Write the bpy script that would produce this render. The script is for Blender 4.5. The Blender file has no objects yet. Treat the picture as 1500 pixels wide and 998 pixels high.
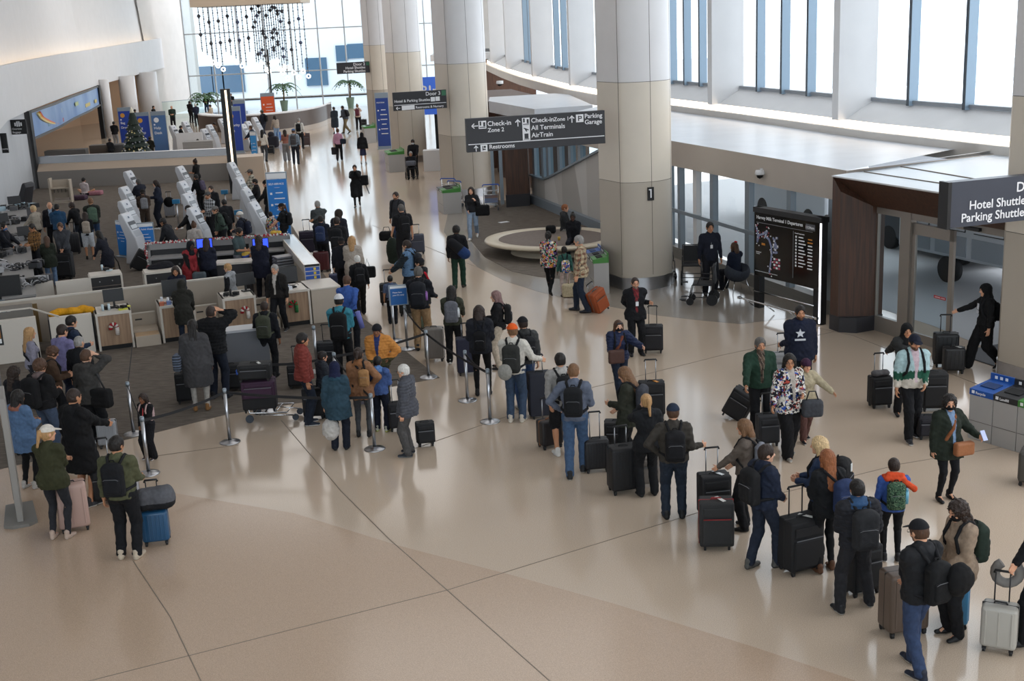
import bpy, math, random
import numpy as np
from math import sin, cos, pi, radians, sqrt, atan2, hypot
sc = bpy.context.scene
COL = sc.collection
# ------------------------------------------------------------------ camera
FOC, PITCH, ROLL, CAMH = 1802.2, .25683, -.04664, 7.08
FW = np.array([0, cos(PITCH), -sin(PITCH)]); UP0 = np.array([0, sin(PITCH), cos(PITCH)]); RT0 = np.array([1., 0, 0])
RT = cos(ROLL)*RT0 + sin(ROLL)*UP0; UPV = -sin(ROLL)*RT0 + cos(ROLL)*UP0
cd = bpy.data.cameras.new('camera'); cam = bpy.data.objects.new('camera', cd); COL.objects.link(cam)
cd.sensor_width = 36; cd.lens = FOC/1500*36; cd.clip_start = .1; cd.clip_end = 600
from mathutils import Matrix, Vector, Euler
M4 = Matrix(((RT[0], UPV[0], -FW[0], 0), (RT[1], UPV[1], -FW[1], 0), (RT[2], UPV[2], -FW[2], CAMH), (0, 0, 0, 1)))
cam.matrix_world = M4
sc.camera = cam
# ------------------------------------------------------------------ colour management, sky
sc.view_settings.view_transform = 'Standard'; sc.view_settings.look = 'None'
sc.view_settings.gamma = 1; sc.view_settings.use_curve_mapping = False
sc.view_settings.exposure = -0.07
try:
    sc.cycles.use_denoising = True
    sc.cycles.max_bounces = 7; sc.cycles.diffuse_bounces = 3; sc.cycles.glossy_bounces = 3
    sc.cycles.transparent_max_bounces = 12; sc.cycles.transmission_bounces = 6
    sc.cycles.caustics_reflective = False; sc.cycles.caustics_refractive = False
    sc.cycles.sample_clamp_indirect = 6
except Exception: pass
w = bpy.data.worlds.new('sky'); sc.world = w; w.use_nodes = True
nt = w.node_tree; nt.nodes.clear()
wo = nt.nodes.new('ShaderNodeOutputWorld'); bg = nt.nodes.new('ShaderNodeBackground')
tc = nt.nodes.new('ShaderNodeTexCoord'); sp = nt.nodes.new('ShaderNodeSeparateXYZ'); rmp = nt.nodes.new('ShaderNodeValToRGB')
nt.links.new(tc.outputs['Generated'], sp.inputs[0]); nt.links.new(sp.outputs['Z'], rmp.inputs[0]); nt.links.new(rmp.outputs[0], bg.inputs[0]); nt.links.new(bg.outputs[0], wo.inputs[0])
rmp.color_ramp.elements[0].color = (.86, .90, .97, 1); rmp.color_ramp.elements[0].position = .0
rmp.color_ramp.elements[1].color = (.93, .96, 1, 1); rmp.color_ramp.elements[1].position = .5
bg.inputs[1].default_value = SKY = 3.4
# ------------------------------------------------------------------ unseen area lamps added high above the floor as fill light
def area(name, loc, rot, sx, sy, power, col=(1, .98, .96), portal=False):
    l = bpy.data.lights.new(name, 'AREA'); l.shape = 'RECTANGLE'; l.size = sx; l.size_y = sy; l.energy = power; l.color = col
    o = bpy.data.objects.new(name, l); COL.objects.link(o); o.location = loc; o.rotation_euler = rot
    if portal: l.cycles.is_portal = True
    return o
for nm, x, y, sx, sy, p in [('fill_lamp', -1, 16, 10, 10, 140), ('fill_lamp', -1, 34, 10, 12, 430), ('fill_lamp', -12, 34, 8, 14, 60), ('fill_lamp', -9, 60, 12, 20, 1000), ('fill_lamp', -18, 90, 16, 24, 1500)]:
    area(nm, (x, y, 13.6), (0, 0, 0), sx, sy, p)
# ------------------------------------------------------------------ pixel <-> world helpers (1500x998 frame)
CP = np.array([0, 0, CAMH])
def ray(x, y): return FW + RT*(x-750)/FOC - UPV*(y-499)/FOC
def at(x, y, z=0.):
    d = ray(x, y); t = (z-CAMH)/d[2]; return CP + d*t
def atY(x, y, Y):
    d = ray(x, y); return CP + d*(Y/d[1])
def proj(P):
    d = np.array(P, float)-CP; z = d@FW; return 750+FOC*(d@RT)/z, 499-FOC*(d@UPV)/z
def hgt(g, yt):
    lo, hi = 0., 30.
    for _ in range(40):
        m = (lo+hi)/2
        if proj((g[0], g[1], m))[1] > yt: lo = m
        else: hi = m
    return lo
# ------------------------------------------------------------------ materials
MATS = {}
def rgb(h):
    if isinstance(h, str):
        v = [int(h[i:i+2], 16)/255 for i in (0, 2, 4)]
        return tuple(((c+.055)/1.055)**2.4 if c > .04045 else c/12.92 for c in v)
    return tuple(h)
def mat(name, col=(.5, .5, .5), rough=.5, metal=0., noise=0., nscale=8., bump=0., bscale=40., emit=None, estr=0., spec=.5, attr=None, alpha=1., stretch=None, col2=None, coat=0.):
    if name in MATS: return MATS[name]
    m = bpy.data.materials.new(name); MATS[name] = m; m.use_nodes = True; nt = m.node_tree; N = nt.nodes; L = nt.links
    b = N['Principled BSDF']; col = rgb(col)
    b.inputs['Base Color'].default_value = (*col, 1); b.inputs['Roughness'].default_value = rough; b.inputs['Metallic'].default_value = metal
    b.inputs['Specular IOR Level'].default_value = spec
    if coat: b.inputs['Coat Weight'].default_value = coat
    m.diffuse_color = (*col, 1)
    tc = N.new('ShaderNodeTexCoord'); mp = N.new('ShaderNodeMapping'); L.new(tc.outputs['Object'], mp.inputs[0])
    if stretch: mp.inputs['Scale'].default_value = stretch
    src = None
    if attr:
        a = N.new('ShaderNodeAttribute'); a.attribute_name = attr; src = a.outputs['Color']
        L.new(src, b.inputs['Base Color'])
    if noise or col2:
        n = N.new('ShaderNodeTexNoise'); n.inputs['Scale'].default_value = nscale; n.inputs['Detail'].default_value = 4; L.new(mp.outputs[0], n.inputs['Vector'])
        if col2:
            r = N.new('ShaderNodeValToRGB'); r.color_ramp.elements[0].position = .35; r.color_ramp.elements[1].position = .65
            r.color_ramp.elements[0].color = (*col, 1); r.color_ramp.elements[1].color = (*rgb(col2), 1); L.new(n.outputs['Fac'], r.inputs[0]); L.new(r.outputs[0], b.inputs['Base Color'])
        else:
            mr = N.new('ShaderNodeMapRange'); mr.inputs['From Min'].default_value = .3; mr.inputs['From Max'].default_value = .7
            mr.inputs['To Min'].default_value = 1-noise; mr.inputs['To Max'].default_value = 1+noise; L.new(n.outputs['Fac'], mr.inputs[0])
            mx = N.new('ShaderNodeVectorMath'); mx.operation = 'SCALE'; L.new(mr.outputs[0], mx.inputs['Scale'])
            if src: L.new(src, mx.inputs[0])
            else: mx.inputs[0].default_value = col
            L.new(mx.outputs[0], b.inputs['Base Color'])
    if bump:
        n2 = N.new('ShaderNodeTexNoise'); n2.inputs['Scale'].default_value = bscale; n2.inputs['Detail'].default_value = 3; L.new(mp.outputs[0], n2.inputs['Vector'])
        bp = N.new('ShaderNodeBump'); bp.inputs['Strength'].default_value = bump; bp.inputs['Distance'].default_value = .02; L.new(n2.outputs['Fac'], bp.inputs['Height']); L.new(bp.outputs[0], b.inputs['Normal'])
    if emit: b.inputs['Emission Color'].default_value = (*rgb(emit), 1); b.inputs['Emission Strength'].default_value = estr
    return m
def glassmat(name, tint=(.9, .95, .97), refl=.12):
    if name in MATS: return MATS[name]
    m = bpy.data.materials.new(name); MATS[name] = m; m.use_nodes = True; nt = m.node_tree; N = nt.nodes; L = nt.links; N.clear()
    o = N.new('ShaderNodeOutputMaterial'); t = N.new('ShaderNodeBsdfTransparent'); g = N.new('ShaderNodeBsdfGlossy'); mx = N.new('ShaderNodeMixShader'); f = N.new('ShaderNodeMath'); lw_ = N.new('ShaderNodeLayerWeight'); lw_.inputs[0].default_value = .5
    f.operation = 'POWER'; f.inputs[1].default_value = 4; L.new(lw_.outputs['Facing'], f.inputs[0]); t.inputs[0].default_value = (*tint, 1); g.inputs['Roughness'].default_value = .02
    L.new(f.outputs[0], mx.inputs[0]); L.new(t.outputs[0], mx.inputs[1]); L.new(g.outputs[0], mx.inputs[2]); L.new(mx.outputs[0], o.inputs[0])
    return m
def woodmat(name, c1, c2, rough=.45, sc_=(14, 14, .7)):
    return mat(name, c1, rough, col2=c2, nscale=1.6, stretch=sc_, bump=.05, bscale=3)
# ------------------------------------------------------------------ object helpers
def tag(o, label=None, cat=None, group=None, kind=None):
    if label: o['label'] = label
    if cat: o['category'] = cat
    if group: o['group'] = group
    if kind: o['kind'] = kind
    return o
def empty(name, loc, rz=0., label=None, cat=None, group=None):
    o = bpy.data.objects.new(name, None); COL.objects.link(o); o.location = [float(v) for v in loc]; o.rotation_euler = (0, 0, rz); o.empty_display_size = .1
    return tag(o, label, cat, group)
def link(name, me, parent=None, m=None, loc=None, rz=0., bevel=0., smooth=False):
    o = bpy.data.objects.new(name, me); COL.objects.link(o)
    if m is not None and len(me.materials) == 0: me.materials.append(m)
    if parent is not None: o.parent = parent
    if loc is not None: o.location = [float(v) for v in loc]
    if rz: o.rotation_euler = (0, 0, rz)
    if bevel:
        b = o.modifiers.new('bevel', 'BEVEL'); b.width = bevel; b.segments = 2; b.limit_method = 'ANGLE'; b.angle_limit = radians(40)
    return o
def npmesh(name, V, F, col=None, smooth=True):
    """V (n,3), F (m,4) quads (numpy)"""
    me = bpy.data.meshes.new(name); n = len(V); m = len(F)
    me.vertices.add(n); me.vertices.foreach_set('co', np.ascontiguousarray(V, dtype=np.float32).ravel())
    k = F.shape[1] if m else 4
    me.loops.add(m*k); me.loops.foreach_set('vertex_index', np.ascontiguousarray(F, dtype=np.int32).ravel())
    me.polygons.add(m); me.polygons.foreach_set('loop_start', np.arange(0, m*k, k, dtype=np.int32)); me.polygons.foreach_set('loop_total', np.full(m, k, dtype=np.int32))
    me.update(calc_edges=True)
    if smooth: me.polygons.foreach_set('use_smooth', np.ones(m, dtype=bool))
    if col is not None:
        a = me.color_attributes.new('Col', 'FLOAT_COLOR', 'POINT'); c = np.ones((n, 4), dtype=np.float32); c[:, :3] = col; a.data.foreach_set('color', c.ravel())
    return me
class MB:
    """collects simple shapes; build() links them as one mesh object"""
    def __init__(s): s.v = []; s.f = []; s.sm = []
    def poly(s, vs, fs, smooth=False):
        n = len(s.v); s.v += [tuple(float(c) for c in v) for v in vs]; s.f += [tuple(i+n for i in f) for f in fs]; s.sm += [smooth]*len(fs); return s
    def box(s, c, d, R=None, taper=1.):
        hx, hy, hz = d[0]/2, d[1]/2, d[2]/2; P = []
        for sz in (-1, 1):
            k = taper if sz > 0 else 1.
            for sx, sy in ((-1, -1), (1, -1), (1, 1), (-1, 1)): P.append((sx*hx*k, sy*hy*k, sz*hz))
        P = np.array(P)
        if R is not None: P = P @ (rz3(R) if not hasattr(R, 'shape') else R).T
        P = P+np.array(c)
        return s.poly(P, [(0, 3, 2, 1), (4, 5, 6, 7), (0, 1, 5, 4), (1, 2, 6, 5), (2, 3, 7, 6), (3, 0, 4, 7)])
    def bar(s, a, b, w, h=None, up=(0, 0, 1)):
        a = np.array(a, float); b = np.array(b, float); h = h or w; d = b-a; L = np.linalg.norm(d); d /= L
        u = np.array(up, float); x = np.cross(d, u)
        if np.linalg.norm(x) < 1e-6: x = np.cross(d, (1, 0, 0))
        x /= np.linalg.norm(x); z = np.cross(x, d)
        return s.box((a+b)/2, (w, L, h), np.array([x, d, z]).T)
    def tube(s, pts, r, n=8, closed=False):
        pts = [np.array(p, float) for p in pts]; rs = r if hasattr(r, '__len__') else [r]*len(pts); base = len(s.v); prev = None; m = len(pts)
        for i, p in enumerate(pts):
            if closed: d = pts[(i+1) % m]-pts[i-1]
            else: d = pts[min(i+1, m-1)]-pts[max(i-1, 0)]
            d /= (np.linalg.norm(d)+1e-9)
            if prev is None:
                x = np.cross(d, (0, 0, 1));
                if np.linalg.norm(x) < .1: x = np.cross(d, (1, 0, 0))
            else: x = prev-d*(prev@d)
            x /= np.linalg.norm(x); prev = x; y = np.cross(d, x)
            for k in range(n):
                a = 2*pi*k/n; s.v.append(tuple(p+rs[i]*(cos(a)*x+sin(a)*y)))
        for i in range(m if closed else m-1):
            j = (i+1) % m
            for k in range(n):
                k2 = (k+1) % n; s.f.append((base+i*n+k, base+j*n+k, base+j*n+k2, base+i*n+k2)); s.sm.append(True)
        if not closed:
            s.f.append(tuple(base+k for k in range(n))); s.sm.append(False)
            s.f.append(tuple(base+(m-1)*n+k for k in range(n-1, -1, -1))); s.sm.append(False)
        return s
    def cyl(s, c, r, h, n=24, r2=None, axis='z'):
        """base centre c, height h"""
        r2 = r if r2 is None else r2; base = len(s.v)
        for z, rr in ((0, r), (h, r2)):
            for k in range(n):
                a = 2*pi*k/n; p = (rr*cos(a), rr*sin(a), z)
                if axis == 'x': p = (p[2], p[0], p[1])
                elif axis == 'y': p = (p[0], p[2], p[1])
                s.v.append((c[0]+p[0], c[1]+p[1], c[2]+p[2]))
        for k in range(n):
            k2 = (k+1) % n; s.f.append((base+k, base+k2, base+n+k2, base+n+k)); s.sm.append(True)
        s.f.append(tuple(base+k for k in range(n-1, -1, -1))); s.f.append(tuple(base+n+k for k in range(n))); s.sm += [False, False]
        return s
    def lathe(s, c, prof, n=24, a0=0., a1=2*pi, sx=1., sy=1., smooth=True):
        base = len(s.v); full = abs(a1-a0-2*pi) < 1e-6; cols = n if full else n+1
        for r, z in prof:
            for k in range(cols):
                a = a0+(a1-a0)*k/n; s.v.append((c[0]+r*cos(a)*sx, c[1]+r*sin(a)*sy, c[2]+z))
        for i in range(len(prof)-1):
            for k in range(n):
                k2 = (k+1) % cols; s.f.append((base+i*cols+k, base+i*cols+k2, base+(i+1)*cols+k2, base+(i+1)*cols+k)); s.sm.append(smooth)
        return s
    def prism(s, xy, z0, z1, cap=True):
        n = len(xy); vs = [(x, y, z0) for x, y in xy]+[(x, y, z1) for x, y in xy]
        ar = sum(xy[i][0]*xy[(i+1) % n][1]-xy[(i+1) % n][0]*xy[i][1] for i in range(n))
        fs = [(i, (i+1) % n, n+(i+1) % n, n+i) for i in range(n)]
        if cap: fs += [tuple(range(n-1, -1, -1)), tuple(range(n, 2*n))]
        if ar < 0: fs = [f[::-1] for f in fs]
        return s.poly(vs, fs)
    def strip(s, P, Q):
        """surface between two polylines of equal length"""
        n = len(P); return s.poly(list(P)+list(Q), [(i, i+1, n+i+1, n+i) for i in range(n-1)])
    def build(s, name, m, parent=None, loc=None, rz=0., bevel=0., origin=None):
        V = np.array(s.v, float)
        if origin is not None: V = V-np.array(origin, float); loc = origin
        me = bpy.data.meshes.new(name); me.from_pydata([tuple(v) for v in V], [], s.f); me.polygons.foreach_set('use_smooth', s.sm); me.update()
        return link(name, me, parent, m, loc, rz, bevel)
def rz3(a): return np.array([[cos(a), -sin(a), 0], [sin(a), cos(a), 0], [0, 0, 1.]])
def rx3(a): return np.array([[1, 0, 0], [0, cos(a), -sin(a)], [0, sin(a), cos(a)]])
def ry3(a): return np.array([[cos(a), 0, sin(a)], [0, 1, 0], [-sin(a), 0, cos(a)]])
def struct(o): o['kind'] = 'structure'; return o
TXT = {}
def text(name, body, size, m, parent, M, align='LEFT', bold=0.0, ext=.002):
    """text lying in the x-z plane of matrix M (x right, y up in text -> world via M)"""
    cu = bpy.data.curves.new('txt', 'FONT'); cu.body = body; cu.size = size; cu.extrude = ext; cu.align_x = align; cu.offset = bold; cu.resolution_u = 3
    ob = bpy.data.objects.new('txt', cu); COL.objects.link(ob); bpy.context.view_layer.update()
    me = bpy.data.meshes.new_from_object(ob.evaluated_get(bpy.context.evaluated_depsgraph_get())); COL.objects.unlink(ob); bpy.data.objects.remove(ob)
    me.transform(M); me.materials.clear(); me.materials.append(m)
    o = bpy.data.objects.new(name, me); COL.objects.link(o); o.parent = parent
    return o
# ------------------------------------------------------------------ distance-field sculpting (meshes for people, bags, plants)
def nrm(v): v = np.array(v, float); return v/(np.linalg.norm(v)+1e-12)
class Field:
    def __init__(s, lo, hi, v):
        s.v = v; s.lo = np.array(lo, float)-v*2; n = np.ceil((np.array(hi)+2*v-s.lo)/v).astype(int)+1; s.n = np.maximum(n, 4)
        s.g = np.full(tuple(s.n), .5, dtype=np.float32)
    def sub(s, lo, hi):
        a = np.clip(np.floor((np.array(lo)-s.lo)/s.v).astype(int), 0, s.n-1); b = np.clip(np.ceil((np.array(hi)-s.lo)/s.v).astype(int)+1, 1, s.n)
        if (b <= a).any(): return None
        ax = [s.lo[i]+s.v*np.arange(a[i], b[i]) for i in range(3)]
        P = np.stack(np.meshgrid(*ax, indexing='ij'), -1).astype(np.float32)
        return (slice(a[0], b[0]), slice(a[1], b[1]), slice(a[2], b[2])), P
    def op(s, lo, hi, fn, k=0., mode='+'):
        m = k+3*s.v; r = s.sub(np.array(lo)-m, np.array(hi)+m)
        if r is None: return
        sl, P = r; d = fn(P).astype(np.float32); a = s.g[sl]
        if mode == '+':
            if k > 0: h = np.maximum(k-np.abs(a-d), 0)/k; s.g[sl] = np.minimum(a, d)-h*h*k*.25
            else: s.g[sl] = np.minimum(a, d)
        else:
            d = -d
            if k > 0: h = np.maximum(k-np.abs(a-d), 0)/k; s.g[sl] = np.maximum(a, d)+h*h*k*.25
            else: s.g[sl] = np.maximum(a, d)
    def cone(s, a, b, ra, rb=None, k=.02, sq=None, mode='+'):
        a = np.array(a, np.float32); b = np.array(b, np.float32); rb = ra if rb is None else rb; R = max(ra, rb)
        def fn(P):
            ba = b-a; w = P-a; h = np.clip((w@ba)/max(float(ba@ba), 1e-9), 0, 1)[..., None]; w = w-h*ba
            if sq is not None: dd = np.array(sq[0], np.float32); w = w+(sq[1]-1)*(w@dd)[..., None]*dd
            return np.sqrt((w*w).sum(-1))-(ra+(rb-ra)*h[..., 0])
        s.op(np.minimum(a, b)-R, np.maximum(a, b)+R, fn, k, mode)
    def ell(s, c, r, R=None, k=.015, mode='+', box=False, rad=.01):
        c = np.array(c, np.float32); r = np.array(r, np.float32); e = float(np.linalg.norm(r)) if (R is not None) else None
        def fn(P):
            q = P-c
            if R is not None: q = q@np.array(R, np.float32)
            if box:
                d = np.abs(q)-(r-rad); return np.sqrt((np.maximum(d, 0)**2).sum(-1))+np.minimum(d.max(-1), 0)-rad
            k0 = np.sqrt(((q/r)**2).sum(-1)); k1 = np.sqrt(((q/(r*r))**2).sum(-1))+1e-6; return k0*(k0-1)/k1
        ex = r if R is None else np.array([e]*3)
        s.op(c-ex, c+ex, fn, k, mode)
    def each(s, fn):
        r = s.sub(s.lo, s.lo+s.v*(s.n+1)); s.g = fn(s.g, r[1]).astype(np.float32)
    def mesh(s):
        g = s.g; neg = g < 0; nx, ny, nz = g.shape
        c = np.zeros((nx-1, ny-1, nz-1), np.uint8)
        for dx in (0, 1):
            for dy in (0, 1):
                for dz in (0, 1): c += neg[dx:nx-1+dx, dy:ny-1+dy, dz:nz-1+dz]
        I = np.argwhere((c > 0) & (c < 8))
        if len(I) == 0: return np.zeros((0, 3)), np.zeros((0, 4), int)
        idx = np.full(c.shape, -1, np.int64); idx[I[:, 0], I[:, 1], I[:, 2]] = np.arange(len(I))
        acc = np.zeros((len(I), 3)); cnt = np.zeros(len(I))
        cor = [(0, 0, 0), (1, 0, 0), (0, 1, 0), (1, 1, 0), (0, 0, 1), (1, 0, 1), (0, 1, 1), (1, 1, 1)]
        gv = [g[I[:, 0]+a, I[:, 1]+b, I[:, 2]+d] for a, b, d in cor]
        for a in range(8):
            for b in range(a+1, 8):
                df = [cor[b][i]-cor[a][i] for i in range(3)]
                if sum(df) == 1 and min(df) == 0:
                    va, vb = gv[a], gv[b]; m = (va < 0) != (vb < 0); t = np.where(m, va/np.where(m, va-vb, 1), 0)
                    for i in range(3): acc[:, i] += np.where(m, cor[a][i]+t*df[i], 0)
                    cnt += m
        V = s.lo+s.v*(I+acc/cnt[:, None])
        F = []
        for ax in range(3):
            o1, o2 = [(1, 2), (2, 0), (0, 1)][ax]
            sl0 = [slice(1, None)]*3; sl1 = [slice(1, None)]*3
            s0 = [slice(0, n-1) for n in g.shape]; s1 = [slice(0, n-1) for n in g.shape]
            s0[ax] = slice(0, g.shape[ax]-1); s1[ax] = slice(1, g.shape[ax])
            A = neg[tuple(s0)]; B = neg[tuple(s1)]; E = np.argwhere(A != B)
            E = E[(E[:, o1] > 0) & (E[:, o2] > 0)]
            if len(E) == 0: continue
            u = np.zeros(3, int); u[o1] = 1; w_ = np.zeros(3, int); w_[o2] = 1
            def at_(e): return idx[e[:, 0], e[:, 1], e[:, 2]]
            q = np.stack([at_(E-u-w_), at_(E-w_), at_(E), at_(E-u)], 1)
            fl = A[E[:, 0], E[:, 1], E[:, 2]]; q[~fl] = q[~fl][:, ::-1]
            F.append(q[(q >= 0).all(1)])
        return V, (np.concatenate(F) if F else np.zeros((0, 4), int))
def joinVF(L):
    V = []; F = []; n = 0
    for v, f in L: V.append(v); F.append(f+n); n += len(v)
    return np.concatenate(V), np.concatenate(F)
def ik(S, T, l1, l2, pole):
    S = np.array(S, float); T = np.array(T, float); d = T-S; L = np.linalg.norm(d)
    if L > (l1+l2)*.995: T = S+d/L*(l1+l2)*.995; d = T-S; L = np.linalg.norm(d)
    if L < abs(l1-l2)+.02: L = abs(l1-l2)+.02
    u = d/np.linalg.norm(d); a = (l1*l1-l2*l2+L*L)/(2*L); h = sqrt(max(l1*l1-a*a, 0)); p = np.array(pole, float); p = p-u*(p@u); p /= np.linalg.norm(p)+1e-9
    return S+u*a+p*h, T
clothM = mat('cloth', rough=.85, attr='Col', noise=.16, nscale=22, bump=.35, bscale=120, spec=.25)
skinM = mat('skin', rough=.5, attr='Col', noise=.04, nscale=30, spec=.4)
hairM = mat('hair', rough=.55, attr='Col', noise=.3, nscale=9, stretch=(9, 9, 1.2), bump=.6, bscale=9, spec=.35)
shoeM = mat('shoe_leather', rough=.6, attr='Col', noise=.08, nscale=30, spec=.4)
SKIN = {'fair': 'd9a88c', 'light': 'cf9a7b', 'tan': 'b37f5e', 'brown': '80543a', 'dark': '4f3326'}
HAIRC = {'black': '17120f', 'dark': '2a1d16', 'brown': '4a3222', 'lbrown': '6e4f35', 'blonde': 'a98358', 'lblonde': 'c2a67c', 'red': '86502f', 'grey': '8d8a86', 'white': 'c9c6c0', 'dgrey': '55514d', 'pinkish': '7a5f5c'}
ARM = {'down': (.27, .03, .82), 'front': (.09, .30, 1.12), 'low': (.10, .24, .98), 'chest': (.06, .27, 1.22), 'hip': (.21, .05, 1.02), 'side': (.36, .12, .96), 'fwd': (.20, .42, .98), 'back': (.30, -.26, .86), 'head': (.13, .10, 1.66), 'strap': (.14, .17, 1.32),
       'out': (.60, .20, 1.06), 'cross': (-.08, .23, 1.16), 'pocket': (.24, .10, .90), 'swing': (.25, .26, .90), 'swingb': (.26, -.24, .88), 'behind': (.05, -.20, .98), 'lap': (.08, .30, .66), 'face': (.05, .17, 1.50), 'clasp': (.03, .25, .92)}
def noise3(P, seed, f=1.):
    x, y, z = P[..., 0]*f, P[..., 1]*f, P[..., 2]*f
    return (np.sin(13*x+2.2*np.sin(9*z+seed)+seed)+np.sin(17*z+2.5*np.sin(8*y+seed*2)+1.3*seed)+np.sin(19*y+2*np.sin(11*x-seed)+2.1*seed))/3
PAL = {'floral': ['c7506b', 'e8b04a', '4fae9b', 'f0ead8', '8e6bb0', '111018', '111018', '111018'], 'zig': ['d9d5cc', '17171f', '17171f', 'd9d5cc', '17171f', 'cfcabf', '17171f', 'a8483c', '17171f', '2d4fa0', 'd9d5cc'],
       'bluefloral': ['1d4fa3', '1d4fa3', 'e7c23e', 'e05a2a', 'f2f2f2', '1d4fa3', '2f7d46'], 'camo': ['31493a', '4c6b52', '22352a', '6a8467'], 'leo': ['b98a45', '2a2420', 'd8c7a2', '6c4a24']}
def blotch(P, pal, cell=.045, seed=0.):
    c = np.array([rgb(h) for h in PAL[pal]]); q = P/cell+1.1*np.stack([noise3(P, seed, 4), noise3(P, seed+4, 4), noise3(P, seed+8, 4)], -1)
    i = np.floor(q).astype(np.int64); hsh = (i[:, 0]*73856093 ^ i[:, 1]*19349663 ^ i[:, 2]*83492791) % len(c)
    return c[hsh]
def paint(P, spec, seed=0.):
    """spec: 'rrggbb' or 'pattern:...' -> per-vertex colours (the cloth's own colours)"""
    n = len(P); parts = spec.split(':'); K_ = ('plaid', 'stripe', 'fleece', 'twotone'); col = np.tile(rgb(parts[0]) if parts[0] not in PAL and parts[0] not in K_ else (0, 0, 0), (n, 1))
    kind = parts[0] if parts[0] in PAL or parts[0] in K_ else None
    if kind in PAL: return blotch(P, kind, float(parts[1]) if len(parts) > 1 else .045, seed)*.92
    if kind == 'plaid':
        a, b, c = [np.array(rgb(h)) for h in parts[1:4]]; u = (P[:, 0]+P[:, 1])*1.0; z = P[:, 2]
        s1 = (np.sin(u*2*pi/.11) > .2)[:, None]; s2 = (np.sin(z*2*pi/.11) > .2)[:, None]; s3 = (np.sin(u*2*pi/.055) > .86)[:, None]
        col = np.where(s1 & s2, b, np.where(s1 | s2, (a+b)/2, a)); col = np.where(s3, c, col)
    if kind == 'stripe':
        a, b = [np.array(rgb(h)) for h in parts[1:3]]; col = np.where((np.sin(P[:, 2]*2*pi/float(parts[3])) > 0)[:, None], a, b)
    if kind == 'fleece':
        a, b, c = [np.array(rgb(h)) for h in parts[1:4]]; z = P[:, 2:3]+.03*np.abs(np.sin(P[:, 0:1]*55))*np.sin(P[:, 1:2]*31); col = np.where(z > 1.17, a, np.where(z > 1.04, b, c))
    if kind == 'twotone':
        a, b = [np.array(rgb(h)) for h in parts[1:3]]; zz = float(parts[3]); col = np.where(P[:, 2:3] > zz, a, b)
    g_ = col.mean(1, keepdims=True); return g_+(col-g_)*.84
REG = []   # people already placed: (x, y)
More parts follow.
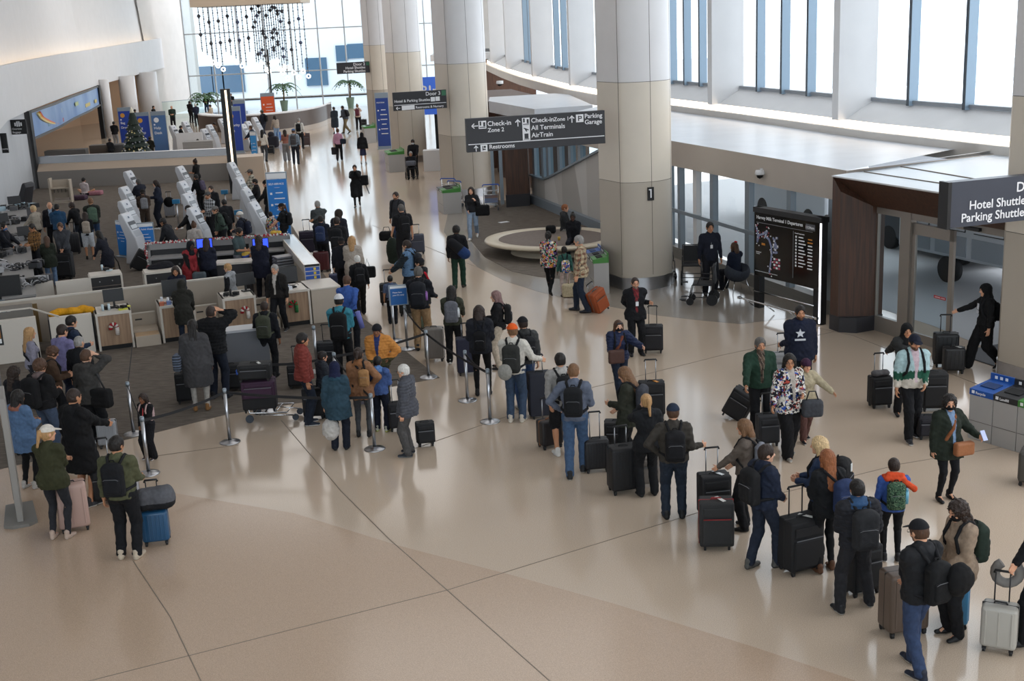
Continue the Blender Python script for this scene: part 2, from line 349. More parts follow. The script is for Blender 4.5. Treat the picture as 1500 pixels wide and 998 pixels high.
def person(px, py, face, label, h=1.70, f=None, zt=None, skin='light', hair='short', hc='dark', hat=None, hatc='1a1a1e', top='222226', bot='1b1c22', shoe='1c1c1e', sole=None,
           kind='shirt', hem=.90, sleeve='long', hood=None, fit=.0, quilt=False, inner=None, bottom='trousers', stance='stand', L='down', R='down', lean=0., yaw=0., pitch=6., bulk=1., fem=False,
           mask=None, glasses=False, beard=None, curl=.35, strapc=None, badge=None, pos=None, sleevec=None, dz=0., logo=None, vest=None, group=None, hairlen=.26, carry=None, twist=0.):
    kid = h < 1.45
    if pos is None:
        if f is not None:
            g = at(f[0], f[1], dz); pos = g[:2]
            if zt is None: h = min(max(hgt(g, py)-dz, h*.93), h*1.07)
        else: g = at(px, py, (zt or h)+dz); pos = g[:2]
    x0, y0 = float(pos[0]), float(pos[1]); REG.append((x0, y0)); s = h/1.75; seed = (px*7.13+py*3.7) % 50
    dist = hypot(y0, hypot(x0, CAMH-1)); pxl = dist/FOC
    vb = min(max(pxl*.85, .0095), .034); vh = min(max(pxl*.45, .005), .02); vhd = min(max(pxl*.5, .005), .010)
    if kid: vh *= .85; vhd *= .85
    rot = -radians(face); root_loc = (x0, y0, dz)
    W = .88 if fem else 1.; bw = bulk*1.02; hs = 1.15 if kid else 1.06
    # ---- skeleton (metres at s = 1), torso frame leans about the pelvis
    pz = {'sit': .52, 'floor': .13}.get(stance, .95 if stance == 'walk' else .965)
    if zt is not None and stance in ('sit',): pz = zt/s-.79
    pel = np.array([0, 0, pz]); Rl = rz3(-radians(twist))@rx3(-radians(lean))
    def T(x, y, z): return pel+Rl@np.array([x, y, z-.965])
    neck0 = T(0, -.012, 1.46); sh = {-1: T(-.190*W*(.85+.15*bw), -.01, 1.405), 1: T(.190*W*(.85+.15*bw), -.01, 1.405)}
    Rh = Rl@rz3(-radians(yaw))@rx3(-radians(pitch-lean*.6)); neck1 = T(0, .01, 1.53); HC = neck1+Rh@np.array([0, .012, .095*hs])
    hipw = .09*(1.04 if fem else 1.); J = {}
    for sd in (-1, 1):
        hip = pel+np.array([sd*hipw, 0, -.03]); a = .1
        if stance == 'stand': ank = np.array([sd*(.10+.02*((seed*(3+sd)) % 1)), (-.03+.07*((seed*(2+sd)*1.7) % 1)), .085]); fp = 0
        elif stance == 'wide': ank = np.array([sd*.22, sd*.05, .085]); fp = 0
        elif stance == 'walk': ank = np.array([sd*.07, .30*sd-.02, .085 if sd > 0 else .16]); fp = 0 if sd > 0 else -.55
        elif stance == 'walk2': ank = np.array([sd*.07, -.30*sd-.02, .085 if sd < 0 else .16]); fp = 0 if sd < 0 else -.55
        elif stance == 'step': ank = np.array([sd*.09, .16*sd, .085]); fp = 0
        elif stance == 'sit': ank = np.array([sd*.12, .46+.05*sd, .085]); fp = 0
        elif stance == 'floor': ank = np.array([sd*.22, .42, .06]); fp = 0
        pole = (sd*.1, 1, .2) if stance != 'floor' else (sd*1., .3, .6)
        knee, ank = ik(hip, ank, .44, .44, pole); J[sd] = (hip, knee, ank, fp)
    A = {}
    for sd, key in ((-1, L), (1, R)):
        if isinstance(key, str): t = np.array(ARM[key])*[sd, 1, 1]; wld = key not in ('lap',)
        elif key[0] == 'px': wp = at(key[1], key[2], key[3]); t = (rz3(-rot)@(wp-np.array([x0, y0, dz])))/s; sh_v = t-sh[sd]; t = t-nrm(sh_v)*.06; wld = False; key = 'px'
        else: t = np.array(key, float); wld = False
        if isinstance(key, str) and (lean or stance in ('sit', 'floor', 'walk') or twist) and key not in ('down',): t = T(*t)
        elif isinstance(key, str) and key == 'down' and stance in ('sit', 'floor'): t = T(sd*.22, .28, 1.02)
        pole = {'hip': (sd*1., -.5, .0), 'head': (sd*1., .1, -.6), 'face': (sd*.7, .1, -1), 'cross': (sd*.9, -.1, -.8), 'px': (sd*.15, -.25, -1)}.get(key if isinstance(key, str) else '', (sd*.45, -.8, -.5))
        el, wr = ik(sh[sd], t, .285, .255, pole); A[sd] = (sh[sd], el, wr)
    # --- colours
    sk = np.array(rgb(SKIN[skin])); hcol = np.array(rgb(HAIRC.get(hc, hc)))
    yax = Rl@np.array([0, 1, 0])
    def torso(F, t, hemz=None, k=.05):
        F.cone(T(0, .004, 1.0), T(0, .004, 1.27), (.148*W+.012*(bw-1)*8)*bw+t, .172*W*bw+t, k=.03, sq=(yax, 1.42/(bw**.6)))
        F.cone(T(0, 0, 1.27), T(0, -.012, 1.38), .168*W*bw+t, .125*W+t, k=k, sq=(yax, 1.38))
        F.cone(T(-.13*W, -.012, 1.415), T(.13*W, -.012, 1.415), .056+t, k=.05)
        F.cone(pel+[-.06, -.012, -.02], pel+[.06, -.012, -.02], .108*bw+t, k=.05)
        if fem: F.cone(T(-.065, .095, 1.27), T(.065, .095, 1.27), .05+t*.6, k=.05)
        if bw > 1.15: F.ell(T(0, .06, 1.08), (.15*bw, .11*bw, .15), k=.06)
    def arm(F, sd, t, upto=1., k=.03):
        S, E, Wr = A[sd]; F.cone(S, E, .058*bw**.5+t, .044+t, k=.05)
        if upto > 0: F.cone(E, E+(Wr-E)*upto, .042+t, .029+t*.9, k=.02)
    def legs(F, t, upto=1., wide=0., k=.03):
        for sd in (-1, 1):
            hp, kn, an, fp = J[sd]; F.cone(hp, kn, .088*bw+t, .055+t+wide*.5, k=.035)
            if upto > 0: F.cone(kn, kn+(an-kn)*upto, .055+t+wide*.5, (.036+t+wide) if upto > .9 else .05+t+wide, k=.02)
            F.ell(kn+(an-kn)*.3+[0, -.018, 0], (.048+t*.8, .05+t*.8, .12), k=.03)
    lo = np.array([9., 9, 9]); hi = -lo
    allp = [neck0, HC]+[p for sd in (-1, 1) for p in A[sd]]+[p for sd in (-1, 1) for p in J[sd][:3]]
    lo = np.min(allp, 0)-.30; hi = np.max(allp, 0)+.30; lo[2] = max(lo[2], -.02)
    # ---- body: torso + legs + arms coarse (mostly under clothes), head and hands fine
    def limb_field(v, lo, hi, t=0.):
        F = Field(lo, hi, v); torso(F, -.010); legs(F, -.012 if bottom not in ('shorts', 'skirt', 'dress') else -.002)
        for sd in (-1, 1):
            arm(F, sd, -.002); hp, kn, an, fp = J[sd]; F.cone(an, an+[0, .10, -.045], .030, .022, k=.03)
        F.cone(neck0, neck1, .062*(.9 if fem else 1), .055*(.9 if fem else 1), k=.03); return F
    def headf(F):
        q = lambda x, y, z: HC+Rh@(np.array([x, y, z])*hs)
        F.cone(neck0, neck1+Rh@np.array([0, -.01, .03]), .060*(.88 if fem else 1), .054*(.88 if fem else 1), k=.02)
        F.ell(q(0, -.008, .018), np.array([.0755, .095, .092])*hs, Rh, k=.01)
        F.ell(q(0, .022, -.045), np.array([.058, .068, .072])*hs*(1.06 if bw > 1.1 else 1), Rh, k=.03)
        F.ell(q(0, .070, -.094), np.array([.026, .022, .020])*hs, Rh, k=.03)
        F.cone(q(0, .088, .012), q(0, .106, -.022), .007*hs, .0125*hs, k=.012); F.ell(q(0, .100, -.027), np.array([.019, .013, .010])*hs, Rh, k=.01)
        for sd in (-1, 1):
            F.ell(q(sd*.033, .094, -.002), np.array([.019, .014, .013])*hs, Rh, k=.010, mode='-')
            F.ell(q(sd*.033, .077, -.004), np.array([.013, .013, .012])*hs, Rh, k=.003)
            F.cone(q(sd*.018, .088, .020), q(sd*.048, .078, .019), .008*hs, .006*hs, k=.012)
            F.ell(q(sd*.077, -.008, -.010), np.array([.009, .020, .031])*hs, Rh, k=.006)
            F.ell(q(sd*.040, .060, -.035), np.array([.020, .018, .022])*hs, Rh, k=.02)
        F.cone(q(-.018, .082, -.060), q(.018, .082, -.060), .0085*hs, k=.008)
    def handf(F, sd):
        S, E, Wr = A[sd]; d = nrm(Wr-E); inw = nrm(np.array([-sd, .15, 0.])-d*(np.array([-sd, .15, 0.])@d)); side = np.cross(d, inw)*sd
        if side[1] < 0 and abs(d[2]) > .5: side = -side
        m = .74 if kid else (.84 if fem else .92)
        F.cone(E+(Wr-E)*.75, Wr, .029, .026, k=.01); F.cone(Wr, Wr+d*.02*m, .024, .02, k=.012)
        Rm = np.array([side, d, inw]).T; pc = Wr+d*.058*m; F.ell(pc, np.array([.041, .048, .0155])*m, Rm, k=.010, box=True, rad=.012)
        for i, (o, ln) in enumerate(((.030, .068), (.010, .078), (-.011, .073), (-.031, .058))):
            b0 = pc+side*o*m+d*.040*m; c1 = curl*.9+.06*i; d1 = nrm(d*cos(c1)+inw*sin(c1)); c2 = c1+curl*1.5; d2 = nrm(d*cos(c2)+inw*sin(c2)); c3 = c2+curl*1.1; d3 = nrm(d*cos(c3)+inw*sin(c3))
            p1 = b0+d1*ln*.46*m; p2 = p1+d2*ln*.32*m; p3 = p2+d3*ln*.25*m
            F.cone(b0, p1, .0092*m, .0086*m, k=.002); F.cone(p1, p2, .0086*m, .008*m, k=.002); F.cone(p2, p3, .008*m, .007*m, k=.002)
        tb = Wr+d*.025*m+side*.030*m; t1 = tb+nrm(side*.8+d*.6+inw*.35)*.040*m; t2 = t1+nrm(side*.35+d*.9+inw*(.3+curl))*.032*m
        F.cone(tb, t1, .0135*m, .0105*m, k=.008); F.cone(t1, t2, .0102*m, .0085*m, k=.003)
        return pc, d
    parts = []
    bodylo, bodyhi = lo, hi
    Fb = limb_field(vb*1.35, lo, np.array([hi[0], hi[1], neck0[2]+.02])); parts.append(Fb.mesh())
    hl = HC-np.array([.15, .17, .18]); hh = HC+np.array([.15, .17, .17]); Fh = Field(hl, hh, vh); headf(Fh); parts.append(Fh.mesh()); nh = len(parts[-1][0])
    hands = {}
    for sd in (-1, 1):
        Wr = A[sd][2]; d = nrm(Wr-A[sd][1]); c = Wr+d*.07; Fa = Field(c-.13, c+.13, vhd); hands[sd] = handf(Fa, sd); parts.append(Fa.mesh())
    nb = len(parts[0][0]); V, Fc = joinVF(parts); col = np.tile(sk, (len(V), 1))
    hv = (V[nb:nb+nh]-HC)@Rh/hs; hcx = col[nb:nb+nh]
    def blend(mk, c): hcx[:] = hcx*(1-mk[:, None])+np.array(c)*mk[:, None]
    def sm(x, a, b): t = np.clip((x-a)/(b-a), 0, 1); return t*t*(3-2*t)
    X, Y, Z = np.abs(hv[:, 0]), hv[:, 1], hv[:, 2]; fr = sm(Y, .045, .065)
    blend(fr*sm(-np.hypot(X/.019, (Z+.060)/.009), -1.3, -.8)*.8, sk*[.75, .42, .42] if not fem else sk*[.8, .33, .35])
    blend(fr*sm(-np.hypot((X-.033)/.017, (Z-.024-.12*(X-.033))/.0055), -1.35, -.85)*.85, hcol if hc not in ('white', 'lblonde') else hcol*.7)
    blend(fr*sm(-np.hypot((X-.033)/.0125, (Z+.005)/.0045), -1.3, -.85)*.7, (.42, .38, .36)); blend(fr*sm(-np.hypot((X-.033)/.0065, (Z+.005)/.005), -1.25, -.8), (.02, .015, .012)); blend(fr*sm(-np.hypot((X-.033)/.015, (Z-.002)/.0022), -1.3, -.8)*.7, sk*.3)
    blend(sm(-np.hypot(X/.03, (Z+.02)/.03), -1.4, -.6)*fr*.15, sk*[1, .7, .6])
    if beard: blend(sm(Y, .012, .04)*sm(-Z-.25*np.maximum(.05-X, 0)*0, .040, .056)*(1-sm(-np.hypot(X/.016, (Z+.060)/.006), -1.2, -.8))*.85, rgb(HAIRC.get(beard, beard)))
    me = npmesh('person', V*s, Fc, col); body = link('person', me, None, skinM, root_loc, rot); tag(body, label, 'person', group)
    def part(name, F, m, colf, parent=body, fn=None):
        V, Fc = F.mesh()
        if len(V) == 0: return None
        c = colf(V) if callable(colf) else np.tile(np.array(rgb(colf)), (len(V), 1))
        if fn: c = fn(V, c)
        o = link(name, npmesh(name, V*s, Fc, c), parent, m); return o
    # ---- shoes
    for sd in (-1, 1):
        hp, kn, an, fp = J[sd]; Rf = rz3(-sd*.15)@rx3(fp); c = an+np.array([0, 0, -.085 if not fp else -.075])
        if stance == 'floor': Rf = rz3(-sd*.5)
        q = lambda x, y, z: c+Rf@np.array([x, y, z])
        m = .85 if fem else (.85 if kid else 1)
        F = Field(c-.26, c+.30, min(vb, .014)); yz = Rf@np.array([0, 0, 1])
        F.cone(q(0, -.045*m, .038), q(0, .05*m, .040), .038*m, .044*m, k=.02); F.cone(q(0, .05*m, .034), q(0, .165*m, .028), .044*m, .038*m, k=.03, sq=(yz, 1.25)); F.cone(q(0, .0, .055), q(0, .085*m, .042), .042*m, .036*m, k=.02); F.cone(q(0, -.03*m, .05), q(0, -.025, .115 if kind != 'boots' else .2), .043*m, .046*m, k=.02)
        def flat(g, P): return np.maximum(g, -((P-c)@Rf)[..., 2]+.002)
        F.each(flat); soc = rgb(sole) if sole else None
        def shc(V, sh_=shoe, c=c, Rf=Rf):
            z = ((V-c)@Rf)[:, 2:3]; a = np.array(rgb(sh_)); b = np.array(soc) if soc is not None else a*.6
            return np.where(z < .026, b, np.tile(a, (len(V), 1)))
        part('shoe', F, shoeM, shc)
    wr = lambda P: .005*noise3(P, seed, 2.2)+.0035*noise3(P, seed+9, 4.6)
    # ---- trousers / skirt
    if bottom:
        t0 = {'trousers': .014, 'jeans': .012, 'leggings': .003, 'shorts': .03, 'wide': .03, 'skirt': .02, 'joggers': .02, 'dress': .02}[bottom]+fit*.3
        F = Field([lo[0], lo[1], 0], [hi[0], hi[1], pel[2]+.10], vb)
        up = {'shorts': -.02, 'skirt': -1, 'dress': -1}.get(bottom, 1.0); wd = {'wide': .030, 'trousers': .018, 'joggers': .008, 'jeans': .014, 'shorts': .02}.get(bottom, 0.)
        if bottom in ('skirt', 'dress'):
            zz = .50; F.cone(pel, (0, .0, zz*1.), .14*bw, .19, k=.02, sq=((0, 1, 0), 1.2)); F.each(lambda g, P: np.maximum(g, zz-P[..., 2]))
        else:
            for sd in (-1, 1):
                hp, kn, an, fp = J[sd]; kk = kn; F.cone(hp, kk, .090*bw+t0, .055+t0+wd*.6, k=.03)
                if up > 0: F.cone(kn, kn+(an-kn)*up, .055+t0+wd*.6, .038+t0+wd, k=.02); F.ell(kn+(an-kn)*.28+[0, -.016, 0], (.046+t0, .05+t0, .11), k=.03)
            F.cone(pel+[-.06, -.012, 0], pel+[.06, -.012, 0], .112*bw+t0, k=.04)
            if up < 0: pass
        F.each(lambda g, P: np.maximum(g, P[..., 2]-(pel[2]+.035))+wr(P)+(.0022*np.sin(P[..., 2]*41+6*np.sin(P[..., 0]*21+seed)+5*np.sin(P[..., 1]*17+seed*2)+2*np.sin(P[..., 2]*11)) if bottom != 'leggings' else 0))
        nm = {'jeans': 'jeans', 'leggings': 'leggings', 'shorts': 'shorts', 'skirt': 'skirt', 'dress': 'skirt'}.get(bottom, 'trousers')
        part(nm, F, clothM, lambda V: paint(V, bot, seed))
    # ---- top
    t1 = {'shirt': .012, 'tee': .010, 'sweater': .018, 'hoodie': .024, 'jacket': .028, 'puffer': .040, 'coat': .032, 'boots': .02}[kind]+fit*.5
    F = Field([lo[0], lo[1], min(hem*1., pel[2])-.08 if stance not in ('sit', 'floor') else 0], [hi[0], hi[1], HC[2]+.0], vb)
    torso(F, t1); sv = {'long': .90, 'short': 0., 'none': -1}[sleeve]
    for sd in (-1, 1):
        if sv >= 0: 
            if sv == 0: S, E, Wr = A[sd]; F.cone(S, S+(E-S)*.75, .058*bw**.5+t1, .052+t1, k=.05)
            else: arm(F, sd, t1*.85, sv)
    if stance in ('stand', 'walk', 'walk2', 'step', 'wide'):
        fl = .0 if hem > .8 else .03
        F.cone(pel+[0, 0, .02], (pel[0], pel[1]+.0, hem-.10), .156*bw+t1, .165*bw+t1+fl, k=.05, sq=((0, 1, 0), 1.18))
        if hem < .84:
            for sd in (-1, 1): hp, kn, an, fp = J[sd]; F.cone(hp, hp+(kn-hp)*min((.965-hem)/.44+.1, 1), .10*bw+t1+.02, .085+t1+.03, k=.06)
        F.each(lambda g, P: np.maximum(g, hem-P[..., 2]))
    F.cone(neck0+[0, 0, -.02], T(0, 0, 1.495), .072+t1*.4, .064+t1*.4, k=.03)
    if hood is not None:
        F.ell(T(0, -.085, 1.455), (.105, .055, .065), k=.03); F.cone(T(-.06, .045, 1.455), T(-.08, -.05, 1.485), .03, k=.02); F.cone(T(.06, .045, 1.455), T(.08, -.05, 1.485), .03, k=.02)
    if kind in ('jacket', 'coat', 'puffer') and hood is None:
        for sd in (-1, 1): F.cone(T(sd*.045, .05, 1.46), T(sd*.065, -.05, 1.505), .022, k=.015)
    qa = .015 if quilt else 0.
    def fin(g, P):
        g = g+wr(P)*(1.4 if kind != 'tee' else .8)+.0025*np.sin(P[..., 2]*48+5*np.sin(P[..., 0]*18+seed)+3*np.sin(P[..., 1]*22))
        if qa: g = g-qa*np.sqrt(np.abs(np.sin(P[..., 2]*pi/.058)))+qa*.5
        return g
    F.each(fin)
    def topcol(V):
        c = paint(V, top, seed); q = (V-pel)@Rl+np.array([0, 0, .965]); tx, ty, tz = np.abs(q[:, 0]), q[:, 1], q[:, 2]
        if sleevec or vest:
            arm_m = np.zeros(len(V), bool)
            for sd in (-1, 1):
                S, E, Wr = A[sd]
                for a, b in ((S, E), (E, Wr)):
                    ba = b-a; h_ = np.clip(((V-a)@ba)/(ba@ba), .1 if a is S else 0, 1); arm_m |= np.linalg.norm(V-a-h_[:, None]*ba, axis=1) < .05+t1*1.35
            arm_m &= tx > .135*W*bw
            if sleevec: c = np.where(arm_m[:, None], paint(V, sleevec, seed), c)
        if inner:
            wdt = .022+np.clip((tz-1.15), 0, .4)*.12; mk = (ty > .04) & (tx < wdt) & (tz > 1.0) if kind != 'shirt' else (ty > .04) & (tx < .04) & (tz > 1.36)
            c = np.where(mk[:, None], paint(V, inner, seed), c)
        if hood: c = np.where(((tz > 1.43) & (tx < .13*W))[:, None], np.array(rgb(hood)), c)
        return c
    nmt = {'shirt': 'shirt', 'tee': 't_shirt', 'sweater': 'sweater', 'hoodie': 'hoodie', 'jacket': 'jacket', 'puffer': 'puffer_jacket', 'coat': 'coat', 'boots': 'jacket'}[kind]
    topo = part(nmt, F, clothM, topcol)
    # ---- hair / head cover
    q = lambda x, y, z: HC+Rh@(np.array([x, y, z])*hs)
    def cap_shape(F, t, k=.01):
        F.ell(q(0, -.008, .018), (np.array([.0755, .095, .092])+t)*hs, Rh, k=k); F.ell(q(0, -.03, -.03), np.array([.068+t*.8, .065+t*.8, .07])*hs, Rh, k=.02)
    def facecut(F, top_=.055, k=.01): F.ell(q(0, .135, top_-.098), np.array([.073, .105, .118])*hs, Rh, k=k, mode='-')
    if hair not in (None, 'bald'):
        hlo = HC-np.array([.24, .26, .16+hairlen if hair in ('long', 'curly', 'pony', 'braids') else .17]); hhi = HC+np.array([.24, .24, .22])
        F = Field(hlo, hhi, vh*1.1); t = {'short': .012, 'buzz': .005, 'long': .014, 'curly': .024, 'pony': .009, 'bun': .009, 'afro': .05, 'braids': .012, 'bob': .018, 'fluffy': .026, 'none': .01}[hair]
        if hat: t = min(t, .010)
        cap_shape(F, t)
        if hair in ('long', 'curly', 'bob'):
            ln = hairlen if hair != 'bob' else .12
            F.cone(q(0, -.055, .0), q(0, -.095, -ln), .090, .075, k=.03, sq=(Rh@np.array([0, 1, 0]), 1.5))
            for sd in (-1, 1): F.cone(q(sd*.066, .000, .03), q(sd*.085, -.01, -ln*.8), .030, .030, k=.04)
        facecut(F, .060 if hair not in ('buzz',) else .066)
        if hair in ('short', 'buzz', 'afro', 'fluffy'):
            F.each(lambda g, P: np.maximum(g, -((P-HC)@Rh)[..., 2]-.068*hs)); 
            for sd in (-1, 1): F.ell(q(sd*.082, .012, -.035), (.02, .04, .04), Rh, k=.01, mode='-')
        if hair == 'pony': F.ell(q(0, -.115, .03), (.03, .03, .03), k=.02); F.cone(q(0, -.12, .03), q(0, -.155, -hairlen*.7), .034, .018, k=.02)
        if hair == 'bun': F.ell(q(0, -.06, .115), (.045, .045, .042), k=.015)
        if hair == 'braids':
            for i in range(5): F.cone(q(-.05+.025*i, -.09, .03), q(-.06+.03*i, -.125-.008*(i % 2), -hairlen), .018, .012, k=.01)
        amp = {'curly': .009, 'afro': .006, 'long': .004, 'fluffy': .007}.get(hair, .002)
        F.each(lambda g, P: g+amp*noise3(P, seed, 5.5)+amp*.6*noise3(P, seed+5, 11.)); part('hair', F, hairM, lambda V: np.tile(hcol, (len(V), 1)))
    hb = HC
    if hat in ('cap', 'capback', 'visor'):
        F = Field(HC-np.array([.2, .24, .1]), HC+np.array([.2, .24, .18]), vh); fw = -1 if hat == 'capback' else 1
        cap_shape(F, .017); F.each(lambda g, P: np.maximum(g, .032*hs-((P-HC)@Rh)[..., 2])); F.ell(q(0, fw*.125, .040), np.array([.068, .075, .009])*hs, Rh@rx3(-fw*.18), k=.006)
        part('cap', F, clothM, hatc)
    elif hat == 'beanie':
        F = Field(HC-np.array([.2, .2, .1]), HC+np.array([.2, .2, .2]), vh); cap_shape(F, .02); F.each(lambda g, P: np.maximum(g, .018*hs-((P-HC)@Rh)[..., 2])+.002*np.sin(P[..., 0]*260)); part('beanie', F, clothM, hatc)
    elif hat in ('hijab', 'hood'):
        F = Field(HC-np.array([.26, .26, .36]), HC+np.array([.26, .26, .2]), vh*1.3); tt = .022 if hat == 'hijab' else .040
        cap_shape(F, tt); F.cone(q(0, -.03, -.05), neck0+np.array([0, -.01, .02]), .085+tt*.3, .10+tt, k=.04, sq=(yax, 1.15)); F.cone(q(0, .0, -.11), neck0+np.array([0, .03, -.06]), .07, .125, k=.04, sq=(yax, 1.2))
        F.ell(q(0, .12, -.02), np.array([.058, .09, .078])*hs, Rh, k=.012, mode='-'); F.each(lambda g, P: g+.003*noise3(P, seed, 6)); part('headscarf' if hat == 'hijab' else 'raised_hood', F, clothM, hatc)
    elif hat == 'headband': 
        F = Field(HC-.2, HC+.2, vh); F.ell(q(0, .09, .075), (.07, .02, .022), Rh, k=.01); part('sunglasses', F, shoeM, '1b1b1f')
    elif hat == 'bow':
        F = Field(HC-.2, HC+.2, vh); F.ell(q(.05, -.03, .11), (.035, .03, .028), k=.01); F.ell(q(.01, -.04, .125), (.03, .025, .025), k=.01); part('hair_bow', F, clothM, 'c01522')
    if mask:
        F = Field(HC-np.array([.12, .05, .14]), HC+np.array([.12, .16, .06]), vh); F.ell(q(0, .030, -.048), np.array([.064, .079, .070])*hs, Rh, k=.02); F.ell(q(0, .088, -.04), np.array([.025, .026, .03])*hs, Rh, k=.02)
        F.each(lambda g, P: np.maximum(np.maximum(g, .018-((P-HC)@Rh)[..., 1]), np.maximum(((P-HC)@Rh)[..., 2]+.012, -((P-HC)@Rh)[..., 2]-.112))); part('face_mask', F, clothM, mask)
    if glasses and dist < 45:
        m = MB(); R3 = Rh*1.
        for sd in (-1, 1):
            pts = [q(sd*.033+.021*cos(a), .108, -.003+.016*sin(a))*s for a in np.linspace(0, 2*pi, 10, endpoint=False)]; m.tube(pts, .0022, 5, closed=True)
            m.tube([q(sd*.056, .106, 0)*s, q(sd*.080, .07, .002)*s, q(sd*.082, -.01, -.002)*s], .002, 5)
        m.tube([q(-.012, .110, 0)*s, q(.012, .110, 0)*s], .002, 5); m.build('glasses', mat('black_plastic', '111114', .3), body)
    if badge:
        bx = T(.0, .14*bw+.03, 1.19)*s; m = MB(); m.box(bx, (.06, .008, .09)); m.tube([T(-.05, .02, 1.47)*s, bx+[0, 0, .045], T(.05, .02, 1.47)*s], .003, 5); m.build('badge', mat('badge', 'd8dadc', .5), body)
    if strapc:   # crossbody strap hugging the torso
        F = Field([-.3, -.3, pel[2]-.1], [.3, .3, neck0[2]+.1], min(vb, .012)); a = [T(-.10*W, .0, 1.475), T(-.06*W, .10, 1.40), T(.02, .15*bw, 1.25), T(.12, .13*bw, 1.08), T(.17*W*bw, .03, .98)]; b_ = [T(-.10*W, .0, 1.475), T(-.05, -.12, 1.38), T(.05, -.15*bw, 1.2), T(.17*W*bw, -.03, .98)]
        for ch in (a, b_):
            for i in range(len(ch)-1): F.cone(ch[i], ch[i+1], .014+t1*.5, k=.005)
        part('shoulder_strap', F, clothM, strapc)
    info = dict(pos=np.array([x0, y0, dz]), rot=rot, s=s, T=T, Rl=Rl, hands={k: v[0]*s for k, v in hands.items()}, hdir={k: v[1] for k, v in hands.items()}, HC=HC, Rh=Rh, body=body, W=W, bw=bw, t=t1, v=vb, seed=seed, q=q, pel=pel)
    info['hw'] = {k: root_w(info, v) for k, v in info['hands'].items()}
    return info
def root_w(P, p):
    """person-local metres -> world"""
    return rz3(P['rot'])@np.array(p)+P['pos']
# ------------------------------------------------------------------ bags worn or held
def sdfobj(name, F, col, P, m=None, origin=None, parent=None, label=None, cat=None, group=None, inv=None):
    V, Fc = F.mesh()
    c = paint(V, col, P['seed']) if isinstance(col, str) else col(V)
    return V, Fc, c
def backpack(P, col, label, size=1., pocket=None, side=0., low=0., straps=True, deep=1., bottle=None, tagc=None, lift=0., trim=None, front=False, bodycol=None):
    """a backpack on P's back (front=True: on the chest); body + pocket + two shoulder straps"""
    s = P['s']; T = P['T']; t = P['t']; v = max(P['v']*.9, .010); sg = 1 if front else -1
    size = size*.93; W, H, D = .155*size, .235*size, .085*size*deep; back = sg*(.125*P['bw']+t+D*.92)
    c = T(side, back, 1.23-low); Rl = P['Rl']; yax = Rl@np.array([0, 1, 0]); root = c*s
    wpos = root_w(P, root); e = empty('backpack', wpos, P['rot'], label, 'backpack')
    def put(name, F, colr, m=clothM, par=e):
        V, Fc = F.mesh()
        if len(V) == 0: return
        cc = paint(V-c+[0, 0, 1.2], colr, P['seed']); return link(name, npmesh(name, V*s-root, Fc, cc), par, m)
    F = Field(c-.42*size, c+.42*size, v); F.ell(c+Rl@[0, 0, -.02], (W, D, H), Rl, box=True, rad=.06*size, k=.02); F.ell(c+Rl@[0, 0, H*.75], (W*.82, D*.85, H*.35), Rl, k=.05)
    F.each(lambda g, Q: g+.003*noise3(Q, P['seed'], 4)); put('pack_body', F, col)
    F = Field(c-.42*size, c+.42*size, v); pz = -.075*size; F.ell(c+Rl@[0, sg*D*.9, pz], (W*.8, D*.42, H*.52), Rl, box=True, rad=.035*size, k=.02); F.each(lambda g, Q: g+.003*noise3(Q, P['seed']+3, 5)); put('front_pocket', F, pocket or col)
    F = Field(c-.42*size, c+.42*size, v); hc_ = c+Rl@[0, -sg*D*.4, H*1.04]; F.cone(hc_+Rl@[-.035, 0, 0], hc_+Rl@[-.025, 0, .03], .009, k=0); F.cone(hc_+Rl@[-.025, 0, .03], hc_+Rl@[.025, 0, .03], .009, k=0); F.cone(hc_+Rl@[.035, 0, 0], hc_+Rl@[.025, 0, .03], .009, k=0); put('grab_handle', F, '141416')
    if P['v'] < .020:
        mb = MB(); yb = sg*(D*1.34+.003); zz = pz+H*.47; mb.tube([((c+Rl@[x_, yb-sg*.012*(abs(x_) > W*.5), zz-.02*(abs(x_) > W*.5)])*s-root) for x_ in (-W*.72, -W*.5, 0, W*.5, W*.72)], .0035, 5); mb.build('zip', mat('zip_grey', '6a6b70', .4), e)
    if straps:
        for sd in (-1, 1):
            F = Field(T(sd*.12, 0, 1.25)-.34, T(sd*.12, 0, 1.25)+.34, max(v*.8, .009)); w_ = P['W']
            pts = [T(side*.6+sd*.07*w_, back*.75, 1.40-low*.4), T(sd*.105*w_, sg*.07, 1.47+t*.7), T(sd*.11*w_, 0, 1.485+t*.7), T(sd*.115*w_, -sg*.075, 1.44+t*.5), T(sd*.125*w_, -sg*(.115*P['bw']+t), 1.33), T(sd*.15*w_, -sg*(.09*P['bw']+t), 1.16), T(sd*.185*w_*P['bw'], 0, 1.06-low*.5), T(sd*.13*w_, back*.7, 1.05-low*.8)]
            for i in range(len(pts)-1): F.cone(pts[i], pts[i+1], .021, k=.008)
            put('shoulder_strap', F, trim or '17171a')
    if bottle: m = MB(); b = (c+Rl@[W*1.05, sg*D*.2, -.12])*s-root; m.cyl(b, .032, .17, 12); m.cyl(b+np.array([0, 0, .17]), .024, .03, 12); m.build('water_bottle', mat('bottle_'+bottle, bottle, .3), e)
    if tagc: m = MB(); b = (c+Rl@[W*.3, sg*(D*1.1), H*.5])*s-root; m.box(b, (.05, .012, .10)); m.build('luggage_tag', mat('tag_white', 'd9d9d6', .6), e)
    return e
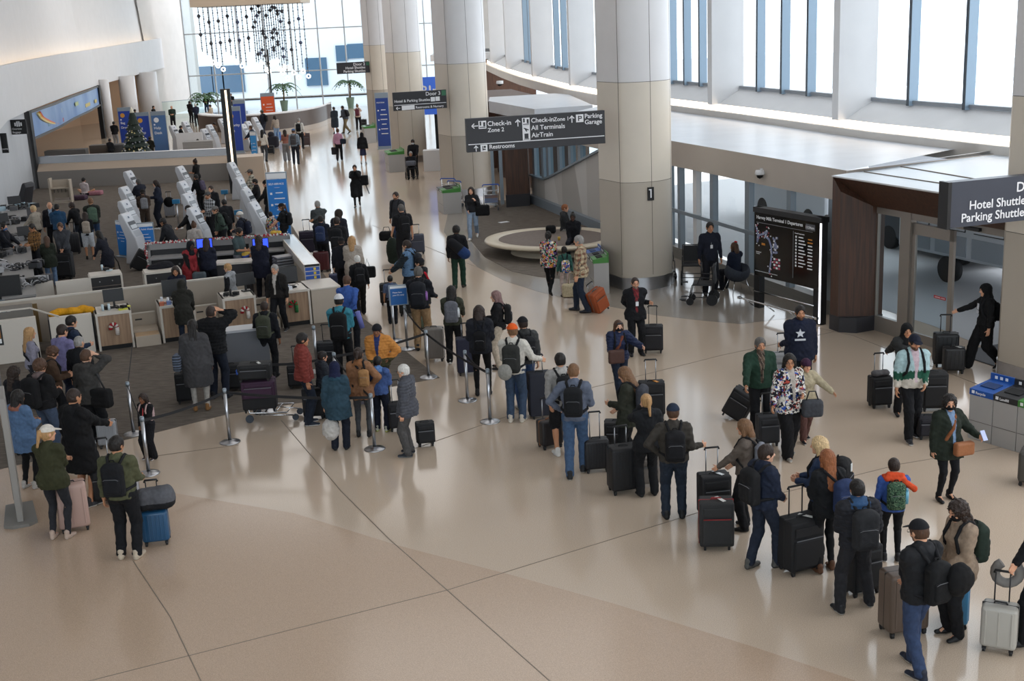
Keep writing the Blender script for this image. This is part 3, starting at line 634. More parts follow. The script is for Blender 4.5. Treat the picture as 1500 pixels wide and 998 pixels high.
# ================================================================== the hall
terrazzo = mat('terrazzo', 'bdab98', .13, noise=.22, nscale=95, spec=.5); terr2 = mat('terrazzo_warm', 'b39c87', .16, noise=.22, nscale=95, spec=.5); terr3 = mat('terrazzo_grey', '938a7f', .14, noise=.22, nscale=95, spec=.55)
carpetM = mat('carpet_loops', '6f675f', .95, noise=.28, nscale=3.5, stretch=(1, 5, 1), bump=.5, bscale=60, spec=.1)
seamM = mat('seam_metal', '7a6f62', .5); white = mat('white_paint', 'd9d8d8', .6, noise=.02, nscale=1.5); offw = mat('offwhite_paint', 'cfcac4', .6, noise=.03, nscale=1.2); greyw = mat('grey_wall', 'bfc1c4', .55, noise=.03, nscale=.8, stretch=(3, 3, .2))
colW = mat('column_white', 'd6d4d4', .35, noise=.02, nscale=2); colC = mat('column_cream', 'd2c8b9', .35, noise=.02, nscale=2); colT = mat('column_tan', 'b3a99b', .35, noise=.02, nscale=2)
steel = mat('brushed_steel', 'b4b5b8', .28, metal=1., noise=.05, nscale=6); chrome = mat('chrome', 'd5d6d8', .12, metal=1.); alum = mat('anodised_metal', '8f9aa3', .4, metal=.4); blk = mat('black_paint', '121214', .45); blkg = mat('black_gloss', '0b0b0d', .12)
darkp = mat('dark_panel', '2b2a2e', .5); walnut = woodmat('walnut_veneer', '3d2a21', '55392b'); oak = woodmat('oak_veneer', '8a705a', 'a2866c'); beige = mat('beige_laminate', 'b3a696', .5, noise=.03, nscale=3); topw = mat('worktop_white', 'c9c1b6', .4); glassM = glassmat('clear_glass'); glow = mat('cove_light', 'fff1dc', .5, emit='ffe9cf', estr=4.)
fl = MB(); fl.poly([(-45, -14, 0), (26, -14, 0), (26, 113, 0), (-45, 113, 0)], [(0, 1, 2, 3)]); struct(fl.build('floor', terrazzo))
def flat(name, pts, z, m, kind='structure'):
    mb = MB(); mb.prism(pts, -.02, z); o = mb.build(name, m); struct(o); return o
def px2(L, z=0.): return [tuple(at(x, y, z)[:2]) for x, y in L]
zone = px2([(-60, 660), (120, 700), (250, 722), (430, 752), (585, 800), (750, 843), (900, 885), (1100, 947), (1290, 1010)])+[(3, 3), (-20, 3), (-20, 16)]
flat('floor_warm_zone', zone, .002, terr2)
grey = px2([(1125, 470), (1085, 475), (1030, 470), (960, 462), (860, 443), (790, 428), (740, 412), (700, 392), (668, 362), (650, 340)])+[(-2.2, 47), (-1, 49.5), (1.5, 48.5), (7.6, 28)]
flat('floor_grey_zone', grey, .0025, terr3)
carc = px2([(740, 300), (705, 308), (688, 322), (683, 338), (690, 353), (710, 377), (750, 398), (790, 406), (830, 409.5), (860, 411), (890, 406)])+[(4.7, 36), (3., 41), (1.4, 47.6)]
flat('floor_carpet_lounge', carc, .008, carpetM)
carl = [(-16, 16.1), (-8.85, 19.89), (-6.68, 21.45)]+px2([(330, 608), (480, 584), (644, 554), (560, 488), (523, 460), (490, 425)])+[(-7.15, 42.1), (-9.3, 50.5), (-13.0, 60.5), (-23.4, 60.5), (-22.5, 57.6), (-21, 52.6), (-18, 30)]
flat('floor_carpet_checkin', carl, .008, carpetM)
def seamline(L):
    P = px2(L); mb = MB()
    for a, b in zip(P, P[1:]): mb.bar((*a, .003), (*b, .003), .012, .004)
    struct(mb.build('trim_1', seamM))
seamline([(412, 616), (500, 720), (570, 790), (655, 865), (830, 1020)]); seamline([(100, 1006), (655, 865), (1020, 752), (1240, 700), (1320, 700-20), (1470, 655)]); seamline([(195, 822), (250, 905), (300, 1010)])
seamline([(350, 652), (230, 668)]); seamline([(1150, 470), (1250, 492), (1500, 590)]); seamline([(600, 660), (720, 618), (860, 570), (1060, 520), (1300, 470)]); seamline([(545, 330), (700, 392)])
# ---- columns
def column(cx, cy, r, bands, label, flat0=170, flat1=240, top=14., kick=.33):
    def sec(r):
        L = []
        for k in range(49):
            a = radians(flat1)+radians(360-(flat1-flat0))*k/48; L.append((cx+r*cos(a), cy+r*sin(a)))
        return L
    def wallp(r, z0, z1, m, name):
        S = sec(r); mb = MB(); n = len(S)
        mb.poly([(x, y, z0) for x, y in S]+[(x, y, z1) for x, y in S], [(i, (i+1) % n, n+(i+1) % n, n+i) for i in range(n)], True); mb.sm[-1] = False
        mb.poly([(x, y, z1) for x, y in S], [tuple(range(n))]); o = mb.build(name, m, root); o['label'] = name.replace('_', ' '); return o
    root = empty('column', (0, 0, 0), 0, label, 'column', 'round columns down the hall')
    z1, z2 = bands
    root.location = (cx, cy, 0); cx0, cy0 = cx, cy; cx = cy = 0.
    wallp(r+.012, 0, kick, steel, 'steel_kick_plate'); wallp(r, kick, z1-.006, colT, 'tan_lower_cladding'); wallp(r, z1+.006, z2-.006, colC, 'cream_middle_cladding'); wallp(r, z2+.006, top, colW, 'white_upper_cladding')
    mb = MB()
    for z in (z1, z2): mb.prism(sec(r-.012), z-.006, z+.006)
    for adeg in (flat1, 290, 340): mb.box(((r-.004)*cos(radians(adeg)), (r-.004)*sin(radians(adeg)), top/2+.2), (.012, .012, top-.4), radians(adeg))
    mb.build('joint', mat('joint_dark', '55504a', .7), root)  # dark lines mark the joints between cladding panels
    return root
column(3.45, 32.47, .955, (2.83, 5.36), 'broad cream column in the middle right, bins at its foot and a restroom arrow plate on it')
column(-1.62, 51.5, 1.08, (2.5, 5.37), 'second column back, luggage carts gathered at its foot', 165, 245)
column(-4.95, 65.2, .95, (2.85, 5.6), 'third column back, a wheelchair in front of it', 165, 245)
column(-7.5, 78.3, .9, (3.1, 5.8), 'farthest thin column beside the tall blue help desk sign', 165, 245)
column(10.25, 22.3, 1.02, (2.83, 5.3), 'column cut by the right edge of the view, above the row of bins', 170, 235)
for i, (px, Y, r) in enumerate([(158, 90, .34), (191, 96, .62), (220, 103, .82)]):
    x, y = atY(px, 168-i*4, Y)[:2]; mb = MB(); mb.cyl((0, 0, 0), r, 4.1, 28); o = mb.build('round_column', colW, None, (x, y, 0)); tag(o, ['slim white column just right of the blue banner wall', 'white round column behind the left blue help signs', 'white round column nearest the grey end wall'][i], 'column')
# ---- left side: curved fascia with cove light, wall above and below
zs = 3.74; f0 = [(-13.5, 24), (-15.5, 34), tuple(at(-60, 214, zs)[:2]), tuple(at(0, 190, zs)[:2]), (-21.3, 54), (-22.9, 60.6), tuple(at(100, 140, zs)[:2]), (-28.5, 89.2)]
endp = atY(241, 99, 112.)
f0.append((endp[0], 112.))
ztop = [7.1, 7.1, 7.0]+[0]*6
def edge_h(g, img):  # height of the fascia's top where it crosses the traced edge
    for _ in range(1):
        best = None
        for z in np.linspace(3.8, 9, 260):
            x, y = proj((g[0], g[1], z)); yy = np.interp(x, [p[0] for p in img], [p[1] for p in img])
            e = abs(y-yy)
            if best is None or e < best[0]: best = (e, z)
    return best[1]
topedge = [(-100, 118), (0, 97), (60, 83), (150, 70), (241, 55)]; botedge = [(0, 190), (42, 163), (100, 140), (150, 121), (240, 99)]
zt = [7.1, 7.05, 6.9]+[edge_h(g, topedge) for g in f0[3:]]
zb = [3.74]*8+[edge_h(f0[-1], [(0, 190), (150, 121), (241, 99)])]; zb[-1] = endp[2]
for i in range(3): zt[i] = zt[3]
fm = MB(); fm.strip([(x, y, z) for (x, y), z in zip(f0, zb)], [(x, y, z) for (x, y), z in zip(f0, zt)]); back = [(x-.9, y+.25) for x, y in f0]
fm.strip([(x, y, z) for (x, y), z in zip(f0, zt)], [(x-.12, y, z) for (x, y), z in zip(f0, zt)]); fm.strip([(x-.12, y, z) for (x, y), z in zip(f0, zt)], [(x-.12, y, z-.35) for (x, y), z in zip(f0, zt)]); fm.strip([(x-.12, y, z-.35) for (x, y), z in zip(f0, zt)], [(x, y, z-.35) for (x, y), z in zip(back, zt)])
fm.strip([(x, y, z) for (x, y), z in zip(f0, zb)], [(x-7, y+2, z) for (x, y), z in zip(f0, zb)])
struct(fm.build('wall_left_fascia', white))
gl = MB(); gl.strip([(x-.3, y+.05, z-.30) for (x, y), z in zip(f0, zt)], [(x-.55, y+.05, z-.30) for (x, y), z in zip(f0, zt)]); o = gl.build('cove_light', mat('cove_light_left', 'fff1dc', .5, emit='ffdcb0', estr=4.)); tag(o, 'warm strip of light along the top of the left curved fascia', 'light')
uw = MB(); uw.strip([(x, y, z-.4) for (x, y), z in zip(back, zt)], [(x-.6, y, 14) for (x, y), z in zip(back, zt)]); struct(uw.build('wall_left', white))
e0 = f0[-1]; cor = at(293, 157, 0); ew = MB(); wb = at(232, 173, 0)
ew.strip([(wb[0], wb[1], 0), (cor[0], cor[1], 0)], [(wb[0]-1., wb[1], 14), (cor[0], cor[1], 14)]); ew.strip([(cor[0], cor[1], 0), (cor[0]+.25, cor[1]+.2, 0)], [(cor[0], cor[1], 14), (cor[0]+.25, cor[1]+.2, 14)]); struct(ew.build('wall_left_end', offw))
lw = MB(); L0 = [(-18.6, 45.0), (-19.9, 49.2), (-21.05, 52.6), (-22.5, 57.65), (-22.95, 60.3)]; lw.strip([(x, y, 0) for x, y in L0], [(x, y, 3.75) for x, y in L0]); struct(lw.build('wall_left_lower', greyw))
bb = MB(); bb.strip([(x+.03, y, 0) for x, y in L0], [(x+.03, y, .35) for x, y in L0]); struct(bb.build('baseboard_left', mat('grey_skirting', '7d7f83', .5)))
bw_ = MB(); bw_.strip([(-31, 60, 0), (-36, 90, 0), (-35, 104, 0), (-30, 112, 0)], [(-31, 60, 4.2), (-36, 90, 4.2), (-35, 104, 4.6), (-30, 112, 5)]); struct(bw_.build('wall_left_back', mat('tan_backdrop', 'c09a78', .6)))
rc_ = MB(); rc_.strip([(-30.5, 74, 0), (-32, 84, 0)], [(-30.5, 74, 4), (-32, 84, 4)]); struct(rc_.build('wall_left_recess', walnut))
# blue banner wall (long printed panel) between two black posts
P0 = np.array([-22.9, 60.6]); P1 = np.array([-28.5, 89.2]); bm = empty('banner_wall', (P0[0], P0[1], 0), 0, 'long blue printed banner with a rainbow arc under the left fascia', 'banner')
mb = MB(); mid = np.array([-25.75, 75.4]); pts = [P0, (P0+mid)/2+[.15, 0], mid, (P1+mid)/2+[.1, 0], P1]
mb.strip([(p[0]-P0[0], p[1]-P0[1], 2.42) for p in pts], [(p[0]-P0[0], p[1]-P0[1], 3.62) for p in pts]); bmat = mat('banner_blue', '5a7db5', .4, col2='86a3c9', nscale=.35, stretch=(1, 1, 1)); mb.build('printed_panel', bmat, bm)
mb = MB()
for z in (2.38, 3.66): 
    for a, b in zip(pts, pts[1:]): mb.bar((a[0]-P0[0], a[1]-P0[1], z), (b[0]-P0[0], b[1]-P0[1], z), .18, .10)
mb.build('frame', mat('banner_frame', '4b4742', .5), bm)
for q_, hh, wd in ((P0, 3.75, .32), (P1, 3.75, .3)): mb = MB(); mb.box((q_[0]-P0[0], q_[1]-P0[1], hh/2), (wd, wd, hh)); mb.build('post', blk, bm)
for k, (c, h0) in enumerate((('e3b04a', 0), ('d8655a', .35), ('e9d9a0', -.35))):   # rainbow arc on the panel
    mb = MB(); L = []
    for t in np.linspace(0, 1, 9):
        yy = 63.2+t*5.2+h0; f = (yy-60.6)/28.6; xx = -22.9-5.6*f+.1; L.append((xx-P0[0], yy-P0[1], 3.5-.95*t**.6))
    mb.tube(L, .07, 5); o = mb.build('rainbow_band', mat('band_'+c, c, .5), bm)
for (yy, ln, z, c) in ((70, 1.6, 3.15, 'aebfbf'), (77, 1.4, 3.15, 'b3c08a'), (66.5, 2.0, 2.75, '7fa0b8'), (70.5, 1.0, 2.62, 'b86a78'), (82, 2.4, 2.8, 'c9b56a'), (86.3, 1.2, 2.8, 'c9b56a')):
    f = (yy-60.6)/28.6; xx = -22.9-5.6*f+.12; mb = MB(); mb.box((xx-P0[0], yy-P0[1], z), (.02, ln, .22), atan2(5.6, 28.6)); mb.build('printed_word', mat('print_'+c, c, .6), bm)
# black square signs on the left wall
def wallsign(x0, y0, x1, y1, Y, label, words, size):
    a = atY(x0, y0, Y); b = atY(x1, y1, Y+3.0); e = empty('wall_sign', a, 0, label, 'sign'); wd = hypot(b[0]-a[0], b[1]-a[1]); d = np.array([(b[0]-a[0]), (b[1]-a[1])])/wd; h = a[2]-atY(x0, y1+1, Y)[2]
    d = np.array([d[0], d[1]]); return e, d, wd, h
for (px, py, Y, w_, h_, lab, words, icon) in ((27, 186, 56.5, .75, .66, 'small black square sign with a white baggage icon on the left wall', ['Oversize', 'Baggage'], True), (0, 210, 51.0, .62, .80, 'black sign cut by the left edge of the view', ['', 'Restrooms'], False)):
    c = atY(px, py, Y); e = empty('wall_sign', c, 0, lab, 'sign'); mb = MB(); mb.box((0, 0, 0), (w_, .06, h_)); mb.build('sign_panel', blk, e)
    wt = mat('sign_white', 'e8e8ea', .5)
    for i, t_ in enumerate(words):
        if t_: text('lettering', t_, .12, wt, e, Matrix.Translation((-w_/2+.09, -.034, -.12-i*.15))@Matrix.Rotation(radians(90), 4, 'X'))
    if icon:
        mb = MB()
        for k in range(4): mb.box((-.12+k*.09, -.035, .12), (.06, .01, .2 if k % 3 else .15))
        mb.box((0.015, -.035, .24), (.16, .01, .02)); mb.build('baggage_icon', wt, e)
# ---- far glazed wall
fy = 112.; fx0, fx1 = -27.6, 3.5; fg = MB(); fg.box(((fx0+fx1)/2, fy+.1, 9), (fx1-fx0, .02, 18)); struct(fg.build('window_1', glassM))
fm = MB(); mulw = mat('mullion_white', 'c9ccd0', .5); xs = np.arange(fx0, fx1, 2.35)
for i, x in enumerate(xs): fm.box((x, fy, 9), (.10, .25, 18))
for z in (1.1, 3.3, 6.9, 10.4): fm.box(((fx0+fx1)/2, fy, z), (fx1-fx0, .2, .10))
o = struct(fm.build('window_frame', mulw))
# plaza and buildings outside the far glass
mb = MB(); mb.box((-10, 150, -.3), (140, 76, .3)); struct(mb.build('ground_outside', mat('concrete', 'b9bcc0', .8)))
bl = empty('terminal_building', (-18, 132, 0), 0, 'pale building with blue windows seen through the far glass', 'building'); mb = MB(); mb.box((0, 4, 5.5), (30, 8, 11)); mb.build('wall', mat('pale_render', 'e6e9ec', .7), bl)
bwin = mat('blue_window', '4f6b84', .2, spec=.8)
for (x0, y0, x1, y1) in ((295, 97, 310, 137), (313, 97, 326, 137), (328, 95, 356, 136), (450, 84, 478, 126), (493, 66, 508, 90), (510, 63, 541, 86)):
    a = atY(x0, y1, 131.9); b = atY(x1, y0, 131.9); mb = MB(); mb.box(((a[0]+b[0])/2+18, -.1, (a[2]+b[2])/2), (abs(b[0]-a[0]), .12, abs(b[2]-a[2]))); mb.build('window', bwin, bl)
# ---- suspended soffit and bead chandelier
c0 = atY(283, 11, 98); c1 = atY(443, 2, 98); mb = MB(); mb.box(((c0[0]+c1[0])/2, 99.5, c0[2]+.9), (c1[0]-c0[0], 5, 1.8)); o = mb.build('ceiling_soffit', mat('soffit_beige', 'b9a894', .6)); struct(o)
chd = empty('bead_chandelier', ((c0[0]+c1[0])/2, 98.5, c0[2]), 0, 'wide chandelier of hanging bead strands ending in glowing rings', 'chandelier'); R_ = random.Random(4)
beadM = mat('dark_beads', '34343c', .4); bead2 = mat('blue_beads', '3f4560', .4); ringM = mat('glow_ring', 'fff', .4) if 0 else mat('glow_ring', (1, 1, 1), .4, emit='fff6ea', estr=4.)
strands = [(290+7*i, 14, 76+5*(i % 5)) for i in range(11)]+[(368+3.4*i, 9, 92+R_.randint(-8, 20)) for i in range(14)]+[(414+7.2*i, 7, 94+(i*7) % 16) for i in range(5)]
for i, (x, y0, y1) in enumerate(strands):
    Y = 97.6+(i % 4)*.6; a = atY(x, y0, Y); b = atY(x+(y1-y0)*.115, y1, Y); mb = MB(); off = np.array([(c0[0]+c1[0])/2, 98.5, c0[2]]); n = 22; a = a-off; b = b-off; a[2] = .02; b[0] = a[0]
    mb.tube([a, b], .025, 5)
    for k in range(n):
        p = a+(b-a)*(k+.5)/n; r = .04+.012*(k % 3)
        if i < 11 or i > 24: big = (i % 2 == 0 and k in (4+i % 3, 13+i % 4))
        else: big = R_.random() < .13
        if big: r = .15
        mb.lathe(p, [(.001, -r*1.15), (r*.8, -r*.5), (r, 0), (r*.8, r*.5), (.001, r*1.15)], 6)
    mb.build('bead_strand', bead2 if i % 5 == 3 else beadM, chd)
    r = .14+.1*((i*3) % 3); mb = MB(); mb.tube([b+np.array([r*cos(t), .05*(i % 3), -r-.15+r*sin(t)]) for t in np.linspace(0, 2*pi, 14, endpoint=False)], .045, 6, closed=True); mb.build('glowing_ring', ringM, chd)
# ---- right side: ledge with cove light, sloping sill, piers and tall windows
W_ = [(14.6, 21.0), (13.0, 25.2), (11.49, 29.07), (9.84, 33.62), (8.66, 38.03), (7.83, 41.01), (6.13, 46.78), (4.0, 54.9), (3.1, 59.5), (1.14, 74.), (.1, 84), (-.94, 96), (-1.9, 112)]
def offs(P, d):
    out = []
    for i, p in enumerate(P):
        a = np.array(P[max(i-1, 0)]); b = np.array(P[min(i+1, len(P)-1)]); t = (b-a)/np.linalg.norm(b-a); out.append((p[0]+t[1]*d, p[1]-t[0]*d))
    return out
Wn = offs(W_, 1.0)
if Wn[4][0] < W_[4][0]: sgn = -1
else: sgn = 1
def W3(d, z): return [(x, y, z) for x, y in offs(W_, d*sgn)]
mb = MB(); mb.strip(W3(0, 3.2), W3(0, 3.65)); mb.strip(W3(0, 3.65), W3(.05, 3.66)); mb.strip(W3(.05, 3.66), W3(.07, 3.62)); mb.strip(W3(.07, 3.62), W3(.32, 3.62)); struct(mb.build('wall_right_fascia', offw))
mb = MB(); mb.strip(W3(.30, 3.85), W3(.25, 3.86)); mb.strip(W3(.25, 3.86), W3(1.1, 4.32)); mb.strip(W3(1.1, 4.32), W3(1.3, 4.32)); struct(mb.build('wall_right_sill', white))
mb = MB(); mb.strip(W3(.28, 3.63), W3(.30, 3.85)); o = mb.build('cove_light', glow); tag(o, 'bright strip of light under the sills of the tall right windows', 'light')
mb = MB(); mb.strip(W3(1.2, 4.3), W3(1.2, 14)); struct(mb.build('window_2', glassM))
mb = MB(); mb.strip(W3(1.05, 4.33), W3(1.05, 4.43)); mb.strip(W3(1.05, 4.43), W3(1.25, 4.43)); struct(mb.build('window_frame', mat('sill_grey', '8d9298', .5)))
piers = [(1222, 172), (1039, 151), (930, 139.5), (834, 121.5), (779, 110.5), (741, 101.5), (718, 94)]; PP = []
poly = np.array(W_)
def on_wall(p):
    best = None
    for i in range(len(poly)-1):
        a, b = poly[i], poly[i+1]; t = np.clip(((p-a)@(b-a))/((b-a)@(b-a)), 0, 1); q = a+t*(b-a); d = np.linalg.norm(p-q)
        if best is None or d < best[0]: tt = (b-a)/np.linalg.norm(b-a); best = (d, q, tt, i+t)
    return best[1:]
def ray_wall(x, y):   # where the sight line crosses the wall line in plan
    d = ray(x, y)[:2]; best = None
    for i in range(len(poly)-1):
        a, b = poly[i], poly[i+1]; M = np.array([d, -(b-a)]).T
        try: s_, t = np.linalg.solve(M, a)
        except Exception: continue
        if -.001 <= t <= 1.001 and s_ > 0: return a+t*(b-a), (b-a)/np.linalg.norm(b-a), i+t
    return None
for x, y in piers:
    r = ray_wall(x, y)
    if r: PP.append(r)
PP.insert(0, (np.array([12.9, 25.5]), nrm(np.array([-1.7, 4.0])), .9)); PP.append((np.array([-1.5, 104.]), nrm(np.array([-1, 15.])), 11.5))
pm = MB(); mulM = mat('mullion_blue', '8fa3b4', .45, metal=.2); darkl = mat('gasket', '4e565e', .6)
def walk(i0, i1, n):
    out = []
    for k in range(1, n+1):
        u = i0+(i1-i0)*k/(n+1.); j = int(min(u, len(poly)-2)); out.append((poly[j]+(u-j)*(poly[j+1]-poly[j]), nrm(poly[j+1]-poly[j])))
    return out
for q, t, i in PP:
    nn = np.array([t[1], -t[0]]); c = q+nn*.62; pm.box((c[0], c[1], 9.05), (1.2, .34, 10.4), atan2(nn[1], nn[0]))
struct(pm.build('trim_2', white))
mm = MB(); dk = MB()
for a, b in zip(PP, PP[1:]):
    def arc(v0, v1, n):
        # equal spacing along the wall between two piers
        seg = [a[0]]+[poly[j] for j in range(int(a[2])+1, int(b[2])+1)]+[b[0]]; L = [np.linalg.norm(seg[k+1]-seg[k]) for k in range(len(seg)-1)]; T_ = sum(L)
        for m_ in range(1, n+1):
            s_ = T_*m_/(n+1.)
            for k, l in enumerate(L):
                if s_ <= l: yield seg[k]+(seg[k+1]-seg[k])*s_/l, nrm(seg[k+1]-seg[k]); break
                s_ -= l
    for q, t in arc(0, 1, 4):
        nn = np.array([t[1], -t[0]]); c = q+nn*1.08; mm.box((c[0], c[1], 9.2), (.30, .10, 9.8), atan2(nn[1], nn[0])); c2 = c-nn*.151; dk.box((c2[0], c2[1], 9.2), (.012, .105, 9.8), atan2(nn[1], nn[0]))
struct(mm.build('window_frame', mulM)); struct(dk.build('trim_3', darkl))
# ---- lower roofs (vestibule tops)
slab = mat('roof_panel', 'c3c6cb', .35, noise=.05, nscale=1.2); fasc = mat('fascia_beige', 'b8ada2', .5, noise=.02, nscale=2)
FA = [(7.58, 27.24), (6.17, 31.4), (4.71, 35.72), (2.9, 41.6), (1.7, 45.5)]; BA = [W_[3], W_[4], W_[6], W_[7], W_[8]]; BA = [(11.0, 30.3), (9.6, 34.3), (7.83, 41.0), (6.1, 46.8), (4.6, 52)]
mb = MB(); mb.strip([(x, y, 3.46) for x, y in FA], [(x+.1, y, 3.46) for x, y in BA]); struct(mb.build('ceiling_vestibule', slab))
mb = MB(); mb.strip([(x, y, 2.75) for x, y in FA], [(x, y, 3.46) for x, y in FA]); mb.strip([(x, y, 2.75) for x, y in FA], [(x+1.2, y+.4, 2.75) for x, y in FA]); mb.strip([(FA[0][0], FA[0][1], 2.75), (11.6, 29.0, 2.75)], [(FA[0][0], FA[0][1], 3.46), (11.6, 29.0, 3.46)]); struct(mb.build('wall_right_fascia', fasc))
mb = MB(); mb.poly([(7.58, 27.2, 3.46), (7.9, 27.0, 3.52), (11.7, 29.2, 3.52), (11.6, 29.6, 3.46)], [(0, 1, 2, 3)]); struct(mb.build('trim_4', white))
FB = [(7.09, 26.69), (8.43, 23.42), (8.95, 22.15)]; BB = [(11.6, 29.3), (13.6, 23.8), (14.0, 23.0)]
mb = MB(); mb.strip([(x, y, 3.44) for x, y in FB], [(x, y, 3.44) for x, y in BB]); struct(mb.build('ceiling_portal', mat('roof_light', 'cdd3d8', .4))); 
m2 = MB(); m2.bar((8.9, 27.6, 3.45), (9.9, 24.2, 3.45), .03, .02); m2.bar((7.9, 27.0, 3.45), (9.2, 23.7, 3.45), .02, .02); struct(m2.build('trim_5', seamM))
# second canopy further back (its own block)
CB = [(-1.0, 60), (-.55, 56.8), (1.34, 50.4), (3.75, 51.16), (4.9, 51.5)]
mb = MB(); mb.prism([CB[1], CB[2], CB[3], (3.2, 58.9), (2.6, 60.2), (-.53, 59.6)], 2.95, 3.45); struct(mb.build('ceiling_canopy', slab)); mb = MB(); mb.prism([(-.2, 57), (1.5, 51.2), (3.6, 51.7), (2.6, 59.6), (-.3, 59.3)], 0.0, 2.95); struct(mb.build('wall_canopy', walnut))
mb = MB(); mb.prism([(-1.6, 58.), (-1.0, 60), (2.2, 61.0), (0.6, 70), (-2.2, 70)], 0, 3.2); struct(mb.build('wall_shops', walnut))
# ---- glass wall to the right, low plinth, posts
GW = [(7.55, 27.75), (7.26, 28.44), (6.17, 31.72), (5.0, 35.4), (3.9, 38.8)]
mb = MB(); mb.strip([(x, y, 0) for x, y in GW], [(x, y, .33) for x, y in GW]); mb.strip([(x, y, .33) for x, y in GW], [(x+.3, y+.1, .33) for x, y in GW]); struct(mb.build('baseboard_right', mat('slatted_plinth', '77746f', .5, noise=.1, nscale=4, stretch=(.2, .2, 14))))
mb = MB(); mb.strip([(x+.12, y+.04, .33) for x, y in GW], [(x+.12, y+.04, 2.78) for x, y in GW]); struct(mb.build('window_3', glassM))
def gpt(x, y):
    d = ray(x, y)[:2]
    for i in range(len(GW)-1):
        a, b = np.array(GW[i]), np.array(GW[i+1]); s_, t = np.linalg.solve(np.array([d, -(b-a)]).T, a)
        if -.02 <= t <= 1.02: return a+t*(b-a), nrm(b-a)
mb = MB(); mw = MB()
for px, w_, kind in ((994, .16, 0), (1017, .22, 1), (1041, .20, 0), (1092, .22, 0), (1152, .18, 0), (1212, .14, 0), (980, .1, 0)):
    r = gpt(px, 400)
    if r is None: continue
    q, t = r; (mw if kind else mb).box((q[0]+.1, q[1], 1.5), (w_, .16, 2.6), atan2(t[1], t[0]))
for a, b in zip(GW, GW[1:]):
    mb.bar((*a, 1.42), (*b, 1.42), .06, .10)
struct(mb.build('trim_6', alum)); struct(mw.build('trim_7', white))
# drop-off lane beyond the glass
mb = MB(); mb.strip([(10.6, 21, .004), (9.4, 26.5, .004), (6.8, 34, .004), (2.5, 49, .004)], [(25, 21, .004), (25, 28, .004), (25, 40, .004), (25, 60, .004)]); struct(mb.build('ground_dropoff', mat('asphalt', 'a5a8ab', .8)))
mb = MB(); mb.strip([(22.5, 16, 0), (21, 30, 0), (18, 46, 0), (12, 66, 0)], [(22.5, 16, 1.5), (21, 30, 1.5), (18, 46, 1.5), (12, 66, 1.5)]); struct(mb.build('wall_outside', mat('pale_outside', 'c6ccd4', .7)))
# sloped stair wall with panels, wood pier, curb
S0 = np.array([1.06, 48.3]); S1 = np.array([3.9, 38.6]); sd_ = nrm(S1-S0); Ls = np.linalg.norm(S1-S0); pa = [mat('stair_panel_a', 'b9b4ae', .55), mat('stair_panel_b', 'a8a39d', .55), mat('stair_panel_c', 'c6c2bd', .55)]
cuts = [0, .08, .16, .27, .36, .50, .62, .74, .84, 1.]; skew = [0, .0, .0, .06, .0, .08, 0, .03, 0, 0]
def ztp(u): return 1.05 if u < .17 else 1.05+(u-.17)*2.75
sw = MB()
for k in range(3):
    mb = MB()
    for i in range(len(cuts)-1):
        if i % 3 != k: continue
        u0, u1 = cuts[i], cuts[i+1]; a = S0+sd_*Ls*(u0+skew[i]); b = S0+sd_*Ls*(u1+skew[i+1]); c = S0+sd_*Ls*u1; d = S0+sd_*Ls*u0
        mb.poly([(*a, .0), (*b, .0), (*c, ztp(u1)), (*d, ztp(u0))], [(0, 1, 2, 3)])
    struct(mb.build('wall_stair', pa[k]))
mb = MB(); 
for i in range(len(cuts)-1): a = S0+sd_*Ls*cuts[i]; b = S0+sd_*Ls*cuts[i+1]; mb.bar((*a, ztp(cuts[i])+.02), (*b, ztp(cuts[i+1])+.02), .2, .07)
mb.bar((S0[0]-.1, S0[1], .16), (S1[0]-.12, S1[1], .16), .18, .32); struct(mb.build('trim_8', alum))
mb = MB(); mb.strip([(*(S0+[.1, 0]), 0), (*(S1+[.1, 0]), 0)], [(*(S0+[.1, 0]), 2.95), (*(S1+[.1, 0]), 2.95)]); struct(mb.build('window_4', glassmat('blue_glass', (.55, .72, .78)))); mb = MB()
for u in (.03, .14, .2, .33, .45, .55): q = S0+sd_*Ls*u; zq = ztp(u); mb.box((q[0]+.1, q[1], (zq+2.95)/2), (.26, .2, 2.95-zq), atan2(sd_[1], sd_[0]))
struct(mb.build('window_frame', alum)); mb = MB(); mb.box((3.35, 39.6, 1.5), (.42, .5, 3.)); struct(mb.build('trim_9', offw))
wp = MB(); wp.prism([(.05, 47.2), (.92, 47.35), (1.0, 48.6), (.1, 48.6)], .48, 3.3); struct(wp.build('wall_wood_pier', walnut)); wp = MB(); wp.prism([(.02, 47.15), (.94, 47.3), (1.0, 48.6), (.08, 48.6)], 0, .48); struct(wp.build('baseboard_pier', darkp))
mb = MB(); mb.box((-.45, 48.6, 1.5), (.12, .12, 3.)); mb.box((-.12, 48.3, 1.5), (.14, .12, 3.)); struct(mb.build('trim_10', alum))
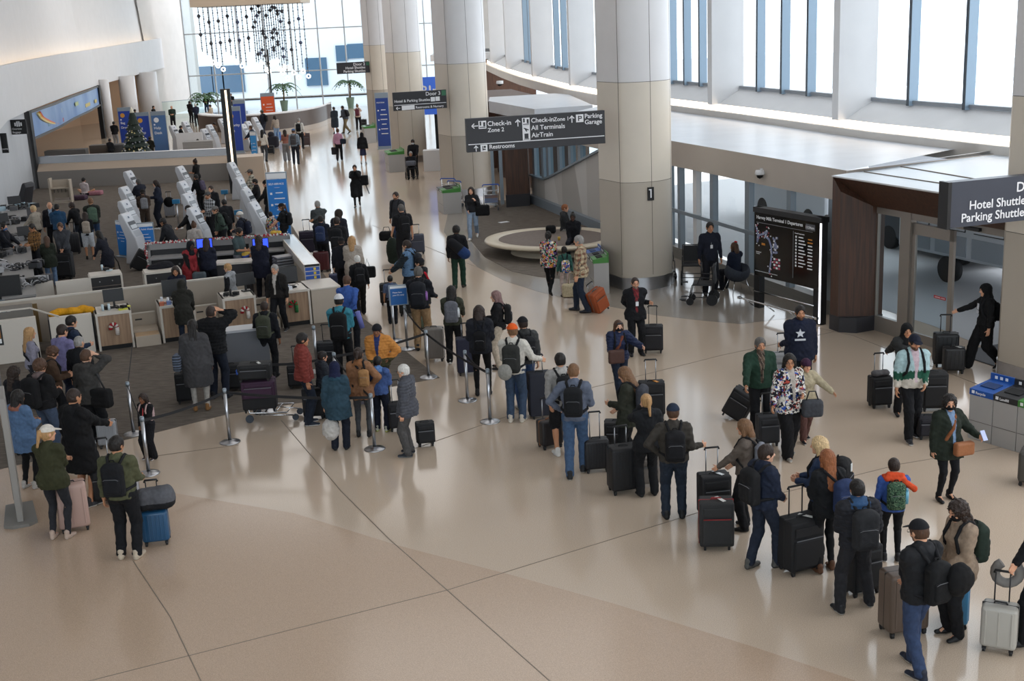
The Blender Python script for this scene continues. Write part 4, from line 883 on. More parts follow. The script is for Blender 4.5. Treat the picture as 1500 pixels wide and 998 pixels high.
# ---- wood portal and entrance doors
O = np.array([7.13, 26.68]); U = nrm(np.array([1.34, -3.27])); N_ = np.array([-U[1], U[0]]);
def D(u, n): return tuple(O+U*u+N_*n)
mb = MB(); base = [D(-.02, 0), D(.35, -.02), D(.62, .25), D(.62, .95), D(0, .95)]
P_ = lambda u, n, z: (*D(u, n), z)
mb.poly([P_(0, 0, .34), P_(.28, 0, .34), P_(.28, 0, 3.12), P_(0, 0, 3.42), P_(.6, .62, .34), P_(.6, .62, 2.78), P_(.6, .95, .34), P_(.6, .95, 2.78), P_(0, .95, .34), P_(0, .95, 3.42)], [(0, 1, 2, 3), (1, 4, 5, 2), (4, 6, 7, 5), (8, 0, 3, 9)])
mb.poly([P_(0, 0, 3.42), P_(.28, 0, 3.12), P_(.6, .62, 2.78), P_(4.6, .62, 2.78), P_(4.6, 0, 3.42)], [(0, 1, 2), (0, 2, 3, 4)])
mb.poly([(*D(.6, .62), 2.78), (*D(4.6, .62), 2.78), (*D(4.6, 1.4), 2.78), (*D(.6, 1.4), 2.78)], [(0, 1, 2, 3)])
struct(mb.build('door_1', walnut)); mb = MB(); mb.prism(base, 0, .34); struct(mb.build('baseboard_portal', darkp)); mb = MB(); mb.bar((*D(0, -.01), 3.43), (*D(4.6, -.01), 3.43), .03, .03); struct(mb.build('trim_11', white))
dn = .78
def dline(x, y):   # u on the door line under a pixel column
    d = ray(x, y)[:2]; s_, t = np.linalg.solve(np.array([d, -U]).T, O+N_*dn); return t
us = {k: dline(*p) for k, p in dict(a=(1285, 400), b=(1322, 400), c=(1334, 400), d=(1396, 420), e=(1462, 440)).items()}
def dbox(mb, u0, u1, z0, z1, th=.08, n=dn): 
    a = D((u0+u1)/2, n); mb.box((a[0], a[1], (z0+z1)/2), (u1-u0, th, z1-z0), atan2(U[1], U[0]))
mb = MB(); fr = mat('door_frame_metal', '8b837b', .4, metal=.3)
dbox(mb, us['a']-.04, us['a']+.02, 0, 2.78); dbox(mb, us['b']-.03, us['c']+.03, 0, 2.78, .16); dbox(mb, us['a'], us['b'], 0, .34, .1); dbox(mb, us['a'], us['e']+.6, 2.62, 2.80, .12)
struct(mb.build('door_2', fr)); mb = MB(); dbox(mb, us['a'], us['b'], .34, 2.62, .015); struct(mb.build('window_5', glassM))
dl = MB(); u0, u1 = us['c'], us['d']; dbox(dl, u0, u0+.14, .02, 2.55, .06); dbox(dl, u1-.12, u1, .02, 2.55, .06); dbox(dl, u0, u1, .02, .22, .06); dbox(dl, u0, u1, 2.32, 2.55, .06); struct(dl.build('door_3', fr)); mb = MB(); dbox(mb, u0+.14, u1-.12, .22, 2.32, .014); struct(mb.build('window_6', glassM))
e = empty('door_sticker', (*D(u0+.75*(u1-u0), dn-.045), 1.12), atan2(U[1], U[0]), 'red and white warning sticker on the glass door leaf', 'sticker'); mb = MB(); mb.box((0, 0, 0), (.34, .006, .06)); mb.build('red_strip', mat('sticker_red', 'b3222a', .5), e); text('lettering', 'CAUTION - DOOR', .035, mat('sign_white', 'e8e8ea', .5), e, Matrix.Translation((-.14, -.006, -.012))@Matrix.Rotation(radians(90), 4, 'X'))
sn = empty('door_sensor', (*D((us['d']+us['e'])/2-.05, dn-.1), 2.68), atan2(U[1], U[0]), 'small black sensor over the open doorway', 'sensor'); mb = MB(); mb.box((0, 0, 0), (.42, .08, .07)); mb.build('housing', blk, sn, bevel=.01)
mat_ = MB(); mat_.prism([D(us['d'], .85), D(us['e']+.8, .85), D(us['e']+.8, 3.4), D(us['d'], 3.4)], 0, .018); struct(mat_.build('floor_entrance_mat', mat('ribbed_mat', '54575c', .8)))
mb = MB(); mb.prism([D(us['d']-.05, 3.5), D(us['e']+1.2, 3.5), D(us['e']+1.2, 3.6), D(us['d']-.05, 3.6)], 0, .75); struct(mb.build('wall_outer_kerb', mat('dark_kerb', '3c4148', .7)))
# ---- unseen ceiling for light control; wall behind the viewer, glazed to add frontal light
mb = MB(); mb.prism([(-46, -12), (15.5, -12), (15.5, 21)]+[(x, y) for x, y in offs(W_, 1.3*sgn)[1:]]+[(-46, 113)], 14., 14.2); struct(mb.build('ceiling', white)); mb = MB(); mb.box((-14, -9, 1.6), (66, .2, 3.2)); struct(mb.build('wall_back', offw)); mb = MB(); mb.box((-14, -9, 8.6), (66, .02, 10.8)); struct(mb.build('window_back_fill', glassM))
mb = MB(); mb.box((-30, 14, 7), (.2, 46, 14)); struct(mb.build('wall_left_near', offw)); mb = MB(); mb.box((18.5, 6, 2), (.2, 30, 4.2)); struct(mb.build('wall_right_near', offw))
# ================================================================== fixed furniture, signs, equipment
wtx = mat('sign_white', 'e8e8ea', .5); RX = Matrix.Rotation(radians(90), 4, 'X')
def tx(e, body, size, x, y, z, m=None, align='LEFT', name='lettering'): return text(name, body, size, m or wtx, e, Matrix.Translation((x, y, z))@RX, align, bold=size*.012)
def arrow(mb, x, z, s, dr):
    y = -.04; t = s*.14
    if dr == 'up': mb.bar((x, y, z-s/2), (x, y, z+s/2), .01, t, (1, 0, 0)); mb.bar((x-s*.36, y, z+s*.1), (x+.01, y, z+s/2), .01, t, (1, 0, 0)); mb.bar((x+s*.36, y, z+s*.1), (x-.01, y, z+s/2), .01, t, (1, 0, 0))
    else: mb.bar((x-s/2, y, z), (x+s/2, y, z), .01, t, (0, 0, 1)); mb.bar((x-s*.1, y, z+s*.36), (x-s/2, y, z), .01, t, (0, 0, 1)); mb.bar((x-s*.1, y, z-s*.36), (x-s/2, y, z), .01, t, (0, 0, 1))
def hangsign(x0, yt, x1, yb0, Y0, Y1, label, side='l'):
    """sign panel from its left edge (x0, top yt0/bottom yb0) at depth Y0 to its right edge at depth Y1"""
    (ytl, ytr), (ybl, ybr) = yt, yb0
    a = atY(x0, ybl, Y0); b = atY(x1, ybr, Y1); h = (atY(x0, ytl, Y0)[2]-a[2]+atY(x1, ytr, Y1)[2]-b[2])/2; z = (a[2]+b[2])/2
    wd = hypot(b[0]-a[0], b[1]-a[1]); an = atan2(b[1]-a[1], b[0]-a[0]); e = empty('overhead_sign', (a[0], a[1], z), an, label, 'sign')
    mb = MB(); mb.box((wd/2, .09, h/2), (wd, .16, h)); mb.build('sign_panel', mat('sign_charcoal', '26262a', .45), e, bevel=.004); return e, wd, h
# main overhead sign on the middle column
e, w_, h_ = hangsign(685, (177, 159), 887, (226, 208), 30.4, 31.1, 'wide hanging sign with check-in zones, terminals, parking garage and restrooms in white letters')
mb = MB(); arrow(mb, w_*.06, h_*.78, .16, 'l'); arrow(mb, w_*.365, h_*.79, .17, 'up'); arrow(mb, w_*.755, h_*.80, .17, 'up'); arrow(mb, w_*.06, h_*.11, .14, 'up'); mb.bar((.03, -.005, h_*.235), (w_-.03, -.005, h_*.235), .012, .02)
def icon(mb, x, z, s): mb.box((x, -.004, z), (s, .012, s))
for x, z, s in ((w_*.115, h_*.80, .19), (w_*.425, h_*.81, .19), (w_*.425, h_*.59, .19), (w_*.425, h_*.37, .19), (w_*.815, h_*.81, .19), (w_*.118, h_*.105, .17)): icon(mb, x, z, s)
mb.build('arrows_and_plates', wtx, e); mb = MB(); ik_ = mat('sign_charcoal', '26262a', .45)
def icon_detail(mb, x, z, k):
    y = -.012
    if k == 'desk': mb.box((x-.05, y, z+.03), (.04, .004, .09)); mb.box((x+.045, y, z+.01), (.05, .004, .10)); mb.box((x, y, z-.06), (.15, .004, .02)); mb.box((x-.05, y, z+.065), (.035, .004, .035))
    if k == 'plane': mb.box((x, y, z), (.13, .004, .025), ry3(.4)); mb.box((x-.01, y, z-.02), (.03, .004, .09), ry3(-.5))
    if k == 'train': mb.box((x, y, z+.01), (.10, .004, .12)); mb.box((x, y-.002, z-.065), (.13, .004, .015))
    if k == 'p': mb.box((x-.03, y, z), (.025, .004, .13)); mb.box((x+.01, y, z+.045), (.07, .004, .022)); mb.box((x+.01, y, z-.002), (.07, .004, .022)); mb.box((x+.04, y, z+.02), (.022, .004, .06))
    if k == 'wc': mb.box((x-.03, y, z), (.02, .004, .11)); mb.box((x+.01, y, z-.03), (.06, .004, .03)); mb.box((x+.02, y, z+.03), (.05, .004, .05))
for x, z, k in ((w_*.115, h_*.80, 'desk'), (w_*.425, h_*.81, 'desk'), (w_*.425, h_*.59, 'plane'), (w_*.425, h_*.37, 'train'), (w_*.815, h_*.81, 'p'), (w_*.118, h_*.105, 'wc')): icon_detail(mb, x, z, k)
mb.build('pictograms', ik_, e); mb = MB(); mb.box((.02, 0, h_*.4), (.03, .2, h_)) ; 
tx(e, 'Check-in', .165, w_*.15, -.006, h_*.75); tx(e, 'Zone 2', .14, w_*.15, -.006, h_*.57); tx(e, 'Check-in', .16, w_*.462, -.006, h_*.77); tx(e, 'Zone 1', .135, w_*.625, -.006, h_*.77); tx(e, 'All Terminals', .16, w_*.462, -.006, h_*.55); tx(e, 'AirTrain', .16, w_*.462, -.006, h_*.33); tx(e, 'Parking', .155, w_*.85, -.006, h_*.80); tx(e, 'Garage', .155, w_*.85, -.006, h_*.62); tx(e, 'Restrooms', .145, w_*.155, -.006, h_*.07)
e, w_, h_ = hangsign(577, (136, 131), 655, (163, 158), 49.4, 49.9, 'hanging sign with Door 3, hotel and parking shuttles, restrooms and nursery'); gsq = mat('sign_green', '2f6b4b', .5)
mb = MB(); mb.box((w_*.95, -.006, h_*.83), (.17, .01, .2)); mb.build('green_plate', gsq, e); mb = MB()
for x, z in ((w_*.74, h_*.52), (w_*.83, h_*.53), (w_*.19, h_*.14), (w_*.27, h_*.145), (w_*.35, h_*.15)): mb.box((x, -.006, z), (.17, .01, .17))
m0 = MB(); m0.box((w_-.05, .75, h_/2), (.08, 1.3, .12)); m0.build('bracket', blk, e); arrow(mb, w_*.08, h_*.14, .16, 'l'); mb.bar((.03, -.006, h_*.30), (w_-.03, -.006, h_*.30), .012, .02); mb.build('arrow_and_plates', wtx, e)
tx(e, 'Door 3', .2, w_*.89, -.008, h_*.74, align='RIGHT'); tx(e, 'Hotel & Parking Shuttles', .145, w_*.69, -.008, h_*.45, align='RIGHT'); tx(e, 'Restrooms & Nursery', .125, w_*.41, -.008, h_*.07)
e, w_, h_ = hangsign(494, (92, 90), 543, (109, 106), 77.3, 77.7, 'small distant hanging sign with Door 2 and shuttle lines'); mb = MB(); mb.box((w_*.93, -.006, h_*.8), (.2, .01, .2)); mb.build('green_plate', gsq, e)
tx(e, 'Door 2', .24, w_*.85, -.008, h_*.68, align='RIGHT'); tx(e, 'Hotel Shuttles', .21, w_*.85, -.008, h_*.40, align='RIGHT'); tx(e, 'Parking Shuttles', .21, w_*.85, -.008, h_*.1, align='RIGHT')
a = atY(1386, 268, 20.9); e = empty('overhead_sign', atY(1388, 335, 20.9), 0, 'dark sign at the right edge with door, hotel shuttles and parking shuttles', 'sign'); b = atY(1560, 309.5, 21.6); a0 = np.array(e.location); wd = hypot(b[0]-a0[0], b[1]-a0[1]); e.rotation_euler = (0, 0, atan2(b[1]-a0[1], b[0]-a0[0])); hh = a[2]-a0[2]
mb = MB(); mb.box((wd/2, .10, hh/2), (wd, .2, hh)); mb.build('sign_panel', mat('sign_slate', '3b3f4a', .4), e); mb = MB(); mb.box((-.02, .08, hh/2), (.07, .26, hh+.02)); mb.build('end_cap', blk, e)
tx(e, 'Door 4', .24, wd*.560, -.008, hh*.66); tx(e, 'Hotel Shuttles', .215, wd*.680, -.008, hh*.37, align='RIGHT'); tx(e, 'Parking Shuttles', .215, wd*.675, -.008, hh*.105, align='RIGHT')
# restroom arrow plate on the middle column
e = empty('wall_plate', atY(953, 284, 31.55), radians(14), 'small black plate with a white arrow on the middle column', 'sign'); mb = MB(); mb.box((0, 0, 0), (.17, .05, .34)); mb.build('plate', blk, e); mb = MB(); mb.box((0, -.03, .0), (.03, .01, .2)); mb.box((-.02, -.03, .11), (.07, .01, .03)); mb.build('white_arrow', wtx, e)
# security cameras
for c, r, lab in ((atY(1113, 254, 30.6), .13, 'white dome camera on the beige fascia above the staff member'), (atY(732, 122, 60), .18, 'tiny dark dome camera on the far white ledge wall')):
    e = empty('dome_camera', c, 0, lab, 'camera'); mb = MB(); mb.lathe((0, 0, 0), [(.001, .09*r/.13), (r*.8, .08*r/.13), (r, 0), (r*.9, -.03)], 16); mb.box((.1, .06, .08), (.16, .1, .07)); mb.build('housing', white, e); mb = MB(); mb.lathe((0, 0, -.03), [(r*.7, 0), (r*.55, -.07), (.001, -.11)], 14); mb.build('dark_dome', blkg, e)
# ---- departures board
bl, br = at(1108, 449), at(1206, 476); an = atan2(br[1]-bl[1], br[0]-bl[0]); wd = hypot(br[0]-bl[0], br[1]-bl[1]); e = empty('departures_board', bl, an, 'tall black terminal map and departures board beside the wooden portal', 'board'); H = 2.46
mb = MB(); mb.box((.10, 0, H/2), (.20, .16, H)); mb.box((wd-.13, 0, H/2), (.26, .16, H)); mb.box((wd/2, 0, H-.06), (wd, .24, .12)); mb.build('posts', blk, e)
mb = MB(); mb.box((wd/2, 0, 1.62), (wd-.09, .18, 1.62)); mb.build('screen_panel', blkg, e); mb = MB(); mb.box((wd-.03, -.10, 1.24), (.035, .02, 2.4)); mb.build('edge_light', mat('edge_light', 'ffffff', .4, emit='f4f6ff', estr=3.5), e)
tx(e, 'Harvey Milk Terminal 1 Departures', .112, .10, -.096, 2.19); mb = MB(); mb.box((wd*.84, -.095, 2.20), (.30, .01, .14)); mb.build('clock_plate', mat('clock_grey', '4a4b50', .4), e); tx(e, '11:54am', .085, wd*.775, -.105, 2.17)
mb = MB(); mb.bar((.1, -.096, 2.10), (wd-.3, -.096, 2.10), .006, .012); mb.bar((wd*.60, -.096, .95), (wd*.60, -.096, 2.05), .008, .01, (1, 0, 0)); mb.build('divider_lines', mat('sign_grey', '77787c', .5), e)
R_ = random.Random(3); mg, mo_, mr, mbl = MB(), MB(), MB(), MB()
for i in range(10): z = 1.93-i*.075; mg.box((wd*.64, -.096, z), (.04, .008, .045)); mg.box((wd*.71+.02*(i % 3), -.096, z), (.15+.04*(i % 3), .008, .025)); (mo_ if i < 2 else mg).box((wd*.84, -.096, z-.012), (.13+.03*(i % 2), .008, .025))
path = [(.10, 1.98), (.16, 1.82), (.13, 1.62), (.2, 1.80), (.34, 1.84), (.50, 1.94), (.42, 1.80), (.56, 1.74), (.64, 1.58), (.66, 1.4), (.63, 1.2), (.60, 1.04), (.58, .95)]
for (x0, z0), (x1, z1) in zip(path, path[1:]): mbl.bar((x0, -.096, z0), (x1, -.096, z1), .008, .05, (0, 0, 1))
for k in range(46): x0, z0 = path[R_.randrange(len(path))]; x1 = x0+R_.uniform(-.07, .09); z1 = z0+R_.uniform(-.09, .09); R_.choice([mg, mg, mg, mr]).box((x1, -.099, z1), (.026, .008, .026))
for k in range(26): mg.box((.08+k*.031, -.097, .925-.0*k), (.015, .006, .015))
for k in range(18): R_.choice([mbl, mbl, mg]).box((.78+R_.uniform(-.07, .09), -.098, 1.62+R_.uniform(-.17, .2)), (.05, .008, .05))
for i in range(3):
    for j in range(4): (mr if (i+j) % 2 else mg).box((.76+i*.085, -.097, 1.30-j*.07), (.06, .008, .045))
mo_.box((.36, -.097, 1.60), (.12, .008, .05)); tx(e, 'International', .035, .10, -.098, 1.38); tx(e, 'Terminal', .035, .10, -.098, 1.34); tx(e, 'Ground Transportation', .034, wd*.62, -.098, 2.0)
mg.build('map_symbols', wtx, e)['kind'] = 'stuff'; mo_.build('orange_entries', mat('screen_orange', 'c9822a', .5), e); mr.build('pink_symbols', mat('screen_pink', 'b6455c', .5), e); mbl.build('terminal_plan', mat('screen_bluegrey', '8289a8', .5), e)
# rail in front of the board
re_ = empty('guard_rail', bl, an, 'low steel guard rail at the foot of the departures board', 'rail'); mb = MB(); mb.tube([(-.12, -.42, .26), (.0, -.42, .26), (wd-.1, -.42, .26), (wd+.2, -.40, .26)], .022, 8); mb.tube([(.0, -.10, .42), (wd-.2, -.10, .42)], .018, 8)
for u in (.05, wd*.35, wd*.68, wd-.15): mb.tube([(u, -.42, .26), (u, -.14, .05)], .014, 6)
mb.build('rails', chrome, re_)
for u in (-.14, wd+.22): mb = MB(); mb.box((u, -.41, .26), (.08, .07, .06)); mb.build('bracket_end', chrome, re_)
# ---- stanchions with belts
st0 = None; STC = {}
def stanchion(pos, label, tilt=None, tall=.99, group='silver belt posts along the queues'):
    e = empty('queue_post', pos, 0, label, 'queue post', group)
    if 'm' not in STC:
        a = MB(); a.lathe((0, 0, 0), [(.001, .0), (.18, .0), (.185, .008), (.17, .018), (.06, .045), (.035, .05)], 28); b = MB(); b.cyl((0, 0, .045), .031, tall-.11, 18); c = MB(); c.cyl((0, 0, tall-.07), .036, .07, 18); c.cyl((0, 0, tall), .030, .012, 16)
        STC['m'] = [a.build('base_plate', steel, e), b.build('pole', steel, e), c.build('belt_head', alum, e)]
    else:
        for o in STC['m']: c = o.copy(); COL.objects.link(c); c.parent = e
    return e
def belt(p, q, z=.93, sag=.02, name='retractable_belt', label=None, m=None):
    mb = MB(); n = 6; pts = [np.array([p[0]+(q[0]-p[0])*t, p[1]+(q[1]-p[1])*t, z-sag*4*t*(1-t)]) for t in np.linspace(0, 1, n+1)]
    for a, b in zip(pts, pts[1:]): mb.bar(a, b, .006, .05)
    o = mb.build(name, m or mat('belt_black', '141417', .7), None, origin=(float(p[0]), float(p[1]), z)); tag(o, label, 'belt'); return o
ST = {'a': (337, 648), 'b': (549, 658), 'c': (685, 587), 'd': (718, 618), 'e': (628, 553), 'f': (391, 603), 'h': (597, 512), 'i': (578, 500), 'j': (196, 636), 'k': (218, 694), 'l': (495, 590), 'm': (465, 545)}
SL = {'a': 'silver post standing alone on bare floor right of the long grey coat', 'b': 'silver post between the tan jacket woman and the elderly man', 'c': 'silver post behind the woman with the low black backpack', 'd': 'silver post nearest the orange cap man', 'e': 'silver post at the right corner of the dark carpet', 'f': 'silver post behind the loaded luggage cart', 'h': 'silver post under the small blue poster', 'i': 'silver post left of the small blue poster', 'j': 'silver post with the tray shelf left of the small girl', 'k': 'nearest silver post in front of the small girl', 'l': 'silver post left of the boy in the orange jacket', 'm': 'silver post in front of the beige end counter'}
SP = {}
for k, (x, y) in ST.items(): g = at(x, y); SP[k] = g; stanchion((g[0], g[1], .008 if k in 'fhilm' else 0), SL[k], group=None)
girl = at(227, 672)
for p, q, lab in (('a', 'k', 'black belt stretched behind the small girl to the lone post'), ('a', 'b', 'long black belt across the red puffer jacket man'), ('b', 'l', 'black belt rising behind the blue hooded coat'), ('l', 'e', 'black belt behind the boy in orange'), ('e', 'h', 'black belt from the carpet corner to the blue poster'), ('e', 'd', 'black belt across the navy suitcase by the right queue'), ('c', 'd', 'short black belt between the two right posts'), ('f', 'l', 'black belt behind the luggage cart'), ('j', 'k', 'black and red belt left of the small girl')):
    belt(SP[p], SP[q], label=lab, sag=.05)
belt((SP['k'][0], SP['k'][1]), (SP['k'][0]-.16, SP['k'][1]+.62), label='short red belt end left of the small girl', m=mat('belt_red', 'b3202a', .6)); belt((SP['j'][0], SP['j'][1]), (SP['j'][0]-.75, SP['j'][1]+2.9), label='black belt going back to the check-in carpet')
# tall info totem at the left edge
g = at(30, 757); e = empty('info_totem', g, radians(-68), 'tall grey slanted-edge information totem cut by the left edge', 'sign'); mb = MB(); mb.prism([(-.50, -.20), (.40, -.24), (.50, -.12), (.50, .12), (.40, .24), (-.50, .20)], 0, .05); mb.build('foot', mat('totem_grey', '77746f', .5), e); mb = MB(); mb.box((-.02, 0, 1.02), (.80, .09, 1.94)); mb.build('slab', mat('totem_slab', '8c8883', .45), e, bevel=.01); mb = MB(); mb.box((-.02, -.048, 1.75), (.7, .006, .4)); mb.build('copper_header', mat('totem_header', '9a7f6d', .5), e)
mb = MB(); mb.box((-.02, -.048, .95), (.7, .006, 1.1)); mb.build('dark_face', mat('totem_face', '4d4c49', .5), e); mb = MB()
for i in range(11): mb.box((-.1, -.053, 1.40-i*.075), (.4-.08*(i % 3), .004, .022))
mb.build('text_lines', mat('totem_text', '2c2c2b', .6), e)
# ---- litter bins
def bins(p0, ang, cols, w, d, h, label, cat='litter bin', words=None, grp=None, back=.2):
    for i, (c, nm, word) in enumerate(cols):
        e = empty('litter_bin', (p0[0]+cos(ang)*w*i, p0[1]+sin(ang)*w*i, 0), ang, label[i], 'litter bin'); mb = MB(); mb.box((w/2, d/2, h/2), (w-.012, d, h)); mb.build('cabinet', mat('bin_grey', 'a5a29f', .4), e, bevel=.004)
        m_ = mat('bin_'+nm, c, .4); mb = MB(); mb.poly([(.0, -.01, h), (w, -.01, h), (w, -.01, h+.10), (0, -.01, h+.10), (0, d, h), (w, d, h), (w, d, h+.16), (0, d, h+.16)], [(0, 1, 2, 3), (5, 4, 7, 6), (1, 5, 6, 2), (4, 0, 3, 7), (3, 2, 6, 7)]); mb.box((w/2, d-.02, h+.16), (w, .03, .20)); mb.build('coloured_lid', m_, e, bevel=.005)
        mb = MB(); Rt = rx3(atan2(.06, d)); mb.box((w/2, d*.45, h+.137), (w*.62, d*.38, .012), Rt); mb.build('opening', mat('opening_black', '0a0a0b', .8) if nm != 'blue' else mat('opening_blue', '12305e', .6), e); tx(e, word, .06, w*.28, -.016, h+.03, name='lettering'); mb = MB(); mb.box((w*.17, -.014, h+.055), (.05, .006, .05)); mb.build('bin_symbol', wtx, e); mb = MB()
        for k in range(3): mb.box((w*.25+k*w*.22, d-.037, h+.2), (.05, .006, .05))
        mb.build('pictograms', wtx, e); mb = MB(); mb.box((w/2, -.004, h*.42), (w-.02, .004, .006)); mb.build('panel_joint', mat('joint_dark', '55504a', .7), e)  # dark line for the cabinet's panel joint
pR = at(1417, 641); qR = at(1487, 662); an = atan2(qR[1]-pR[1], qR[0]-pR[0]); COLS = [('1d4f9a', 'blue', 'Recycle'), ('2a2a2c', 'black', 'Landfill'), ('3e7d34', 'green', 'Compost')]
bins(pR, an, COLS, .45, .56, .76, ['blue topped recycling bin at the right edge, near the shoulder-bag woman', 'black topped landfill bin, middle of the right edge row', 'green topped compost bin cut by the right edge'])
bins((2.06, 32.66), atan2(-1, .1), COLS, .47, .40, .82, ['blue lidded bin at the foot of the middle column', 'black lidded bin between the blue and green ones by the middle column', 'green lidded bin facing the plaid shirt man'])
bins((-2.62, 47.3), atan2(-.97, .23), [COLS[1], COLS[2]], .6, .7, .8, ['black topped bin left of the luggage carts', 'green topped bin nearest the luggage carts'])
bins((-5.9, 61.6), atan2(-.97, .23), [COLS[2]], 1.3, .8, .85, ['green topped double bin left of the wheelchair']); bins((-8.7, 77.3), atan2(-.97, .23), [COLS[2]], 1.2, .7, .9, ['distant green topped bin beside the farthest column'])
# ---- round lounge bench
bc = (at(805, 333, .45)[:2]+at(800, 365, .45)[:2])/2+np.array([.15, 0]); e = empty('round_bench', (bc[0], bc[1], 0), radians(-20), 'large oval cream bench with a grey padded middle', 'bench'); sx, sy = 2.15, float(at(805, 333, .45)[1]-at(800, 365, .45)[1])/2; cream = mat('bench_cream', 'c9bca6', .35)
mb = MB(); mb.lathe((0, 0, 0), [(.62, 0), (.60, .14), (.70, .22), (.97, .36), (1., .40), (.985, .455), (.93, .47), (.80, .455), (.78, .42)], 56, sx=sx, sy=sy); mb.build('bench_shell', cream, e); mb = MB(); mb.lathe((0, 0, 0), [(.80, .43), (.76, .452), (.5, .458), (.001, .46)], 48, sx=sx, sy=sy); mb.build('seat_pad', mat('bench_pad', '6f635b', .8, noise=.1, nscale=9), e)
# ---- tray of paper left on the carpet etc.
for (x, y), lab in (((733, 353), 'white paper sheet on the carpet left of the round bench'), ((738, 326), 'small white card dropped on the lounge carpet')):
    g = at(x, y); mb = MB(); mb.box((0, 0, .004), (.36, .22, .006), .5); o = mb.build('paper_sheet', wtx, None, (g[0], g[1], .009)); tag(o, lab, 'paper')
# ---- airport luggage carts
def cart(x, y, rz, label, ad=None, load=False):
    e = empty('luggage_cart', (x, y, .0), rz, label, 'luggage cart'); mb = MB(); W2 = .28
    for sd in (-1, 1): mb.tube([(sd*W2, -.42, .20), (sd*W2, .28, .20), (sd*W2, .42, .98)], .016, 8); mb.tube([(sd*W2*.7, -.55, .12), (sd*W2, .1, .16)], .014, 6)
    for yy in (-.42, -.2, 0, .2): mb.tube([(-W2, yy, .2), (W2, yy, .2)], .012, 6)
    mb.tube([(-W2, .36, .62), (W2, .36, .62)], .012, 6); mb.tube([(-W2, .39, .78), (W2, .39, .78)], .012, 6)
    for k in range(5): mb.tube([(-W2+.11*k+.06, .36, .62), (-W2+.11*k+.06, .39, .82)], .006, 5)
    mb.build('frame', chrome, e); mb = MB(); mb.tube([(-W2-.04, .42, .96), (-W2, .44, 1.02), (W2, .44, 1.02), (W2+.04, .42, .96)], .022, 8); mb.build('blue_handle', mat('cart_blue', '1f4fa8', .45), e)
    for (wx, wy) in ((-.25, .3), (.25, .3), (-.17, -.55), (.17, -.55)):
        mb = MB(); mb.cyl((wx-.02, wy, .075), .075 if wy > 0 else .06, .04, 16, axis='x'); mb.build('wheel', mat('cart_wheel', '3f4650', .6), e)
    if ad: mb = MB(); mb.box((0, .30, .46), (.5, .02, .30)); o = mb.build('advert_board', mat('advert_sky', '5a7ea8', .5, col2='8a6a55', nscale=2.2, stretch=(.3, 1, 3)), e)
    return e
g = at(725, 318); cart(-.55, 46.8, radians(182), 'luggage cart with a landscape advert standing before the wooden pier', ad=True)
cart(-1.75, 48.3, radians(150), 'luggage cart nested behind the white walking shoes woman'); cart(-2.1, 49.2, radians(160), 'rearmost luggage cart against the second column')
# ---- check-in counters, front row
U2 = nrm(np.array([4.64, 1.75])); N2 = np.array([-U2[1], U2[0]]); O2 = np.array([-9.542, 27.668]); A2 = atan2(U2[1], U2[0])
def C2(s_, n=0.): p = O2+U2*s_+N2*n; return (float(p[0]), float(p[1]))
deskH = .90
def counter(s0, s1, label, front=oak):
    e = empty('check_in_counter', (*C2(s0), 0), A2, label, 'counter'); w = s1-s0; mb = MB(); mb.box((w/2, .42, deskH-.03), (w+.06, .86, .06)); mb.box((.0, .42, deskH/2), (.05, .84, deskH)); mb.box((w, .42, deskH/2), (.05, .84, deskH)); mb.build('white_surround', topw, e, bevel=.004)
    mb = MB(); mb.box((w/2, .04, .48), (w-.05, .05, .72)); mb.build('wood_front', front, e); mb = MB(); mb.box((w/2, .10, .06), (w-.05, .06, .12)); mb.build('dark_plinth', blk, e); return e
cs = [(0, .75), (1.44, 2.2), (2.9, 3.64), (4.28, 4.96)]
for (a, b), lab in zip(cs, ('wooden check-in counter with a red and white candy cane', 'wooden check-in counter with the cluttered papers and large monitor', 'wooden check-in counter beside the boy in grey and black', 'wooden check-in counter with a red and green candy cane')): counter(a, b, lab)
def scale(s0, s1, label):
    e = empty('baggage_scale', (*C2(s0), 0), A2, label, 'baggage scale'); w = s1-s0-.06; mb = MB(); mb.box((w/2, .14, .13), (w, .42, .26)); mb.box((w/2, .55, .30), (w, .5, .06)); mb.box((w/2, .85, .42), (w, .08, .4)); mb.build('belt_housing', beige, e); mb = MB(); mb.box((w/2, .20, .268), (w-.04, .5, .02)); mb.build('tan_belt', mat('belt_tan', 'b89a78', .45), e); mb = MB(); mb.box((w/2, .78, .64), (w, .03, .03)); mb.build('top_rail', topw, e); mb = MB(); mb.box((w*.3, .80, .48), (.16, .02, .03)); mb.build('display', blk, e)  # the scale belt is one plain tan surface
scale(.80, 1.42, 'low baggage scale between the candy cane counter and the monitor counter'); scale(2.24, 2.88, 'low baggage scale behind the leaning dark coat customer'); scale(3.68, 4.25, 'low baggage scale behind the man looking back')
# candy canes
def candy(s_, c1, c2, label):
    o3 = C2(s_, -.03); e = empty('candy_cane', (*o3, .50), A2, label, 'decoration'); pts = [(0, 0, -.14), (0, 0, .05)]+[(-.07+.07*cos(t), 0, .05+.08*sin(t)) for t in np.linspace(.2, pi, 6)]; pts += [(-.14, 0, 0)]
    for i in range(len(pts)-1): mb = MB(); mb.tube([pts[i], pts[i+1]], .045, 8); mb.build('stripe', mat('tinsel_'+(c1 if i % 2 else c2), c1 if i % 2 else c2, .7, bump=.8, bscale=60), e)
candy(.42, 'a01722', 'd8cfc8', 'red and white candy cane decoration on the leftmost wooden counter'); candy(4.62, 'a01722', '1f6b34', 'red and green tinsel candy cane on the rightmost wooden counter'); candy(3.45, 'a01722', 'd8cfc8', 'small candy cane decoration half hidden by the boy in grey')
